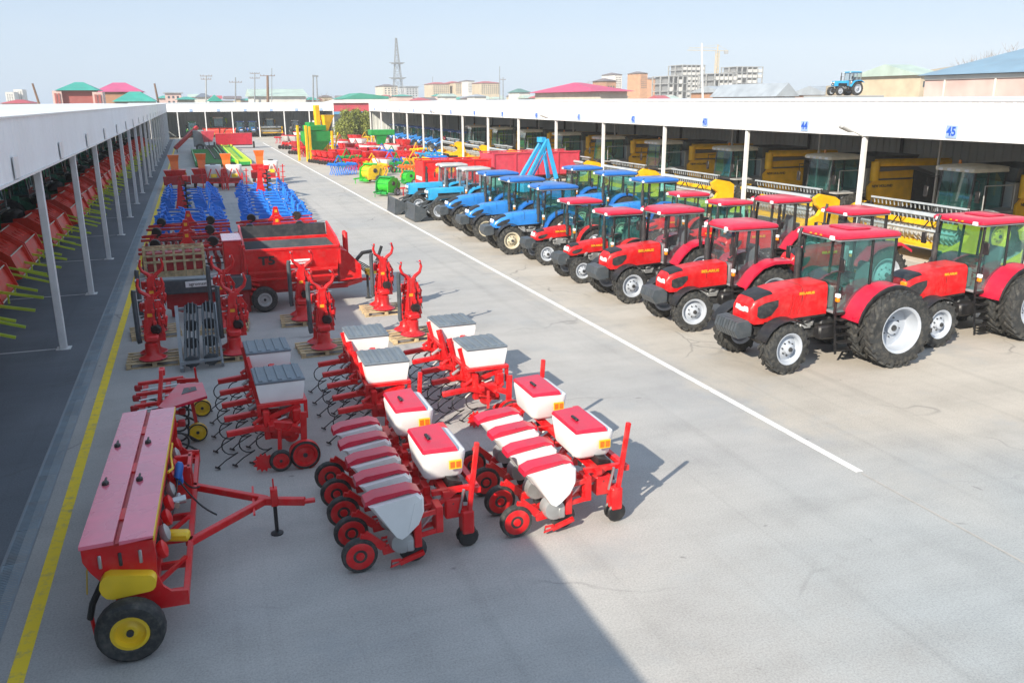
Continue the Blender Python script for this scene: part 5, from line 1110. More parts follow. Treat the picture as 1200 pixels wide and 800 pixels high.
# ------------------------------------------------------------------ drum mowers on pallets
def drum_mower():
    t = thing('drum_mower', 'x', 'drum mower'); z0 = .134
    for y in (-.30, .30):
        d = sub('drum', t, (-.08, y, z0)); q = MB(); q.lathe([(.001, 0), (.28, .0), (.33, .03), (.31, .06), (.21, .11), (.17, .16), (.17, .40), (.13, .44)], (0, 0, 0), (0, 0, 1), 24); q.build('drum_shell', RED, d, 40)
        q = MB(); q.lathe([(.332, .028), (.35, .036), (.332, .045)], (0, 0, 0), (0, 0, 1), 24); q.build('skirt_ring', CRIM, d)
    q = MB(); q.box((-.06, 0, z0 + .54), (.34, .95, .16), None, .04); q.build('gear_housing', RED, t)
    q = MB(); q.prism([(-.22, z0 + .4), (.26, z0 + .4), (.20, 1.0), (.13, 1.65), (-.08, 1.65), (-.16, 1.0)], -.12, .12, 'y'); q.build('mast', RED, t, 0)
    q = MB(); q.bar((.16, -.16, .75), (.16, -.14, 1.55), .05); q.bar((-.14, -.18, .8), (-.12, -.16, 1.6), .04); q.build('lift_link', RED, t, 0)
    for sx in (-1, 1):
        q = MB(); q.tube([(.03, 0, 1.55), (.03 + sx * .12, 0, 1.70), (.03 + sx * .26, 0, 1.80), (.03 + sx * .31, 0, 1.95), (.03 + sx * .27, 0, 2.12)], [.06, .055, .045, .038, .03], 8); f = q.build('hitch_fork', RED, t)
        q = MB(); q.cyl((.03 + sx * .28 - .05, -.12, 2.08), (.03 + sx * .28 - .05, .12, 2.08), .018, None, 6); q.build('hitch_pin', STEEL, f)
    q = MB(); q.bar((.1, 0, 1.62), (.30, 0, 1.25), .06, .1); q.bar((.30, 0, 1.25), (.24, 0, .9), .05); q.build('brace', RED, t, 0)
    q = MB(); q.tube([(-.36, -.12, .52), (-.38, -.12, .6), (-.38, -.12, 1.78), (-.36, -.12, 1.86)], .062, 8); q.build('guard_tube', CHAR, t)
    for z in (.75, 1.2, 1.6): q = MB(); q.bar((-.38, -.12, z), (-.1, -.05, z), .03); q.build('guard_clamp', STEEL, t, 0)
    q = MB(); q.b2(-.13, .05, -.182, -.174, 1.18, 1.26); q.build('sticker', TEXTY, t, 0)
    q = MB(); q.lathe([(.001, -.07), (.12, -.06), (.14, 0), (.12, .06), (.001, .07)], (.06, -.20, .86), (.3, 1, .2), 16); q.build('pulley', BLK, t)
    q = MB(); hose(q, (.05, -.14, 1.7), (.10, -.2, .9), -.12, .014); hose(q, (.12, -.12, 1.6), (.3, -.1, .8), .0, .012); q.build('hose', BLK, t)
    for sy in (-.16, .16): q = MB(); q.prism([(-.26, .62), (.02, .62), (-.02, 1.0), (.14, 1.45), (.06, 1.7), (-.10, 1.66), (-.2, 1.1)], sy - .012, sy + .012, 'y'); q.build('side_plate', RED, t, 0)
    for xx, y2, z1 in ((-.22, .0, 1.5), (.24, -.14, 1.35), (.05, -.2, 1.6), (-.05, .2, 1.6)): q = MB(); q.bar((xx, y2, .66), (xx * .6, y2 * .8, z1), .045, .06); q.box((xx, y2, 1.02), (.09, .09, .12), None, .015); q.box((xx * .8, y2, 1.32), (.08, .1, .1), None, .015); q.build('strut', RED, t, 0)
    q = MB(); q.cyl((.22, -.05, .8), (.10, -.05, 1.45), .035, None, 8); q.build('lift_ram', RED, t); q = MB(); q.box((.26, .1, .98), (.16, .22, .3), (0, R(10), 0), .03); q.box((-.22, .12, 1.38), (.14, .2, .22), None, .03); q.build('bracket_box', RED, t);
    for k in range(4): q = MB(); q.cyl((-.2, -.12, .9 + .22 * k), (.24, -.12, .92 + .22 * k), .014, None, 6); q.build('cross_bolt', STEEL, t)
    return t
dm, ud = drum_mower(), []
DMS = (((-1.30, 21.4), 'beside the yellow line, hidden behind the tilted rollers', 0), ((-1.38, 24.1), 'beside the yellow line next to the mixer conveyor', .1), ((.55, 21.2), 'behind the shaded white hopper cultivator', 0), ((.40, 24.0), 'beside the wheel of the mixer wagon', -.1), ((2.62, 20.9), 'behind the middle white hopper cultivator', .05), ((2.50, 24.0), 'in front of the mixer wagon drawbar end', -.05), ((4.94, 21.3), 'behind the sunlit white hopper cultivator', .1), ((4.86, 24.4), 'in the sun beside the mixer drawbar tip', 0))
for (x, y), w, rz in DMS:
    place(dm, ud, (x, y, .132 * .12), rz, 'upright red drum mower ' + w, 'drum mowers standing on pallets', (.92, .92, .95))
    pallet((x - .05, y, 0), 'wooden pallet under the mower ' + w, rz, 1.25, 1.05)

# ------------------------------------------------------------------ spring tine cultivator with yellow wheels
def tine_cultivator():
    t = thing('tine_cultivator', 'red spring tine cultivator with two yellow wheels', 'cultivator', (-1.05, 16.4, 0))
    for k in range(5): q = MB(); y = -1.5 + k * .62; q.bar((-.42, y, .62 + .02 * k), (.42, y + .06, .64 + .02 * k), .07, .07, .01); b = q.build('cross_beam', RED, t, 0); q = MB(); q.box((-.42, y, .62), (.14, .10, .12), None, .02); q.box((.40, y + .05, .66), (.12, .1, .12), None, .02); q.build('beam_clamp', DRED, b)
    for x in (-.30, .12): q = MB(); q.b2(x - .045, x + .045, -1.85, 1.35, .52, .60, .01); q.build('main_beam', RED, t, 0)
    q = MB(); q.prism([(.18, -1.5), (.85, -1.05), (.78, -.20), (.36, -.15), (.05, -1.35)], .92, .97, 'z'); pl = q.build('side_plate', CRIM, t, 0); q = MB(); q.prism([(.42, -.82), (.68, -.66), (.66, -.44), (.46, -.46)], .972, .976, 'z'); q.build('plate_hole', BLK, pl, 0)
    for k in range(6):
        y = -1.75 + k * .5; q = MB()
        for xx in (.30, -.20): spiral_tine(q, xx, y, .60, .86, 1, .02)
        q.build('spring_tine', BLK, t)
    for i, (px, py) in enumerate(((233, 516), (238, 487))):
        g = gp(px, py) - Vector((-1.05, 16.4, 0)); plain_wheel(t, (g.x, g.y, .17), .17, .10, .15, BYEL); q = MB(); q.lathe([(.171, -.045), (.174, 0), (.171, .045)], (g.x, g.y, .17), (0, 1, 0), 22, False); q.build('wheel_band', BYEL, t)
        q = MB(); q.bar((g.x, g.y + .08, .17), (g.x - .05, g.y + .12, .75), .045, .06); q.bar((g.x - .05, g.y + .12, .72), (.3, g.y + .25, .7), .05, .08); q.cyl((g.x - .05, g.y + .12, .7), (g.x - .06, g.y + .12, .98), .022, None, 6); q.build('wheel_strut', RED, t, 0)
    q = MB(); q.bar((.0, -.5, .62), (.10, -.15, 1.25), .06); q.bar((.0, .5, .66), (.10, .0, 1.25), .06); q.bar((.1, -.12, 1.2), (.1, .1, 1.2), .1); q.build('hitch_tower', RED, t, 0)
    q = MB()
    for k in range(4): q.cyl((-.35, -1.2 + .6 * k, .68), (.3, -1.15 + .6 * k, .72), .018, None, 6)
    q.build('link_rod', STEEL, t)['kind'] = 'stuff'
    q = MB(); q.lathe([(.001, -.03), (.16, -.03), (.18, 0), (.16, .03), (.001, .03)], (-.52, -1.5, .32), (.4, 1, 0), 16); q.build('ridger_disc', BLK, t)
tine_cultivator()
# tilted black cage rollers
t = thing('cage_roller', 'black cage rollers tilted against the mower beside the yellow line', 'roller', (-.45, 21.4, 0), R(8))
for s in (-.42, .42):
    q = MB()
    for k in range(10): a = 2 * PI * k / 10; q.bar((s * .5 + math.cos(a) * .16, -1.1, .22 + math.sin(a) * .16), (s * .5 + .35 + math.cos(a) * .16, 1.0, 1.0 + math.sin(a) * .16), .03, .02)
    for f in (0, .33, .66, 1): q.lathe([(.15, -.012), (.17, 0), (.15, .012)], (s * .5 + .35 * f, -1.1 + 2.1 * f, .22 + .78 * f), (.16, .92, .34), 16)
    q.build('cage', CHAR, t, 0)
q = MB(); q.bar((-.45, -1.15, .06), (-.2, 1.05, 1.05), .08, .12); q.bar((.45, -1.15, .06), (.75, 1.05, 1.05), .05, .1); q.bar((-.45, -1.12, .22), (.45, -1.12, .22), .07); q.bar((-.2, 1.05, 1.0), (.75, 1.05, 1.0), .07); q.bar((-.2, 1.05, 1.0), (-.2, 1.05, .02), .06); q.bar((.75, 1.05, 1.0), (.75, 1.05, .02), .06); q.build('roller_frame', GREY, t, 0)

# ------------------------------------------------------------------ feed mixer wagon
def mixer_wagon():
    t = thing('mixer_wagon', 'red feed mixer wagon marked T5 with grey side conveyor', 'mixer wagon', (2.0, 26.7, 0))
    x0, x1, yn, yf = -.85, 1.75, -1.05, 1.05
    def ring(z, ox, oy): return [(x0 - ox, yn - oy, z), (x1 + ox, yn - oy, z), (x1 + ox, yf + oy, z), (x0 - ox, yf + oy, z)]
    q = MB()
    # open tub: outer and inner skins, sides bulging with height
    for dz, inn in ((0, 0), (0, .04)):
        pass
    out = [ring(.55, -.25, -.35), ring(.95, -.02, -.10), ring(1.35, .02, .0), ring(1.80, .05, .08)]
    q.rings(out, False); q.quad(*out[0])
    inn = [ring(.62, -.30, -.40), ring(.95, -.07, -.15), ring(1.80, .0, .03)]; q.rings(inn, False); q.quad(*inn[0]); q.add(out[-1] + inn[-1], [(0, 1, 5, 4), (1, 2, 6, 5), (2, 3, 7, 6), (3, 0, 4, 7)])
    tub = q.build('tub', RED, t, 0)
    q = MB(); q.rings([ring(.66, -.32, -.42), ring(.97, -.085, -.165), ring(1.79, -.015, .015)], False); q.quad(*ring(.66, -.32, -.42)); q.build('tub_lining', CHAR, tub, 0)
    for (ya, yb) in ((yn - .10, yn - .02), (yf + .02, yf + .10)): q = MB(); q.b2(x0 - .05, x1 + .06, ya, yb, 1.80, 1.88, .01); q.build('rim_rail', RED, t, 0)
    q = MB(); q.prism([(yf + .06, 1.86), (yf + .10, 1.86), (yf + .28, 2.22), (yf + .24, 2.24)], x0, x1, 'x'); q.build('extension_board', BLK, t, 0)
    q = MB(); q.prism([(yn + .05, 1.86), (yn + .9, 1.66), (yn + .9, 1.62), (yn + .05, 1.80)], x0 + .05, x1 - .02, 'x'); q.build('inner_flap', CHAR, t, 0)
    for x in (x0 - .06, x1 + .06): q = MB(); q.prism([(yn - .08, 1.3), (yf + .1, 1.3), (yf + .3, 2.28), (yn + .5, 2.05), (yn - .06, 1.9)], x - .03, x + .03, 'x'); q.build('end_board', RED, t, 0)
    q = MB(); q.lathe([(.26, -1.0), (.26, 1.0)], (.45, 0, 1.0), (1, 0, 0), 14); q.build('mixing_auger', DARK, t)
    for k in range(2): q = MB(); z = .95 + .22 * k; q.b2(x0 + .02, x1 - .02, yn - .06 - .03 * k, yn - .02 - .03 * k, z, z + .05); q.build('side_rib', RED, tub, 0)
    lettering('T5', .34, TEXTK, tub, (-.30, yn - .095, 1.52), (1, 0, 0.03), (0, 0, 1), bold=.012, sx=1.25)
    q = MB(); q.b2(.35, .95, yn - .11, yn - .085, 1.38, 1.52, .004); s_ = q.build('name_plate', WHITE, tub, 0); lettering('agromaster', .10, TEXTR, s_, (.65, yn - .115, 1.45), (1, 0, 0), (0, 0, 1))
    # chassis, axle, wheels
    q = MB()
    for y in (-.5, .5): q.b2(x0, x1 + .35, y - .06, y + .06, .44, .58, .01)
    q.cyl((-.45, -1.0, .38), (-.45, 1.0, .38), .06); q.build('chassis', DRED, t, 0)
    for y in (-1.05, 1.05): plain_wheel(t, (-.45, y, .38), .38, .26, .2, LGREY)
    # drawbar, gearbox and jack
    tip = gp(434, 326, .55) - Vector((2.0, 26.7, 0)); q = MB()
    for y in (-.45, .45): q.bar((x1 + .2, y, .5), (tip.x - .3, tip.y + y * .2, .55), .10, .14, .01)
    q.bar((tip.x - .4, tip.y, .55), (tip.x + .05, tip.y, .55), .16, .08); q.build('drawbar', RED, t, 0)
    q = MB(); jx = x1 + 1.0; q.cyl((jx, -.35, .02), (jx, -.35, .75), .04); q.lathe([(.1, 0), (.1, .03), (.04, .05)], (jx, -.35, 0), (0, 0, 1), 12); q.build('jack_leg', DARK, t)
    q = MB(); q.prism([(x1 + .08, .7), (x1 + .75, .75), (x1 + .75, 1.15), (x1 + .35, 1.6), (x1 + .08, 1.7)], -.75, .75, 'y'); q.build('gear_cover', RED, t, 0)
    for y in (.62, .90): q = MB(); q.b2(x1 + .48, x1 + .60, y - .06, y + .06, .8, 2.0, .03); q.build('hydraulic_tower', RED, t)
    q = MB(); q.tube([(x1 + .5, -.6, .75), (x1 + .55, -.62, 1.2), (x1 + .85, -.5, 1.48), (x1 + 1.15, -.45, 1.5)], .06, 8); q.tube([(x1 + 1.1, -.4, .8), (x1 + 1.35, -.35, 1.25), (x1 + 1.5, -.3, 1.62)], .05, 8); q.build('pipe', BLK, t)
    q = MB(); q.cyl((x1 + 1.0, -.3, .75), (x1 + 1.5, -.2, .85), .07); q.box((x1 + 1.1, -.1, .8), (.25, .25, .2), None, .03); q.build('drive_guard', BYEL, t)
    q = MB()
    for k in range(5): hose(q, (x1 + .6, -.3 + .15 * k, 1.2), (x1 + 1.4, -.2 + .1 * k, .7), .15 - .05 * k, .018)
    q.build('hydraulic_hose', BLK, t)
    # left tower and conveyor
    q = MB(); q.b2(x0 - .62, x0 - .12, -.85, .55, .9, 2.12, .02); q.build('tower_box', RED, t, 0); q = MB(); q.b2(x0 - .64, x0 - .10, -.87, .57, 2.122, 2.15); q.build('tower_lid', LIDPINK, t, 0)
    q = MB(); q.bar((x0 - .1, -.95, .5), (x0 - .1, -.9, 2.0), .10, .14); q.build('corner_post', RED, t, 0)
    q = MB(); q.bar((x0 + .05, -.92, .92), (x0 - 2.5, -1.0, .98), .5, .42, .03); cv = q.build('conveyor', CHAR, t, 0)
    q = MB(); q.box((x0 - 1.35, -1.243, 1.02), (.78, .014, .17), (0, 0, R(2)), .003); s_ = q.build('name_plate', WHITE, cv, 0); lettering('agromaster', .13, TEXTK, s_, (x0 - 1.35, -1.255, 1.02), (1, .035, 0), (0, 0, 1))
    q = MB(); q.prism([(x0 + .1, .72), (x0 - 2.3, .72), (x0 - 2.3, .30), (x0 - 1.9, .16), (x0 - 1.05, .36), (x0 - .65, .42), (x0 - .25, .16), (x0 + .1, .2)], -.95, -.88, 'y'); q.build('skirt', DRED, t, 0)
    for k in range(4): q = MB(); q.box((x0 + .15, -1.02, .52 + .16 * k), (.30, .05, .07), (0, R(18), 0), .01); q.build('side_step', RED, t, 0)
    q = MB(); q.b2(x0 - .3, x0 + .0, -1.0, -.2, .02, .75, .02); q.b2(x0 - 2.2, x0 - 2.1, -.8, -.7, .02, .75); q.build('support_leg', DRED, t, 0)
mixer_wagon()
# ------------------------------------------------------------------ combine harvesters (x forward, front axle at x 0)
def reel(parent, loc, W, Rr, mat, bats=6, tines=18):
    r = sub('reel', parent, loc)
    q = MB(); q.cyl((0, -W / 2, 0), (0, W / 2, 0), .06, None, 8); q.build('reel_shaft', DARK, r)
    for k in range(bats):
        a = 2 * PI * (k + .35) / bats; c = (math.cos(a) * Rr, math.sin(a) * Rr); q = MB(); q.bar((c[0], -W / 2, c[1]), (c[0], W / 2, c[1]), .13, .07, up=(c[0], 0, c[1]))
        for j in range(tines): y = -W / 2 + (j + .5) * W / tines; q.bar((c[0], y, c[1]), (c[0] - .05, y, c[1] - .22), .03, .03)
        q.build('bat', mat, r, 0)
    for y in (-W / 2, -W / 6, W / 6, W / 2):
        q = MB()
        for k in range(bats): a = 2 * PI * (k + .35) / bats; q.bar((0, y, 0), (math.cos(a) * Rr, y, math.sin(a) * Rr), .05, .02, up=(0, 1, 0))
        q.build('spider', DARK, r, 0)
    return r
def combine(label, group, body, trim, roofm, tank, kind='yellow'):
    t = thing('combine_harvester', label, 'combine', (0, 0, 0), 0, group); W = 4.9
    # body
    q = MB(); q.prism([(-.3, 1.0), (.55, 1.25), (.55, 1.75), (-.6, 1.85), (-.6, 2.75), (-3.6, 2.75), (-5.0, 2.3), (-5.6, 1.5), (-5.4, .95), (-3.0, .75)], -1.18, 1.18, 'y'); q.build('body', trim, t, 0)
    for sy in (-1, 1):
        q = MB(); q.prism([(-.75, 1.15), (-.75, 1.95), (-1.0, 2.2), (-3.3, 2.2), (-3.3, 1.0), (-1.1, .95)], sy * 1.25 - .05, sy * 1.25 + .05, 'y'); p = q.build('side_panel', body, t, 0)
        lettering('NEW HOLLAND' if kind == 'yellow' else '', .16, TEXTK, p, (-1.55, sy * 1.305, 1.95), (-sy, 0, 0), (0, 0, 1), bold=.004) if kind == 'yellow' else None
        q = MB(); q.prism([(-1.0, 2.28), (-1.2, 2.58), (-3.3, 2.62), (-3.3, 2.28)], sy * 1.22 - .05, sy * 1.22 + .05, 'y'); q.build('upper_panel', body, t, 0)
        q = MB(); q.prism([(-3.38, 1.0), (-3.38, 2.6), (-4.9, 2.2), (-5.5, 1.45), (-5.3, 1.0)], sy * 1.24 - .04, sy * 1.24 + .04, 'y'); q.build('rear_panel', CHAR if kind == 'yellow' else body, t, 0)
        wheel(t, (0, sy * 1.25, .85), .85, .5, .44, BYEL if kind == 'yellow' else CREAM, sy > 0, 22, .045, .2, 'drive_wheel', .16); wheel(t, (-3.9, sy * 1.05, .52), .52, .32, .28, BYEL if kind == 'yellow' else CREAM, sy > 0, 16, .03, .25, 'steer_wheel')
    q = MB(); q.rings([[(-.75, -1.1, 2.76), (-3.3, -1.1, 2.76), (-3.3, 1.1, 2.76), (-.75, 1.1, 2.76)], [(-.55, -1.35, 3.3), (-3.5, -1.35, 3.3), (-3.5, 1.35, 3.3), (-.55, 1.35, 3.3)]], False); q.build('grain_tank', tank, t, 0)
    q = MB(); q.b2(-5.0, -3.6, -.8, .8, 2.76, 3.05, .05); q.build('engine_deck', trim, t, 0)
    q = MB(); q.cyl((-1.0, 1.35, 3.0), (-5.2, 1.45, 2.95), .17, None, 12); q.cyl((-1.0, 1.35, 2.2), (-1.0, 1.35, 3.05), .2, None, 12); q.build('unloading_auger', body, t)
    # cab
    q = MB()
    for x, y in ((.95, -.75), (.95, .75), (-.55, -.8), (-.55, .8), (.3, -.82), (.3, .82)): q.bar((x, y, 1.75), (x - (.12 if x > .5 else 0), y, 3.15), .07)
    q.b2(-.6, .98, -.85, .85, 1.68, 1.78); q.build('cab_frame', DARK, t, 0)
    q = MB(); slab(q, -.75, 1.12, .92, 3.14, 3.32, .12, .05, 3, .04); rf = q.build('cab_roof', roofm, t, 40)
    q = MB(); q.cyl((.2, -.6, 3.36), (.2, -.6, 3.5), .06, .05, 10); q.build('beacon', AMBER, rf)
    for y in (-.6, -.2, .2, .6): q = MB(); q.box((1.1, y, 3.2), (.08, .2, .1), None, .02); q.build('work_lamp', LAMP, rf)
    q = MB(); q.pane([(.97, -.74, 1.8), (.97, .74, 1.8), (.86, .74, 3.12), (.86, -.74, 3.12)]); q.build('windscreen', GLASST, t, 0)
    for sy in (-1, 1):
        q = MB(); q.pane([(.92, sy * .78, 1.8), (.33, sy * .83, 1.8), (.33, sy * .83, 3.12), (.84, sy * .78, 3.12)]); q.build('side_window', GLASST, t, 0); q = MB(); q.pane([(.27, sy * .83, 1.8), (-.5, sy * .82, 1.8), (-.5, sy * .82, 3.12), (.27, sy * .83, 3.12)]); q.build('door_window', GLASST, t, 0)
        q = MB(); q.tube([(.9, sy * .8, 2.9), (1.1, sy * 1.2, 2.85), (1.1, sy * 1.2, 2.4)], .02, 6); q.box((1.1, sy * 1.2, 2.3), (.06, .22, .42), None, .02); q.build('mirror', BLK, t)
    q = MB(); q.box((.0, 0, 2.1), (.5, .5, .15), None, .05); q.box((-.25, 0, 2.5), (.14, .5, .7), None, .05); q.cyl((.5, 0, 1.78), (.42, 0, 2.3), .04); q.build('seat', SEAT, t)
    q = MB()
    for x in (.05, .55): q.bar((x, 1.05, .45), (x, 1.0, 1.75), .05)
    for k in range(5): q.b2(.05, .55, .95, 1.12, .5 + .27 * k, .53 + .27 * k)
    q.build('ladder', DARK, t, 0)
    q = MB()
    for p0, p1 in (((-.55, 1.3, 1.8), (-.55, 1.3, 2.7)), ((.9, 1.3, 1.8), (.9, 1.3, 2.7)), ((-.55, 1.3, 2.7), (.9, 1.3, 2.7))): q.cyl(p0, p1, .02, None, 6)
    q.b2(-.6, 1.0, .85, 1.32, 1.68, 1.74); q.build('handrail', LGREY, t, 0)
    q = MB(); q.prism([(.5, .95), (.5, 1.55), (2.0, 1.2), (2.0, .6)] if kind == 'yellow' else [(.5, .95), (.5, 1.55), (2.0, 1.05), (2.0, .45)], -.65, .65, 'y'); q.build('feeder_house', trim, t, 0)
    # header
    h = sub('header', t, (2.0, 0, .48 if kind == 'yellow' else .12))
    if kind == 'yellow':
        q = MB(); q.prism([(0, .18), (0, 1.05), (.12, 1.08), (.18, .6), (.35, .28), (.9, .14), (1.15, .12), (1.15, .08), (.3, .12)], -W / 2, W / 2, 'y'); q.build('trough', body, h, 0)
        q = MB(); q.lathe([(.21, -W / 2 + .1), (.21, W / 2 - .1)], (.5, 0, .48), (0, 1, 0), 14)
        for k in range(20):
            y = -W / 2 + .2 + k * (W - .4) / 19; q.lathe([(.21, -.008), (.30, -.004), (.30, .004), (.21, .008)], (.5, y, .48), (.0, 1, .28 * (1 if y > 0 else -1)), 14)
        q.build('auger', LGREY, h)
        for sy in (-1, 1):
            q = MB(); q.prism([(-.05, .12), (-.05, 1.12), (.2, 1.28), (.95, 1.42), (1.25, 1.25), (1.12, .95), (.85, .75), (1.0, .52), (1.75, .22), (1.75, .08), (.3, .06)], sy * (W / 2 + .12) - .11, sy * (W / 2 + .12) + .11, 'y'); e = q.build('end_divider', body, h, 0)
            q = MB(); q.lathe([(.001, -.03), (.40, -.03), (.42, 0), (.40, .03), (.001, .03)], (.72, sy * (W / 2 - .05), .98), (0, 1, 0), 22); q.build('reel_end_disc', BLK, e)
        reel(h, (.72, 0, 1.06), W - .3, .52, REELG, 5, 22)
        q = MB(); q.b2(1.13, 1.19, -W / 2, W / 2, .07, .10); q.build('cutter_bar', STEEL, h, 0)
    else:
        W = 5.6; hwid = 2.55
        for yc in (-1.42, 1.42):
            q = MB(); q.prism([(-.15, .30), (-.15, 1.44), (.12, 1.50), (.80, 1.06), (1.05, .42), (.30, .25)], yc - hwid / 2, yc + hwid / 2, 'y'); tr = q.build('trough', S_['red'], h, 0)
            for sy in (-1, 1): q = MB(); q.prism([(-.2, .26), (-.2, 1.56), (.30, 1.60), (.90, 1.16), (1.14, .44), (.4, .2)], yc + sy * (hwid / 2 + .02) - .04, yc + sy * (hwid / 2 + .02) + .04, 'y'); q.build('side_plate', S_['red'], h, 0)
            for k in range(5): q = MB(); y = yc - 1.05 + .52 * k; q.lathe([(.001, .03), (.16, .03), (.18, 0)], (.46, y, 1.285), (.55, 0, .83), 10); q.build('housing_boss', S_['red'], h)
            for x, z in ((.05, 1.50), (.84, 1.12), (1.12, .46)): q = MB(); q.cyl((x, yc - hwid / 2, z), (x, yc + hwid / 2, z), .022, None, 6); q.build('guard_rod', CREAM, h)
            for k in range(2):
                y = yc - .62 + 1.15 * k; L2 = 1.75 + .3 * ((k + (yc > 0)) % 2)
                q = MB(); q.bar((.75, y, .70), (L2, y, .40), .08, .07); q.bar((1.15, y, .58), (1.15, y, .30), .05); q.build('divider_frame', LIME, h, 0)
        for sy in (-1, 1):
            q = MB(); y = sy * (W / 2 + .12); q.bar((.5, y, .95), (2.1, y, .42), .07, .06); q.bar((.6, y, .9), (.6, y, .30), .05); q.build('end_divider', LIME, h, 0)
        q = MB()
        for y in (-1.6, 1.6): q.bar((-.1, y, .3), (-.1, y, -.1), .12)
        q.b2(-.35, -.16, -W / 2, W / 2, .35, .95); q.build('header_frame', DARK, h, 0)
        q = MB(); slab(q, 2.0 - 2.0 - 1.0, -.4, .8, 1.2, 1.6, .2, .1); q.build('feeder_cover', BLK, h)
    return t
S_ = {'red': ORED}
NUM = {30 + k: w for k, w in enumerate('thirty,thirty-one,thirty-two,thirty-three,thirty-four,thirty-five,thirty-six,thirty-seven,thirty-eight,thirty-nine,forty,forty-one,forty-two,forty-three,forty-four,forty-five,forty-six'.split(','))}
ORD = 'first,second,third,fourth,fifth,sixth,seventh,eighth,ninth,tenth,eleventh,twelfth,thirteenth,fourteenth,fifteenth,sixteenth'.split(',')
pc = combine('x', 'yellow combines in the numbered bays', YEL, GREY, CREAM, CHAR); uc = []
for i in range(-1, 9):
    n = 45 - i
    place(pc, uc, (XR + 3.45 + rnd.uniform(-.1, .1), yr(i) + 5.6, 0), PI + rnd.uniform(-.01, .01), 'yellow combine harvester in the bay under sign ' + NUM[n] if n < 46 else 'yellow combine harvester in the bay without a sign', 'yellow combines in the numbered bays', 1.04)
# blue tractors in the last numbered bays
for i in range(9, 14):
    for k in range(2):
        place(pu, uu, (XR + 3.6, yr(i + .27 + .46 * k), 0), jit(), 'blue tractor in the bay under sign %s, %s' % (NUM[45 - i], 'nearer the higher numbered bay' if k == 0 else 'nearer the lower numbered bay'), 'blue tractors under the numbered shed')
q = MB(); q.add([(0, 0, 1.2), (.1, .9, 1.5), (.1, 1.1, 2.3), (0, .2, 2.1)], [(0, 1, 2, 3)]); q.prism([(0, .02), (.05, .02), (.05, 2.4), (0, 2.4)], -.02, .02, 'y')
tag(q.build('red_flag', CRIM, None, 0, loc=(XR + .5, yr(9.05), 0)), 'red flag standing beside the first blue tractor bay', 'flag')
# green combines with red corn headers under the drain shed
S_['red'] = ORED
pg = combine('x', 'green combines under the drain shed', LIME, DGRN, CREAM, DGRN, 'green'); ug = []
for k in range(-1, 15):
    y = LP0 + BAY * (k + .5)
    where = 'just past the entrance gap' if k == -1 else 'between the first two posts' if k == 0 else 'in the %s bay past the entrance gap' % ORD[k]
    place(pg, ug, (XL - 5.05 + rnd.uniform(-.12, .12), y - .15, 0), rnd.uniform(-.02, .02), 'green combine with red corn header ' + where, 'green combines under the drain shed')

# ------------------------------------------------------------------ ploughs
def plough():
    t = thing('blue_plough', 'x', 'plough')
    q = MB(); q.bar((-1.55, .45, .78), (1.45, -.35, .78), .11, .13, .01); q.build('beam', PBLUE, t, 0)
    for k in range(4):
        f = .08 + k * .28; x, y = -1.55 + 3.0 * f, .45 - .8 * f; b = sub('plough_body', t, (x, y, 0))
        q = MB(); q.tube([(0, 0, .82), (-.08, -.05, 1.0), (.10, -.12, .92), (.16, -.2, .6), (.10, -.26, .22)], .05, 6); q.build('leg', PBLUE, b)
        q = MB(); rows = []
        for i in range(5):
            a = i / 4; rows.append([(-.30 + .62 * u - .1 * a, -.45 - .12 * math.sin(PI * .5 * a) + .30 * u * (1 - .3 * a), .03 + .46 * a + .06 * math.sin(PI * u)) for u in (0, .33, .66, 1)])
        q.rings(rows, False, False); q.build('mouldboard', PBLUE, b, 60)
        q = MB(); q.bar((-.36, -.50, .03), (.34, -.16, .03), .12, .02); q.build('share', PBLUE, b, 0)
    q = MB(); q.bar((.75, -.55, .7), (.85, -.1, 1.38), .06, .09); q.bar((1.25, .3, .7), (.9, 0, 1.38), .06, .09); q.bar((.88, -.08, 1.36), (.88, .10, 1.36), .1); q.bar((.70, -.6, .62), (1.35, .45, .62), .08, .1); q.build('hitch_tower', PBLUE, t, 0)
    q = MB(); q.tube([(-1.3, .4, .82), (-1.35, .5, 1.15), (-1.2, .8, 1.2), (-1.15, .95, .9)], .04, 6); q.lathe([(.17, -.05), (.2, 0), (.17, .05)], (-1.15, .98, .2), (.3, 1, 0), 16); q.bar((-1.15, .95, .9), (-1.15, .95, .2), .05); q.build('depth_wheel', PBLUE, t)
    return t
pp, upl = plough(), []
for col, (x0, ys) in enumerate(((-.35, 43.0), (3.75, 44.2))):
    for r in range(11):
        y = ys + r * 1.62
        if any(abs(y - gp(*d).y) < 1.0 and abs(x0 - gp(*d).x) < 2.2 for d in ((221, 252), (315, 234))): continue
        place(pp, upl, (x0 + rnd.uniform(-.1, .1) + (.04 * r if col else 0), y, 0), rnd.uniform(-.05, .05), 'blue mouldboard plough in the packed block beside the yellow line' if col == 0 else 'blue mouldboard plough in the packed block beside the open lane', 'blue ploughs beside the yellow line' if col == 0 else 'blue ploughs beside the open lane', (1.08, 1.0, .74))

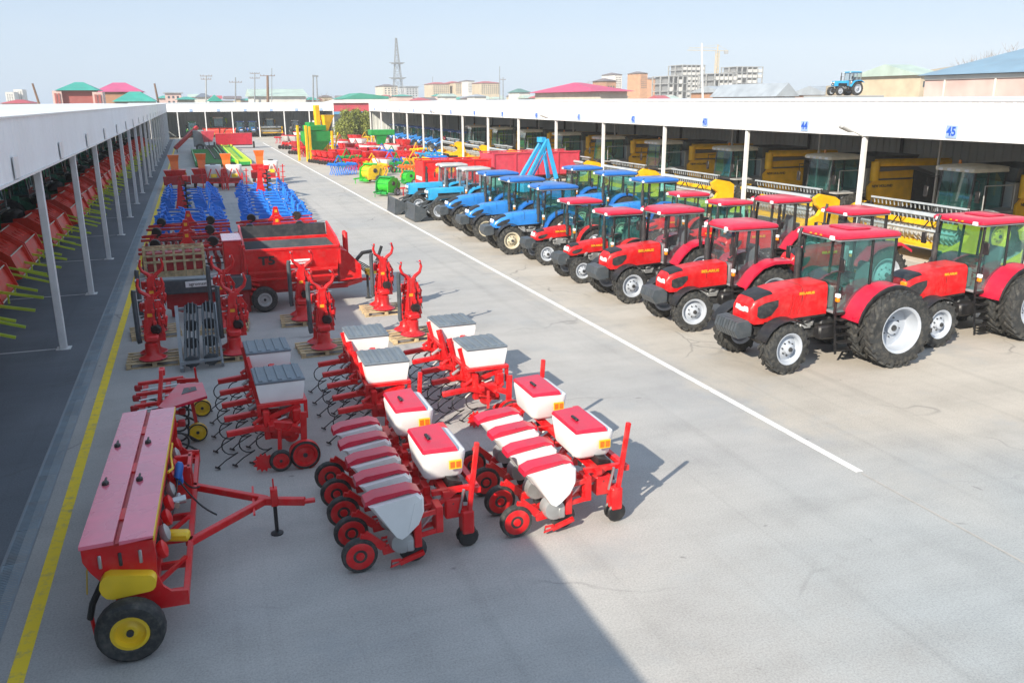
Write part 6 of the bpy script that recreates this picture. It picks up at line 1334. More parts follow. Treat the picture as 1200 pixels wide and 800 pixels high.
# ------------------------------------------------------------------ disc harrows behind the mixer wagon
def disc_harrow():
    t = thing('disc_harrow', 'x', 'harrow')
    for y in (-.55, .45): q = MB(); q.b2(-1.7, 1.7, y - .05, y + .05, .72, .82, .01); q.build('cross_beam', DRED if y < 0 else RED, t, 0)
    for x in (-1.3, 0, 1.3): q = MB(); q.b2(x - .05, x + .05, -.9, .7, .62, .715, .01); q.build('frame_beam', RED, t, 0)
    for y, s in ((-.7, 1), (.4, -1)):
        q = MB(); q.cyl((-1.65, y, .28), (1.65, y, .28), .03, None, 6); q.build('gang_axle', DARK, t)
        for k in range(12):
            x = -1.55 + k * .282; q = MB(); q.lathe([(.001, .05), (.14, .04), (.27, 0), (.28, -.005), (.14, .03), (.001, .04)], (x, y, .28), (1, .25 * s, 0), 16); q.build('disc', DRED, t)
    q = MB(); q.prism([(-.42, .78), (.42, .78), (.16, 1.1), (.08, 1.45), (-.08, 1.45), (-.16, 1.1)], -.06, .06, 'y'); q.bar((0, .05, 1.4), (0, .6, .8), .06); q.build('hitch_tower', RED, t, 0)
    q = MB(); q.b2(-.06, .06, -.075, -.062, 1.2, 1.32); q.build('sticker', TEXTY, t, 0)
    for x in (-1.1, .9): q = MB(); q.lathe([(.10, -.07), (.18, -.07), (.2, 0), (.18, .07), (.10, .07)], (x, -.15, 1.02), (.3, 1, .1), 16); q.bar((x, -.1, 1.0), (x, .1, .78), .05); q.build('gauge_wheel', BLK, t)
    q = MB(); q.cyl((-1.6, -.2, .9), (1.6, -.15, 1.0), .03, None, 6); q.build('link_rod', DRED, t)
    return t
ph, uhr = disc_harrow(), []
for i, (x, y, rz, l) in enumerate(((-.55, 33.6, .05, 'beside the yellow line, carrying the wooden crate end'), (2.9, 33.2, .03, 'half hidden by the mixer wagon tub'), (-.6, 36.8, .02, 'beside the yellow line in front of the blue ploughs'), (2.95, 36.6, .06, 'between the mixer wagon and the blue ploughs'), (-.5, 39.8, -.03, 'touching the blue ploughs beside the yellow line'), (3.2, 39.9, .08, 'touching the blue ploughs beside the open lane'))):
    place(ph, uhr, (x, y, 0), rz, 'red disc harrow ' + l, 'red disc harrows behind the mixer wagon')
t = thing('wooden_crate', 'pale slatted wooden crate lying across the red harrow', 'crate', (-1.0, 31.7, 0), .03)
for k in range(3): q = MB(); q.b2(-1.0, 1.0, -.03, .0, .62 + .22 * k, .70 + .22 * k, .004); q.build('slat', WOOD, t, 0)
for k in range(7): q = MB(); x = -.97 + k * .323; q.b2(x - .04, x + .04, .003, .03, .0, 1.16, .004); q.build('upright', WOOD, t, 0)
for k in range(3): q = MB(); q.b2(-1.0, 1.0, .60, .63, .62 + .22 * k, .70 + .22 * k, .004); q.build('slat', WOOD, t, 0)
for k in range(4): q = MB(); x = -.97 + k * .646; q.b2(x - .04, x + .04, .034, .598, 1.06, 1.10, .004); q.build('top_slat', WOOD, t, 0); q = MB(); q.b2(x - .04, x + .04, .632, .66, .0, 1.16, .004); q.build('upright', WOOD, t, 0)
q = MB(); q.b2(-.9, .9, .10, .55, .3, .95, .02); q.build('packed_parts', DRED, t, 0)
q = MB(); q.b2(-.9, .9, .10, .55, .0, .298); q.build('crate_floor', WOOD, t, 0)

# ------------------------------------------------------------------ post hole diggers
def digger(label, px, py):
    g = gp(px, py); t = thing('post_hole_digger', label, 'digger', (g.x, g.y, 0), 0, 'post hole diggers among the ploughs'); t.scale = (1.25, 1.25, 1.25)
    q = MB(); q.cyl((0, 0, .0), (0, 0, 1.5), .03, None, 8); q.build('shaft', BLK, t)
    q = MB(); lo, hi = [], []
    for k in range(61):
        a = 2 * PI * k / 10; z = .05 + 1.35 * k / 60; lo.append((math.cos(a) * .03, math.sin(a) * .03, z)); hi.append((math.cos(a) * .21, math.sin(a) * .21, z))
    q.rings([lo, hi], False, False); q.rings([[(p[0], p[1], p[2] + .02) for p in lo], [(p[0], p[1], p[2] + .02) for p in hi]], False, False); q.build('auger_flight', CHAR, t)
    q = MB(); q.box((0, 0, 1.6), (.26, .26, .24), None, .04); q.bar((0, .05, 1.65), (-.25, 1.5, 1.5), .10, .14); q.prism([(-.55, .05), (.05, .05), (-.1, .6), (-.22, 1.6), (-.30, 1.6), (-.42, .6)], 1.45, 1.55, 'y'); q.build('boom', RED, t, 0)
digger('red post hole digger with black spiral auger beside the yellow line', 221, 252); digger('red post hole digger with black spiral auger beside the open lane', 315, 234)

# ------------------------------------------------------------------ chippers with orange chutes, sprayers
def chipper(label, x, y, rz=0):
    t = thing('wood_chipper', label, 'chipper', (x, y, 0), rz, 'red chippers with orange chutes')
    q = MB(); q.rings([[(-.45, -.4, .55), (.45, -.4, .55), (.45, .4, .55), (-.45, .4, .55)], [(-.75, -.65, 1.35), (.75, -.65, 1.35), (.75, .5, 1.35), (-.75, .5, 1.35)]]); q.build('hopper', RED, t, 0)
    q = MB(); q.b2(-.8, 1.0, -.95, -.55, .35, .95, .03); q.build('feed_table', DRED, t, 0)
    q = MB(); q.rings([[(-.25, .2, 1.3), (.25, .2, 1.3), (.25, .7, 1.3), (-.25, .7, 1.3)], [(-.28, .4, 1.9), (.28, .4, 1.9), (.28, .85, 1.9), (-.28, .85, 1.9)], [(-.42, .35, 2.35), (.36, .35, 2.35), (.36, .9, 2.35), (-.42, .9, 2.35)]]); q.build('chute', ORANGE, t, 0)
    q = MB(); q.lathe([(.001, -.2), (.42, -.2), (.42, .2), (.001, .2)], (.35, .45, .95), (0, 1, 0), 16); q.build('fan_case', ORANGE, t)
    q = MB()
    for sx in (-.5, .5):
        for sy in (-.5, .5): q.bar((sx, sy, .0), (sx * .9, sy * .8, .6), .08)
    q.build('legs_frame', DRED, t, 0)
    for sx in (-.6, .6): plain_wheel(t, (sx, .0, .26), .26, .16, .14, WPAINT, (1, 0, 0))
def sprayer(label, x, y, rz=0):
    t = thing('tank_sprayer', label, 'sprayer', (x, y, 0), rz, 'red framed sprayers with white tanks')
    q = MB(); rbox(q, -.55, .55, -.45, .45, .85, 1.75, .12, .1, .2); q.build('tank', WHITE, t, 50); q = MB(); q.lathe([(.2, 0), (.2, .08), (.001, .1)], (0, 0, 1.74), (0, 0, 1), 14); q.build('tank_cap', BLK, t)
    q = MB()
    for sx in (-.5, .5): q.bar((sx, -.5, .05), (sx, -.5, 1.2), .08); q.bar((sx, -.5, .5), (sx, .5, .75), .08); q.bar((sx, .5, .05), (sx, .5, .8), .08); q.bar((sx * .3, -.55, 1.5), (sx, -.5, .6), .07)
    q.bar((-.55, -.5, .55), (.55, -.5, .55), .09); q.build('frame', RED, t, 0)
    for sx in (-1, 1):
        q = MB()
        for z in (.55, .95, 1.35): q.bar((sx * .6, -.6, z), (sx * .95, -.5, z), .05)
        q.bar((sx * .75, -.55, .1), (sx * .8, -.5, 1.5), .07); q.build('folded_boom', RED, t, 0)
    q = MB(); q.b2(-.2, .2, -.62, -.52, .9, 1.15, .02); q.build('control_box', BYEL, t, 0)
g = gp(207, 223); chipper('red chipper with orange chute touching the yellow line', g.x, g.y + 1)
g = gp(250, 222); chipper('red chipper with orange chute second from the yellow line', g.x - .6, g.y + 2.2)
g = gp(280, 222); chipper('red chipper with orange chute third from the yellow line', g.x - .6, g.y + 2.2)
g = gp(318, 216); chipper('red chipper with orange chute beside the open lane', g.x - .5, g.y + 2.5)
g = gp(252, 222); sprayer('white tank sprayer with yellow control box beside the first plough block', g.x, g.y - .5)
g = gp(276, 222); sprayer('white tank sprayer on dark wheels between the plough blocks', g.x, g.y - .2)
g = gp(316, 216); sprayer('white tank sprayer beside the open lane', g.x + .2, g.y)

# ------------------------------------------------------------------ long green mower decks and machines at the end of the lane
def deck(label, p0, p1, w, mat, edge):
    a, b = gp(*p0), gp(*p1); L = (b - a).length; rz = math.atan2(b.y - a.y, b.x - a.x); t = thing('conveyor_deck', label, 'conveyor', (a.x, a.y, 0), rz, 'long green decks laid along the yard')
    q = MB(); q.b2(0, L, -w / 2, w / 2, .12, .42, .03); q.build('deck', mat, t, 0)
    for s in (-1, 1): q = MB(); q.b2(-.05, L + .05, s * w / 2 - .06, s * w / 2 + .06, .1, .58, .02); q.build('side_rail', edge, t, 0)
    for k in range(int(L / 1.2)): q = MB(); q.b2(.3 + k * 1.2, .42 + k * 1.2, -w / 2 + .07, w / 2 - .07, .421, .47); q.build('cross_slat', edge, t, 0)
    for x in (.4, L - .4): q = MB(); q.b2(x - .06, x + .06, -w / 2 + .05, w / 2 - .05, .0, .118); q.build('foot', DARK, t, 0)
MOSS = paint('moss_green', (0.10, 0.22, 0.07), 0.6)
deck('mossy green deck nearest the yellow line', (247, 196), (238, 179), 2.6, MOSS, GRN); deck('dark green slatted deck with black belt', (262, 192), (248, 174), 1.5, GRN, DARK); deck('bright green slatted deck in the middle', (274, 192), (260, 174), 1.6, BGRN, GRN); deck('long lime edged deck beside the open lane', (287, 195), (265, 174), 1.2, GRN, LIME)
def auger_loader(label, x, y):
    t = thing('grain_loader', label, 'grain loader', (x, y, 0), 0)
    q = MB(); q.bar((-2.6, -1, .5), (.2, .5, 3.0), .5, .4, .03); q.build('elevator', DRED, t, 0); q = MB(); q.b2(-.4, .9, -.4, 1.2, .6, 2.6, .05); q.build('body', GREY, t, 0); q = MB(); q.rings([[(.8, -.8, 1.2), (1.8, -.8, 1.2), (1.8, .6, 1.2), (.8, .6, 1.2)], [(.6, -1.0, 2.5), (2.2, -1.0, 2.5), (2.2, .8, 2.5), (.6, .8, 2.5)]]); q.build('hopper', PINKR, t, 0)
    for y2 in (-.6, 1.3): plain_wheel(t, (.3, y2, .5), .5, .3, .26, GREY)
    q = MB(); q.bar((-2.4, -.9, .55), (-2.4, -.9, .0), .1); q.bar((1.4, .4, 1.2), (1.4, .4, 0), .1); q.bar((1.4, -.6, 1.2), (1.4, -.6, 0), .1); q.build('support_leg', DARK, t, 0)
g = gp(232, 178); auger_loader('dark red grain loader with slanting elevator at the lane end', g.x, g.y)
def red_box(label, px, py, L, W, H, mat, trim):
    g = gp(px, py); t = thing('seed_box', label, 'seed box', (g.x, g.y, 0)); q = MB(); q.rings([[(-L / 2, -W * .3, .5), (L / 2, -W * .3, .5), (L / 2, W * .3, .5), (-L / 2, W * .3, .5)], [(-L / 2, -W / 2, H), (L / 2, -W / 2, H), (L / 2, W / 2, H), (-L / 2, W / 2, H)]]); q.build('box', mat, t, 0); q = MB(); q.b2(-L / 2 - .05, L / 2 + .05, -W / 2 - .05, W / 2 + .05, H + .002, H + .06); q.build('lid', trim, t, 0)
    for s in (-1, 1): plain_wheel(t, (s * (L / 2 + .2), 0, .45), .45, .22, .22, trim, (1, 0, 0))
    q = MB(); q.b2(-L / 2, L / 2, -.1, .1, .38, .498); q.build('frame', DARK, t, 0)
red_box('wide red seed box in front of the end shed', 275, 174, 4.6, 1.6, 1.9, CRIM, RED)
# ------------------------------------------------------------------ machines beyond the tractor rows
def box_trailer(label, x, y, rz, L, W, H, mat, z0=.85, motif=None, rib=True, wr=.5):
    t = thing('box_trailer', label, 'trailer', (x, y, 0), rz); q = MB(); th = .06
    for (x0, x1, y0, y1) in ((-L / 2, L / 2, -W / 2, -W / 2 + th), (-L / 2, L / 2, W / 2 - th, W / 2), (-L / 2, -L / 2 + th, -W / 2 + th, W / 2 - th), (L / 2 - th, L / 2, -W / 2 + th, W / 2 - th)):
        q = MB(); q.b2(x0, x1, y0, y1, z0, z0 + H, .008); p = q.build('side_board', mat, t, 0)
    q = MB(); q.b2(-L / 2, L / 2, -W / 2, W / 2, z0 - .12, z0 - .003); q.build('bed', mat, t, 0)
    for s in (-1, 1):
        for k in range(5 if rib else 3): q = MB(); xx = -L / 2 + .05 + k * (L - .1) / (4 if rib else 2); q.b2(xx - .05, xx + .05, s * (W / 2 + .004), s * (W / 2 + .07), z0 - .1, z0 + H + .03); q.build('stake', mat, t, 0)
        q = MB(); q.b2(-L / 2 - .05, L / 2 + .05, s * (W / 2 - .02), s * (W / 2 + .08), z0 + H + .032, z0 + H + .11); q.build('top_rail', mat, t, 0)
        for xx in (-.35 * L * .5 - .1, .1 + .35 * L * .5): plain_wheel(t, (xx, s * (W / 2 - .1), wr), wr, .3, wr * .5, RIMW)
    q = MB()
    for s in (-.4, .4): q.b2(-L / 2 - .2, L / 2, s - .06, s + .06, z0 - .28, z0 - .124)
    q.bar((-L / 2, -.3, z0 - .2), (-L / 2 - 1.3, 0, .5), .1); q.bar((-L / 2, .3, z0 - .2), (-L / 2 - 1.3, 0, .5), .1); q.cyl((-L / 2 - 1.1, 0, 0), (-L / 2 - 1.1, 0, .55), .04); q.build('chassis', DRED, t, 0)
    if motif:
        for k, f in enumerate((.22, .42, .62, .85)):
            q = MB(); cx = -L / 2 + L * f; r = .26; n = 10; q.prism([(cx + (r if i % 2 else r * .55) * math.cos(PI * i / n), z0 + H * .62 + (r if i % 2 else r * .55) * math.sin(PI * i / n)) for i in range(2 * n)], -W / 2 - .012, -W / 2 - .004, 'y'); q.build('painted_star', motif, t, 0)
        q = MB(); q.b2(-L / 2 - .014, -L / 2 - .004, -W / 2 + .3, W / 2 - .3, z0 + .25, z0 + .5); q.build('white_stripe', WPAINT, t, 0)
    return t
g = gp(492, 232); box_trailer('red box trailer with yellow painted stars beside the loader tractors', g.x + 2.7, g.y + 1.6, 0, 4.6, 2.1, 1.45, RED, .75, TEXTY)
box_trailer('long sunbleached pink red trailer standing in front of the combines', 22.3, 57.5, .06, 6.6, 2.4, 1.35, PINKR, 1.1)
# folded sky blue loader boom on its stand
t = thing('loader_boom', 'folded sky blue loader boom standing among the blue tractors', 'boom', (20.4, 50.8, 0), .2)
for s in (-.45, .45): q = MB(); q.bar((-1.4, s, 1.0), (.35, s * .6, 3.6), .16, .26, .02); q.bar((.3, s * .6, 3.65), (.95, s, 1.2), .16, .26, .02); q.build('boom_arm', SKYB, t, 0)
for s in (-.3, .3): q = MB(); q.cyl((-.9, s, 1.2), (.25, s, 2.9), .06, None, 8); q.build('ram', SKYB, t)
q = MB(); q.b2(-1.7, 1.2, -.7, .7, .5, 1.0, .05); q.build('boom_base', SKYB, t, 0); q = MB(); q.bar((.1, -.3, 3.62), (.1, .3, 3.62), .3); q.build('boom_head', SKYB, t, 0)
for sx in (-1.3, .9): q = MB(); q.b2(sx - .1, sx + .1, -.8, .8, 0, .5); q.build('stand', DARK, t, 0)
def baler(label, px, py, mat, mat2, rz=0, s=1.0, group=None):
    g = gp(px, py); t = thing('round_baler', label, 'baler', (g.x, g.y, 0), rz, group); t.scale = (s, s, s)
    q = MB(); q.rings([[(x, -.8, z) for x, z in arc(0, 1.05, .78, 0, 337.5, 15)], [(x, .8, z) for x, z in arc(0, 1.05, .78, 0, 337.5, 15)]]); q.build('chamber', mat, t, 30)
    for s_ in (-1, 1): q = MB(); q.prism([(-1.0, .4), (-.9, 1.5), (-.3, 1.9), (.5, 1.85), (1.0, 1.2), (.8, .45)], s_ * .86 - .05, s_ * .86 + .05, 'y'); q.build('side_cover', mat if s_ < 0 else mat2, t, 0); plain_wheel(t, (.25, s_ * 1.08, .42), .42, .28, .24, RIMW)
    q = MB(); q.bar((-.8, 0, .6), (-2.2, 0, .5), .12, .14); q.cyl((-2.0, 0, 0), (-2.0, 0, .6), .04); q.build('drawbar', mat2, t, 0)
    q = MB(); q.lathe([(.16, -.75), (.16, .75)], (-.95, 0, .32), (0, 1, 0), 12)
    for k in range(10): q.bar((-.95, -.7 + .155 * k, .32), (-1.2, -.7 + .155 * k, .12), .02)
    q.build('pickup_reel', mat2, t)
    for k in range(5): q = MB(); a = R(20 + 36 * k); q.bar((math.cos(a) * .8, -.78, 1.05 + math.sin(a) * .8), (math.cos(a) * .8, .78, 1.05 + math.sin(a) * .8), .05, .06); q.build('chamber_rib', mat2, t, 0)
    for s_ in (-1, 1): q = MB(); q.lathe([(.001, .05), (.22, .05), (.24, 0)], (-.1, s_ * .92, 1.3), (0, s_, 0), 14); q.cyl((.3, s_ * .95, .7), (.55, s_ * .95, 1.5), .04, None, 6); q.build('pulley', DARK, t)
    q = MB(); q.b2(-.5, .3, -.82, .82, 1.86, 2.02, .05); q.build('twine_box', mat2, t, 0); return t
baler('bright green round baler with white wheels behind the white line', 455, 229, BGRN, GRN, R(35), .62)
baler('yellow and green baler next to the bright green one', 436, 214, BYEL, BGRN, R(20), .72)
baler('green baler half hidden behind the red box trailer', 480, 216, BGRN, GRN, R(10), .5)
def seeder(label, px, py, mat, tankm, rz=0, s=1.0, L=2.6):
    g = gp(px, py); t = thing('small_seeder', label, 'seeder', (g.x, g.y, 0), rz); t.scale = (s, s, s)
    q = MB(); q.b2(-.06, .06, -L / 2, L / 2, .5, .62); q.b2(.5, .6, -L / 2, L / 2, .5, .6)
    for y in (-L / 2 + .1, 0, L / 2 - .1): q.b2(-.06, .6, y - .05, y + .05, .625, .70)
    q.build('frame', mat, t, 0)
    for y in (-L / 4, L / 4): q = MB(); rbox(q, -.2, .7, y - L * .2, y + L * .2, .75, 1.3, .15, .1, .1); b = q.build('hopper', tankm, t, 50); q = MB(); q.b2(-.18, .68, y - L * .19, y + L * .19, 1.302, 1.36); q.build('hopper_lid', mat, b, 0)
    q = MB(); q.bar((.3, -.4, .6), (.75, -.1, 1.35), .07); q.bar((.3, .4, .6), (.75, .1, 1.35), .07); q.build('hitch_tower', mat, t, 0)
    for k in range(5): q = MB(); y = -L / 2 + .2 + k * (L - .4) / 4; q.bar((0, y, .55), (-.4, y, .2), .05, .08); u = q.build('coulter_arm', mat, t, 0); q = MB(); q.lathe([(.14, -.05), (.2, -.04), (.2, .04), (.14, .05)], (-.45, y, .2), (0, 1, 0), 14); q.build('press_wheel', TYRE, u); 
    for s_ in (-1, 1): plain_wheel(t, (.45, s_ * (L / 2 + .15), .3), .3, .16, .17, mat)
    return t
for lab, px, py, m1, m2, rz, s in (('red seeder with white hoppers in front of the conifers', 398, 178, RED, WHITE, .3, 1.0), ('red seeder with white hoppers beside the green elevated hopper', 428, 186, RED, WHITE, .2, 1.1), ('red seeder with white hoppers behind the yellow and green baler', 457, 186, RED, WHITE, .1, 1.15), ('low red seeder touching the white line near the green tower', 372, 191, RED, RED, .3, .9), ('low red seeder between the green tower and the blue harrow', 385, 193, CRIM, RED, .4, .9), ('red seeder with grey hoppers at the far end of the white line', 340, 175, RED, LGREY, .5, 1.3), ('deep red seeder next to the one with grey hoppers', 350, 181, CRIM, DRED, .4, 1.1)):
    seeder(lab, px, py, m1, m2, rz, s)
for lab, px, py, m1, m2, rz, s in (('red seeder squeezed between the green tower and the low wall', 362, 172, RED, WHITE, .4, 1.2), ('crimson seeder right behind the green tower', 404, 184, CRIM, RED, .3, 1.1), ('red seeder touching the blue harrow', 412, 192, RED, CRIM, .2, 1.0), ('red seeder behind the yellow baler', 440, 194, RED, DRED, .2, 1.0), ('white hoppered seeder by the first posts of the numbered shed', 446, 176, RED, WHITE, .1, 1.1), ('red seeder with red hoppers facing the blue tractors', 470, 180, RED, RED, .1, 1.2), ('deep red seeder at the low cream wall', 414, 171, DRED, RED, .3, 1.1), ('red seeder with white hoppers near the end shed truck', 352, 168, RED, WHITE, .5, 1.2), ('crimson seeder next to the elevated hopper', 436, 181, CRIM, CRIM, .2, 1.0)):
    seeder(lab, px, py, m1, m2, rz, s)
def tower_cleaner(label, px, py):
    g = gp(px, py); t = thing('grain_cleaner', label, 'grain cleaner', (g.x, g.y, 0), R(20))
    q = MB(); q.rings([[(-.5, -.5, 1.0), (.5, -.5, 1.0), (.5, .5, 1.0), (-.5, .5, 1.0)], [(-1.2, -.9, 2.0), (1.3, -.9, 2.0), (1.3, .9, 2.0), (-1.2, .9, 2.0)], [(-1.2, -.9, 3.0), (1.3, -.9, 3.0), (1.3, .9, 3.0), (-1.2, .9, 3.0)]]); q.build('hopper', GRN, t, 0)
    q = MB(); q.b2(-1.0, 1.0, -.7, .7, 3.05, 3.6, .05); q.b2(-.8, -.2, -.5, .5, 3.6, 3.9); q.build('screen_box', GRN, t, 0)
    for x, y, h in ((-1.5, -1.0, 3.6), (-1.5, .9, 3.6), (1.45, -1.0, 3.0), (1.45, 1.0, 3.0), (-1.15, -1.05, 3.5)): q = MB(); q.bar((x, y, 0), (x, y, h), .2, .2); q.build('post', YEL, t, 0)
    q = MB(); q.bar((.9, .8, 0), (.7, .7, 5.6), .5, .5, .03); q.build('elevator_leg', YEL, t, 0); q = MB(); q.rings([[(1.4, .2, 3.0), (1.7, .2, 3.0), (1.7, .6, 3.0), (1.4, .6, 3.0)], [(1.1, -.2, 4.6), (2.3, -.2, 4.6), (2.3, 1.0, 4.6), (1.1, 1.0, 4.6)]]); q.build('funnel', YEL, t, 0)
    q = MB(); q.bar((1.5, .4, 3.0), (1.5, .4, 0), .18); q.bar((1.9, .9, 3.6), (2.1, .9, 0), .12); q.build('funnel_leg', YEL, t, 0); q = MB(); q.bar((1.4, -1.0, .2), (2.4, -.6, 2.8), .12); q.build('brace', BYEL, t, 0)
    q = MB(); q.b2(-.9, .9, -.6, .6, .0, .9, .05); q.build('base', DGRN, t, 0)
g = tower_cleaner('green grain cleaner with tall yellow elevator and funnel', 371, 188)
t = thing('elevated_hopper', 'green elevated hopper with wide flat top before the conifers', 'hopper', tuple(gp(447, 183)))
q = MB(); q.b2(-1.3, 1.5, -.7, .7, 2.3, 2.9, .05); q.build('top_box', GRN, t, 0); q = MB(); q.rings([[(-.3, -.3, .9), (.3, -.3, .9), (.3, .3, .9), (-.3, .3, .9)], [(-.6, -.6, 2.28), (.6, -.6, 2.28), (.6, .6, 2.28), (-.6, .6, 2.28)]]); q.build('column', GRN, t, 0); q = MB(); q.b2(-1.1, .8, -.8, .8, .3, .88, .05); q.build('base', DGRN, t, 0)
for s in (-1, 1): plain_wheel(t, (0, s * .95, .4), .4, .25, .2, RIMW)
def plain_harrow(label, px, py, mat, rz=0, L=2.6, W=1.3, tall=.9):
    g = gp(px, py); t = thing('tine_harrow', label, 'harrow', (g.x, g.y, 0), rz)
    for k in range(4): q = MB(); y = -W / 2 + k * W / 3; q.b2(-L / 2, L / 2, y - .05, y + .05, tall - .1, tall); q.build('beam', mat, t, 0)
    for x in (-L / 2 + .2, 0, L / 2 - .2): q = MB(); q.b2(x - .05, x + .05, -W / 2 - .1, W / 2 + .1, tall + .002, tall + .1); q.build('cross_beam', mat, t, 0)
    for k in range(4):
        y = -W / 2 + k * W / 3
        for j in range(6): q = MB(); x = -L / 2 + .2 + j * (L - .4) / 5 + .1 * (k % 2); q.tube([(x, y, tall - .1), (x + .12, y, tall * .5), (x - .08, y, .02)], .035, 5); q.build('tine', mat, t)
    q = MB(); q.bar((-.4, W / 2, tall + .05), (0, W / 2 - .1, tall + .7), .07); q.bar((.4, W / 2, tall + .05), (0, W / 2 - .1, tall + .7), .07); q.build('hitch_tower', mat, t, 0); return t
for lab, px, py, m, rz, L in (('blue tine harrow at the white line beside the yellow baler', 402, 205, PBLUE, .4, 2.2), ('blue tine harrow behind the bright green baler', 460, 198, PBLUE, .2, 2.8), ('pale blue tine harrow in front of the combines', 502, 190, SKYB, .1, 2.6), ('red tine harrow in front of the numbered shed', 478, 188, RED, .1, 3.4), ('orange tine harrow beside the red box trailer', 480, 208, ORANGE, .1, 1.6), ('yellow tine harrow behind the orange one', 488, 198, YEL, .2, 2.4), ('long red tine harrow before the low cream wall', 402, 172, RED, .5, 4.0), ('yellow tine harrow before the low cream wall', 430, 168, YEL, .3, 3.0), ('red tine harrow lying beside the green tower', 386, 186, RED, .4, 2.4), ('crimson tine harrow beside the elevated hopper', 420, 180, CRIM, .3, 3.0), ('red tine harrow behind the blue one', 418, 199, RED, .3, 2.2), ('yellow tine harrow between the balers', 442, 206, YEL, .2, 1.6), ('green tine harrow by the elevated hopper', 462, 190, GRN, .2, 2.0), ('red tine harrow at the far end of the white line', 356, 177, RED, .4, 3.0), ('crimson tine harrow near the end shed', 336, 168, CRIM, .5, 3.4)):
    plain_harrow(lab, px, py, m, rz, L)

# crowded block of alike implements between the lane and the numbered shed
for k, (px, py) in enumerate(((366, 180), (376, 176), (386, 173), (396, 192), (408, 188), (418, 176), (424, 192), (433, 188), (442, 185), (452, 194), (464, 186), (446, 202), (472, 192), (484, 184))):
    c_ = k % 3; o = seeder(('low red seeder in the crowded implement block', 'low crimson seeder in the crowded implement block', 'white hoppered seeder in the crowded implement block')[c_], px, py, (RED, CRIM, RED)[c_], (RED, DRED, WHITE)[c_], rnd.uniform(0, .7), rnd.uniform(.8, 1.15)); o['group'] = ('low red seeders', 'low crimson seeders', 'white hoppered seeders')[c_] + ' in the crowded implement block'
for k, (px, py) in enumerate(((360, 184), (380, 181), (392, 178), (410, 196), (426, 199), (438, 199), (450, 189), (468, 202), (478, 196), (492, 186), (512, 196), (496, 204))):
    c_ = k % 4; plain_harrow(('small red tine harrow', 'small yellow tine harrow', 'small blue tine harrow', 'small green tine harrow')[c_] + ' in the crowded implement block', px, py, (RED, YEL, PBLUE, GRN)[c_], rnd.uniform(0, .8), rnd.uniform(1.6, 2.4), 1.0, rnd.uniform(.7, 1.1)) ['group'] = ('red', 'yellow', 'blue', 'green')[c_] + ' tine harrows in the crowded implement block'

# ------------------------------------------------------------------ machines under the end shed
o = copy_tree(pg); o.location = (4.6, YF + 5.2, 0); o.rotation_euler = (0, 0, -PI / 2); o['label'] = 'green combine with red corn header under the end shed'; o['group'] = 'machines under the end shed'
o = copy_tree(pc); o.location = (13.4, YF + 5.0, 0); o.rotation_euler = (0, 0, -PI / 2); o.scale = (.8, .74, .9); o['label'] = 'yellow combine with wide grey reel under the end shed'; o['group'] = 'machines under the end shed'
for i, (x, l) in enumerate(((8.2, 'blue tractor beside the green combine under the end shed'), (10.3, 'blue tractor beside the yellow combine under the end shed'))):
    o = copy_tree(pu); o.location = (x, YF + 3.4, 0); o.rotation_euler = (0, 0, -PI / 2); o['label'] = l; o['group'] = 'machines under the end shed'
GRT = dict(BLU); GRT.update(name='green_tractor', hood=GRN, cab=GRN, fmat=GRN, fedge=GRN, rim=BYEL)
o = tractor(GRT); o.location = (.2, YF + 3.6, 0); o.rotation_euler = (0, 0, -PI / 2); tag(o, 'green tractor with yellow rims under the end shed', 'tractor', 'machines under the end shed')
GYT = dict(MED); GYT.update(name='grey_tractor', hood=CHAR, cab=LGREY, fmat=CHAR, fedge=CHAR, text=None)
o = tractor(GYT); o.location = (17.6, YF + 3.2, 0); o.rotation_euler = (0, 0, -PI / 2); tag(o, 'charcoal tractor with pale roof under the end shed', 'tractor', 'machines under the end shed')
t = thing('white_truck', 'white cab truck parked at the last bay of the end shed', 'truck', (21.6, YF + .2, 0), -PI / 2)
q = MB(); q.prism([(-.9, .7), (.95, .7), (1.0, 1.5), (.75, 2.6), (-.9, 2.7)], -1.1, 1.1, 'y'); q.build('cab', WPAINT, t, 0); q = MB(); q.pane([(1.0, -.95, 1.6), (1.0, .95, 1.6), (.79, .9, 2.5), (.79, -.9, 2.5)], .03); q.build('windscreen', WGLASS, t, 0)
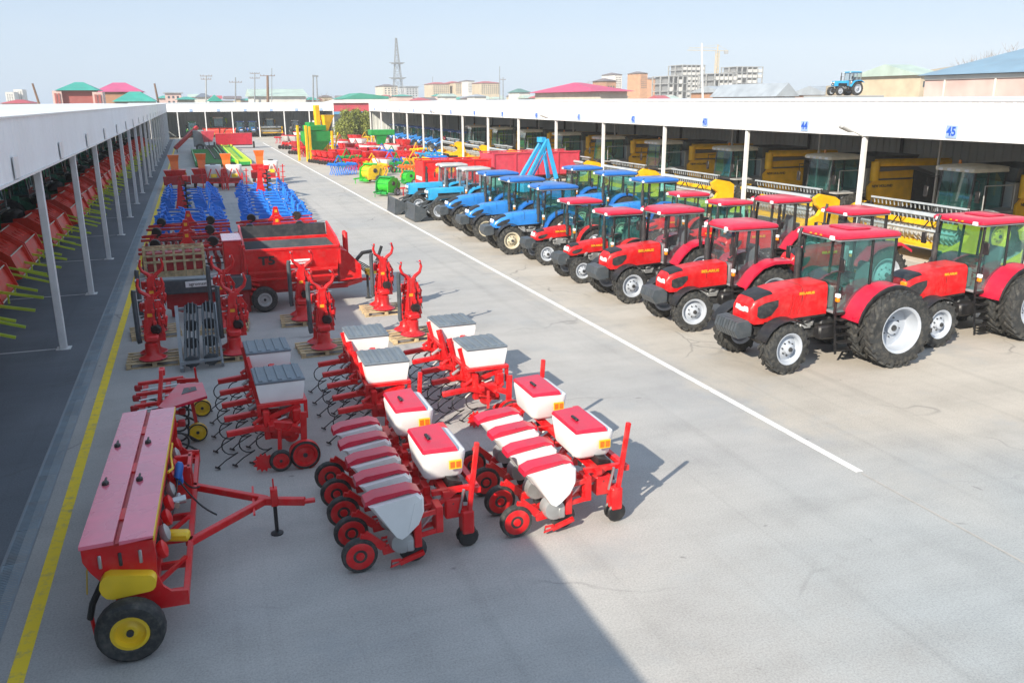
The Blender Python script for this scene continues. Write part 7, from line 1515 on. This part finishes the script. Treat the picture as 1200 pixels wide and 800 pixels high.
for s in (-1, 1):
    q = MB(); q.pane([(.6, s * 1.105, 1.6), (-.4, s * 1.105, 1.6), (-.4, s * 1.105, 2.4), (.5, s * 1.105, 2.4)], .02); q.build('side_window', WGLASS, t, 0)
    for x in (.3, -2.6): plain_wheel(t, (x, s * .95, .48), .48, .28, .26, RIMW)
    q = MB(); q.box((1.0, s * .8, .95), (.06, .3, .16), None, .02); q.build('headlamp', LAMP, t)
q = MB(); q.b2(-4.4, -1.0, -1.1, 1.1, 1.0, 1.9, .03); q.build('load_bed', WPAINT, t, 0); q = MB(); q.b2(-4.4, .9, -.4, .4, .5, .69); q.b2(.9, 1.05, -1.05, 1.05, .5, .8); q.build('chassis', DARK, t, 0)

# ------------------------------------------------------------------ display tractor on a ramp behind the numbered shed
pf = dp(993, 112, 75.0); zt = pf.z - .02
rp = MB(); rp.b2(pf.x - 3.2, pf.x + 3.0, 73.0, 78.0, 0, zt, .05); tag(rp.build('display_plinth', CONC, None, 0), 'raised concrete plinth behind the numbered shed carrying a blue tractor', 'plinth')
DSP = dict(OLD); DSP.update(name='display_tractor', blade=0, hood=SKYB, cab=SKYB, frame=GREY)
o = tractor(DSP); o.location = (pf.x + .9, 75.4, zt); o.rotation_euler = (0, 0, PI); o.scale = (.92, .92, .92); tag(o, 'old blue tractor raised on a plinth above the shed roof', 'tractor')

# ------------------------------------------------------------------ pale spring haze in the air
hb = MB(); hb.b2(-420, 760, -40, 740, -1.1, 58)
hm = bpy.data.materials.new('haze_air'); hm.use_nodes = True; hn = hm.node_tree; hn.nodes.clear()
pv = hn.nodes.new('ShaderNodeVolumePrincipled'); pv.inputs['Color'].default_value = (0.97, 0.985, 1.0, 1); pv.inputs['Density'].default_value = 0.00048; pv.inputs['Anisotropy'].default_value = -0.15
ho = hn.nodes.new('ShaderNodeOutputMaterial'); hn.links.new(pv.outputs[0], ho.inputs['Volume'])
hz_o = hb.build('haze', hm, None, 0); hz_o['kind'] = 'stuff'; hz_o['label'] = 'thin pale haze filling the air over the yard'
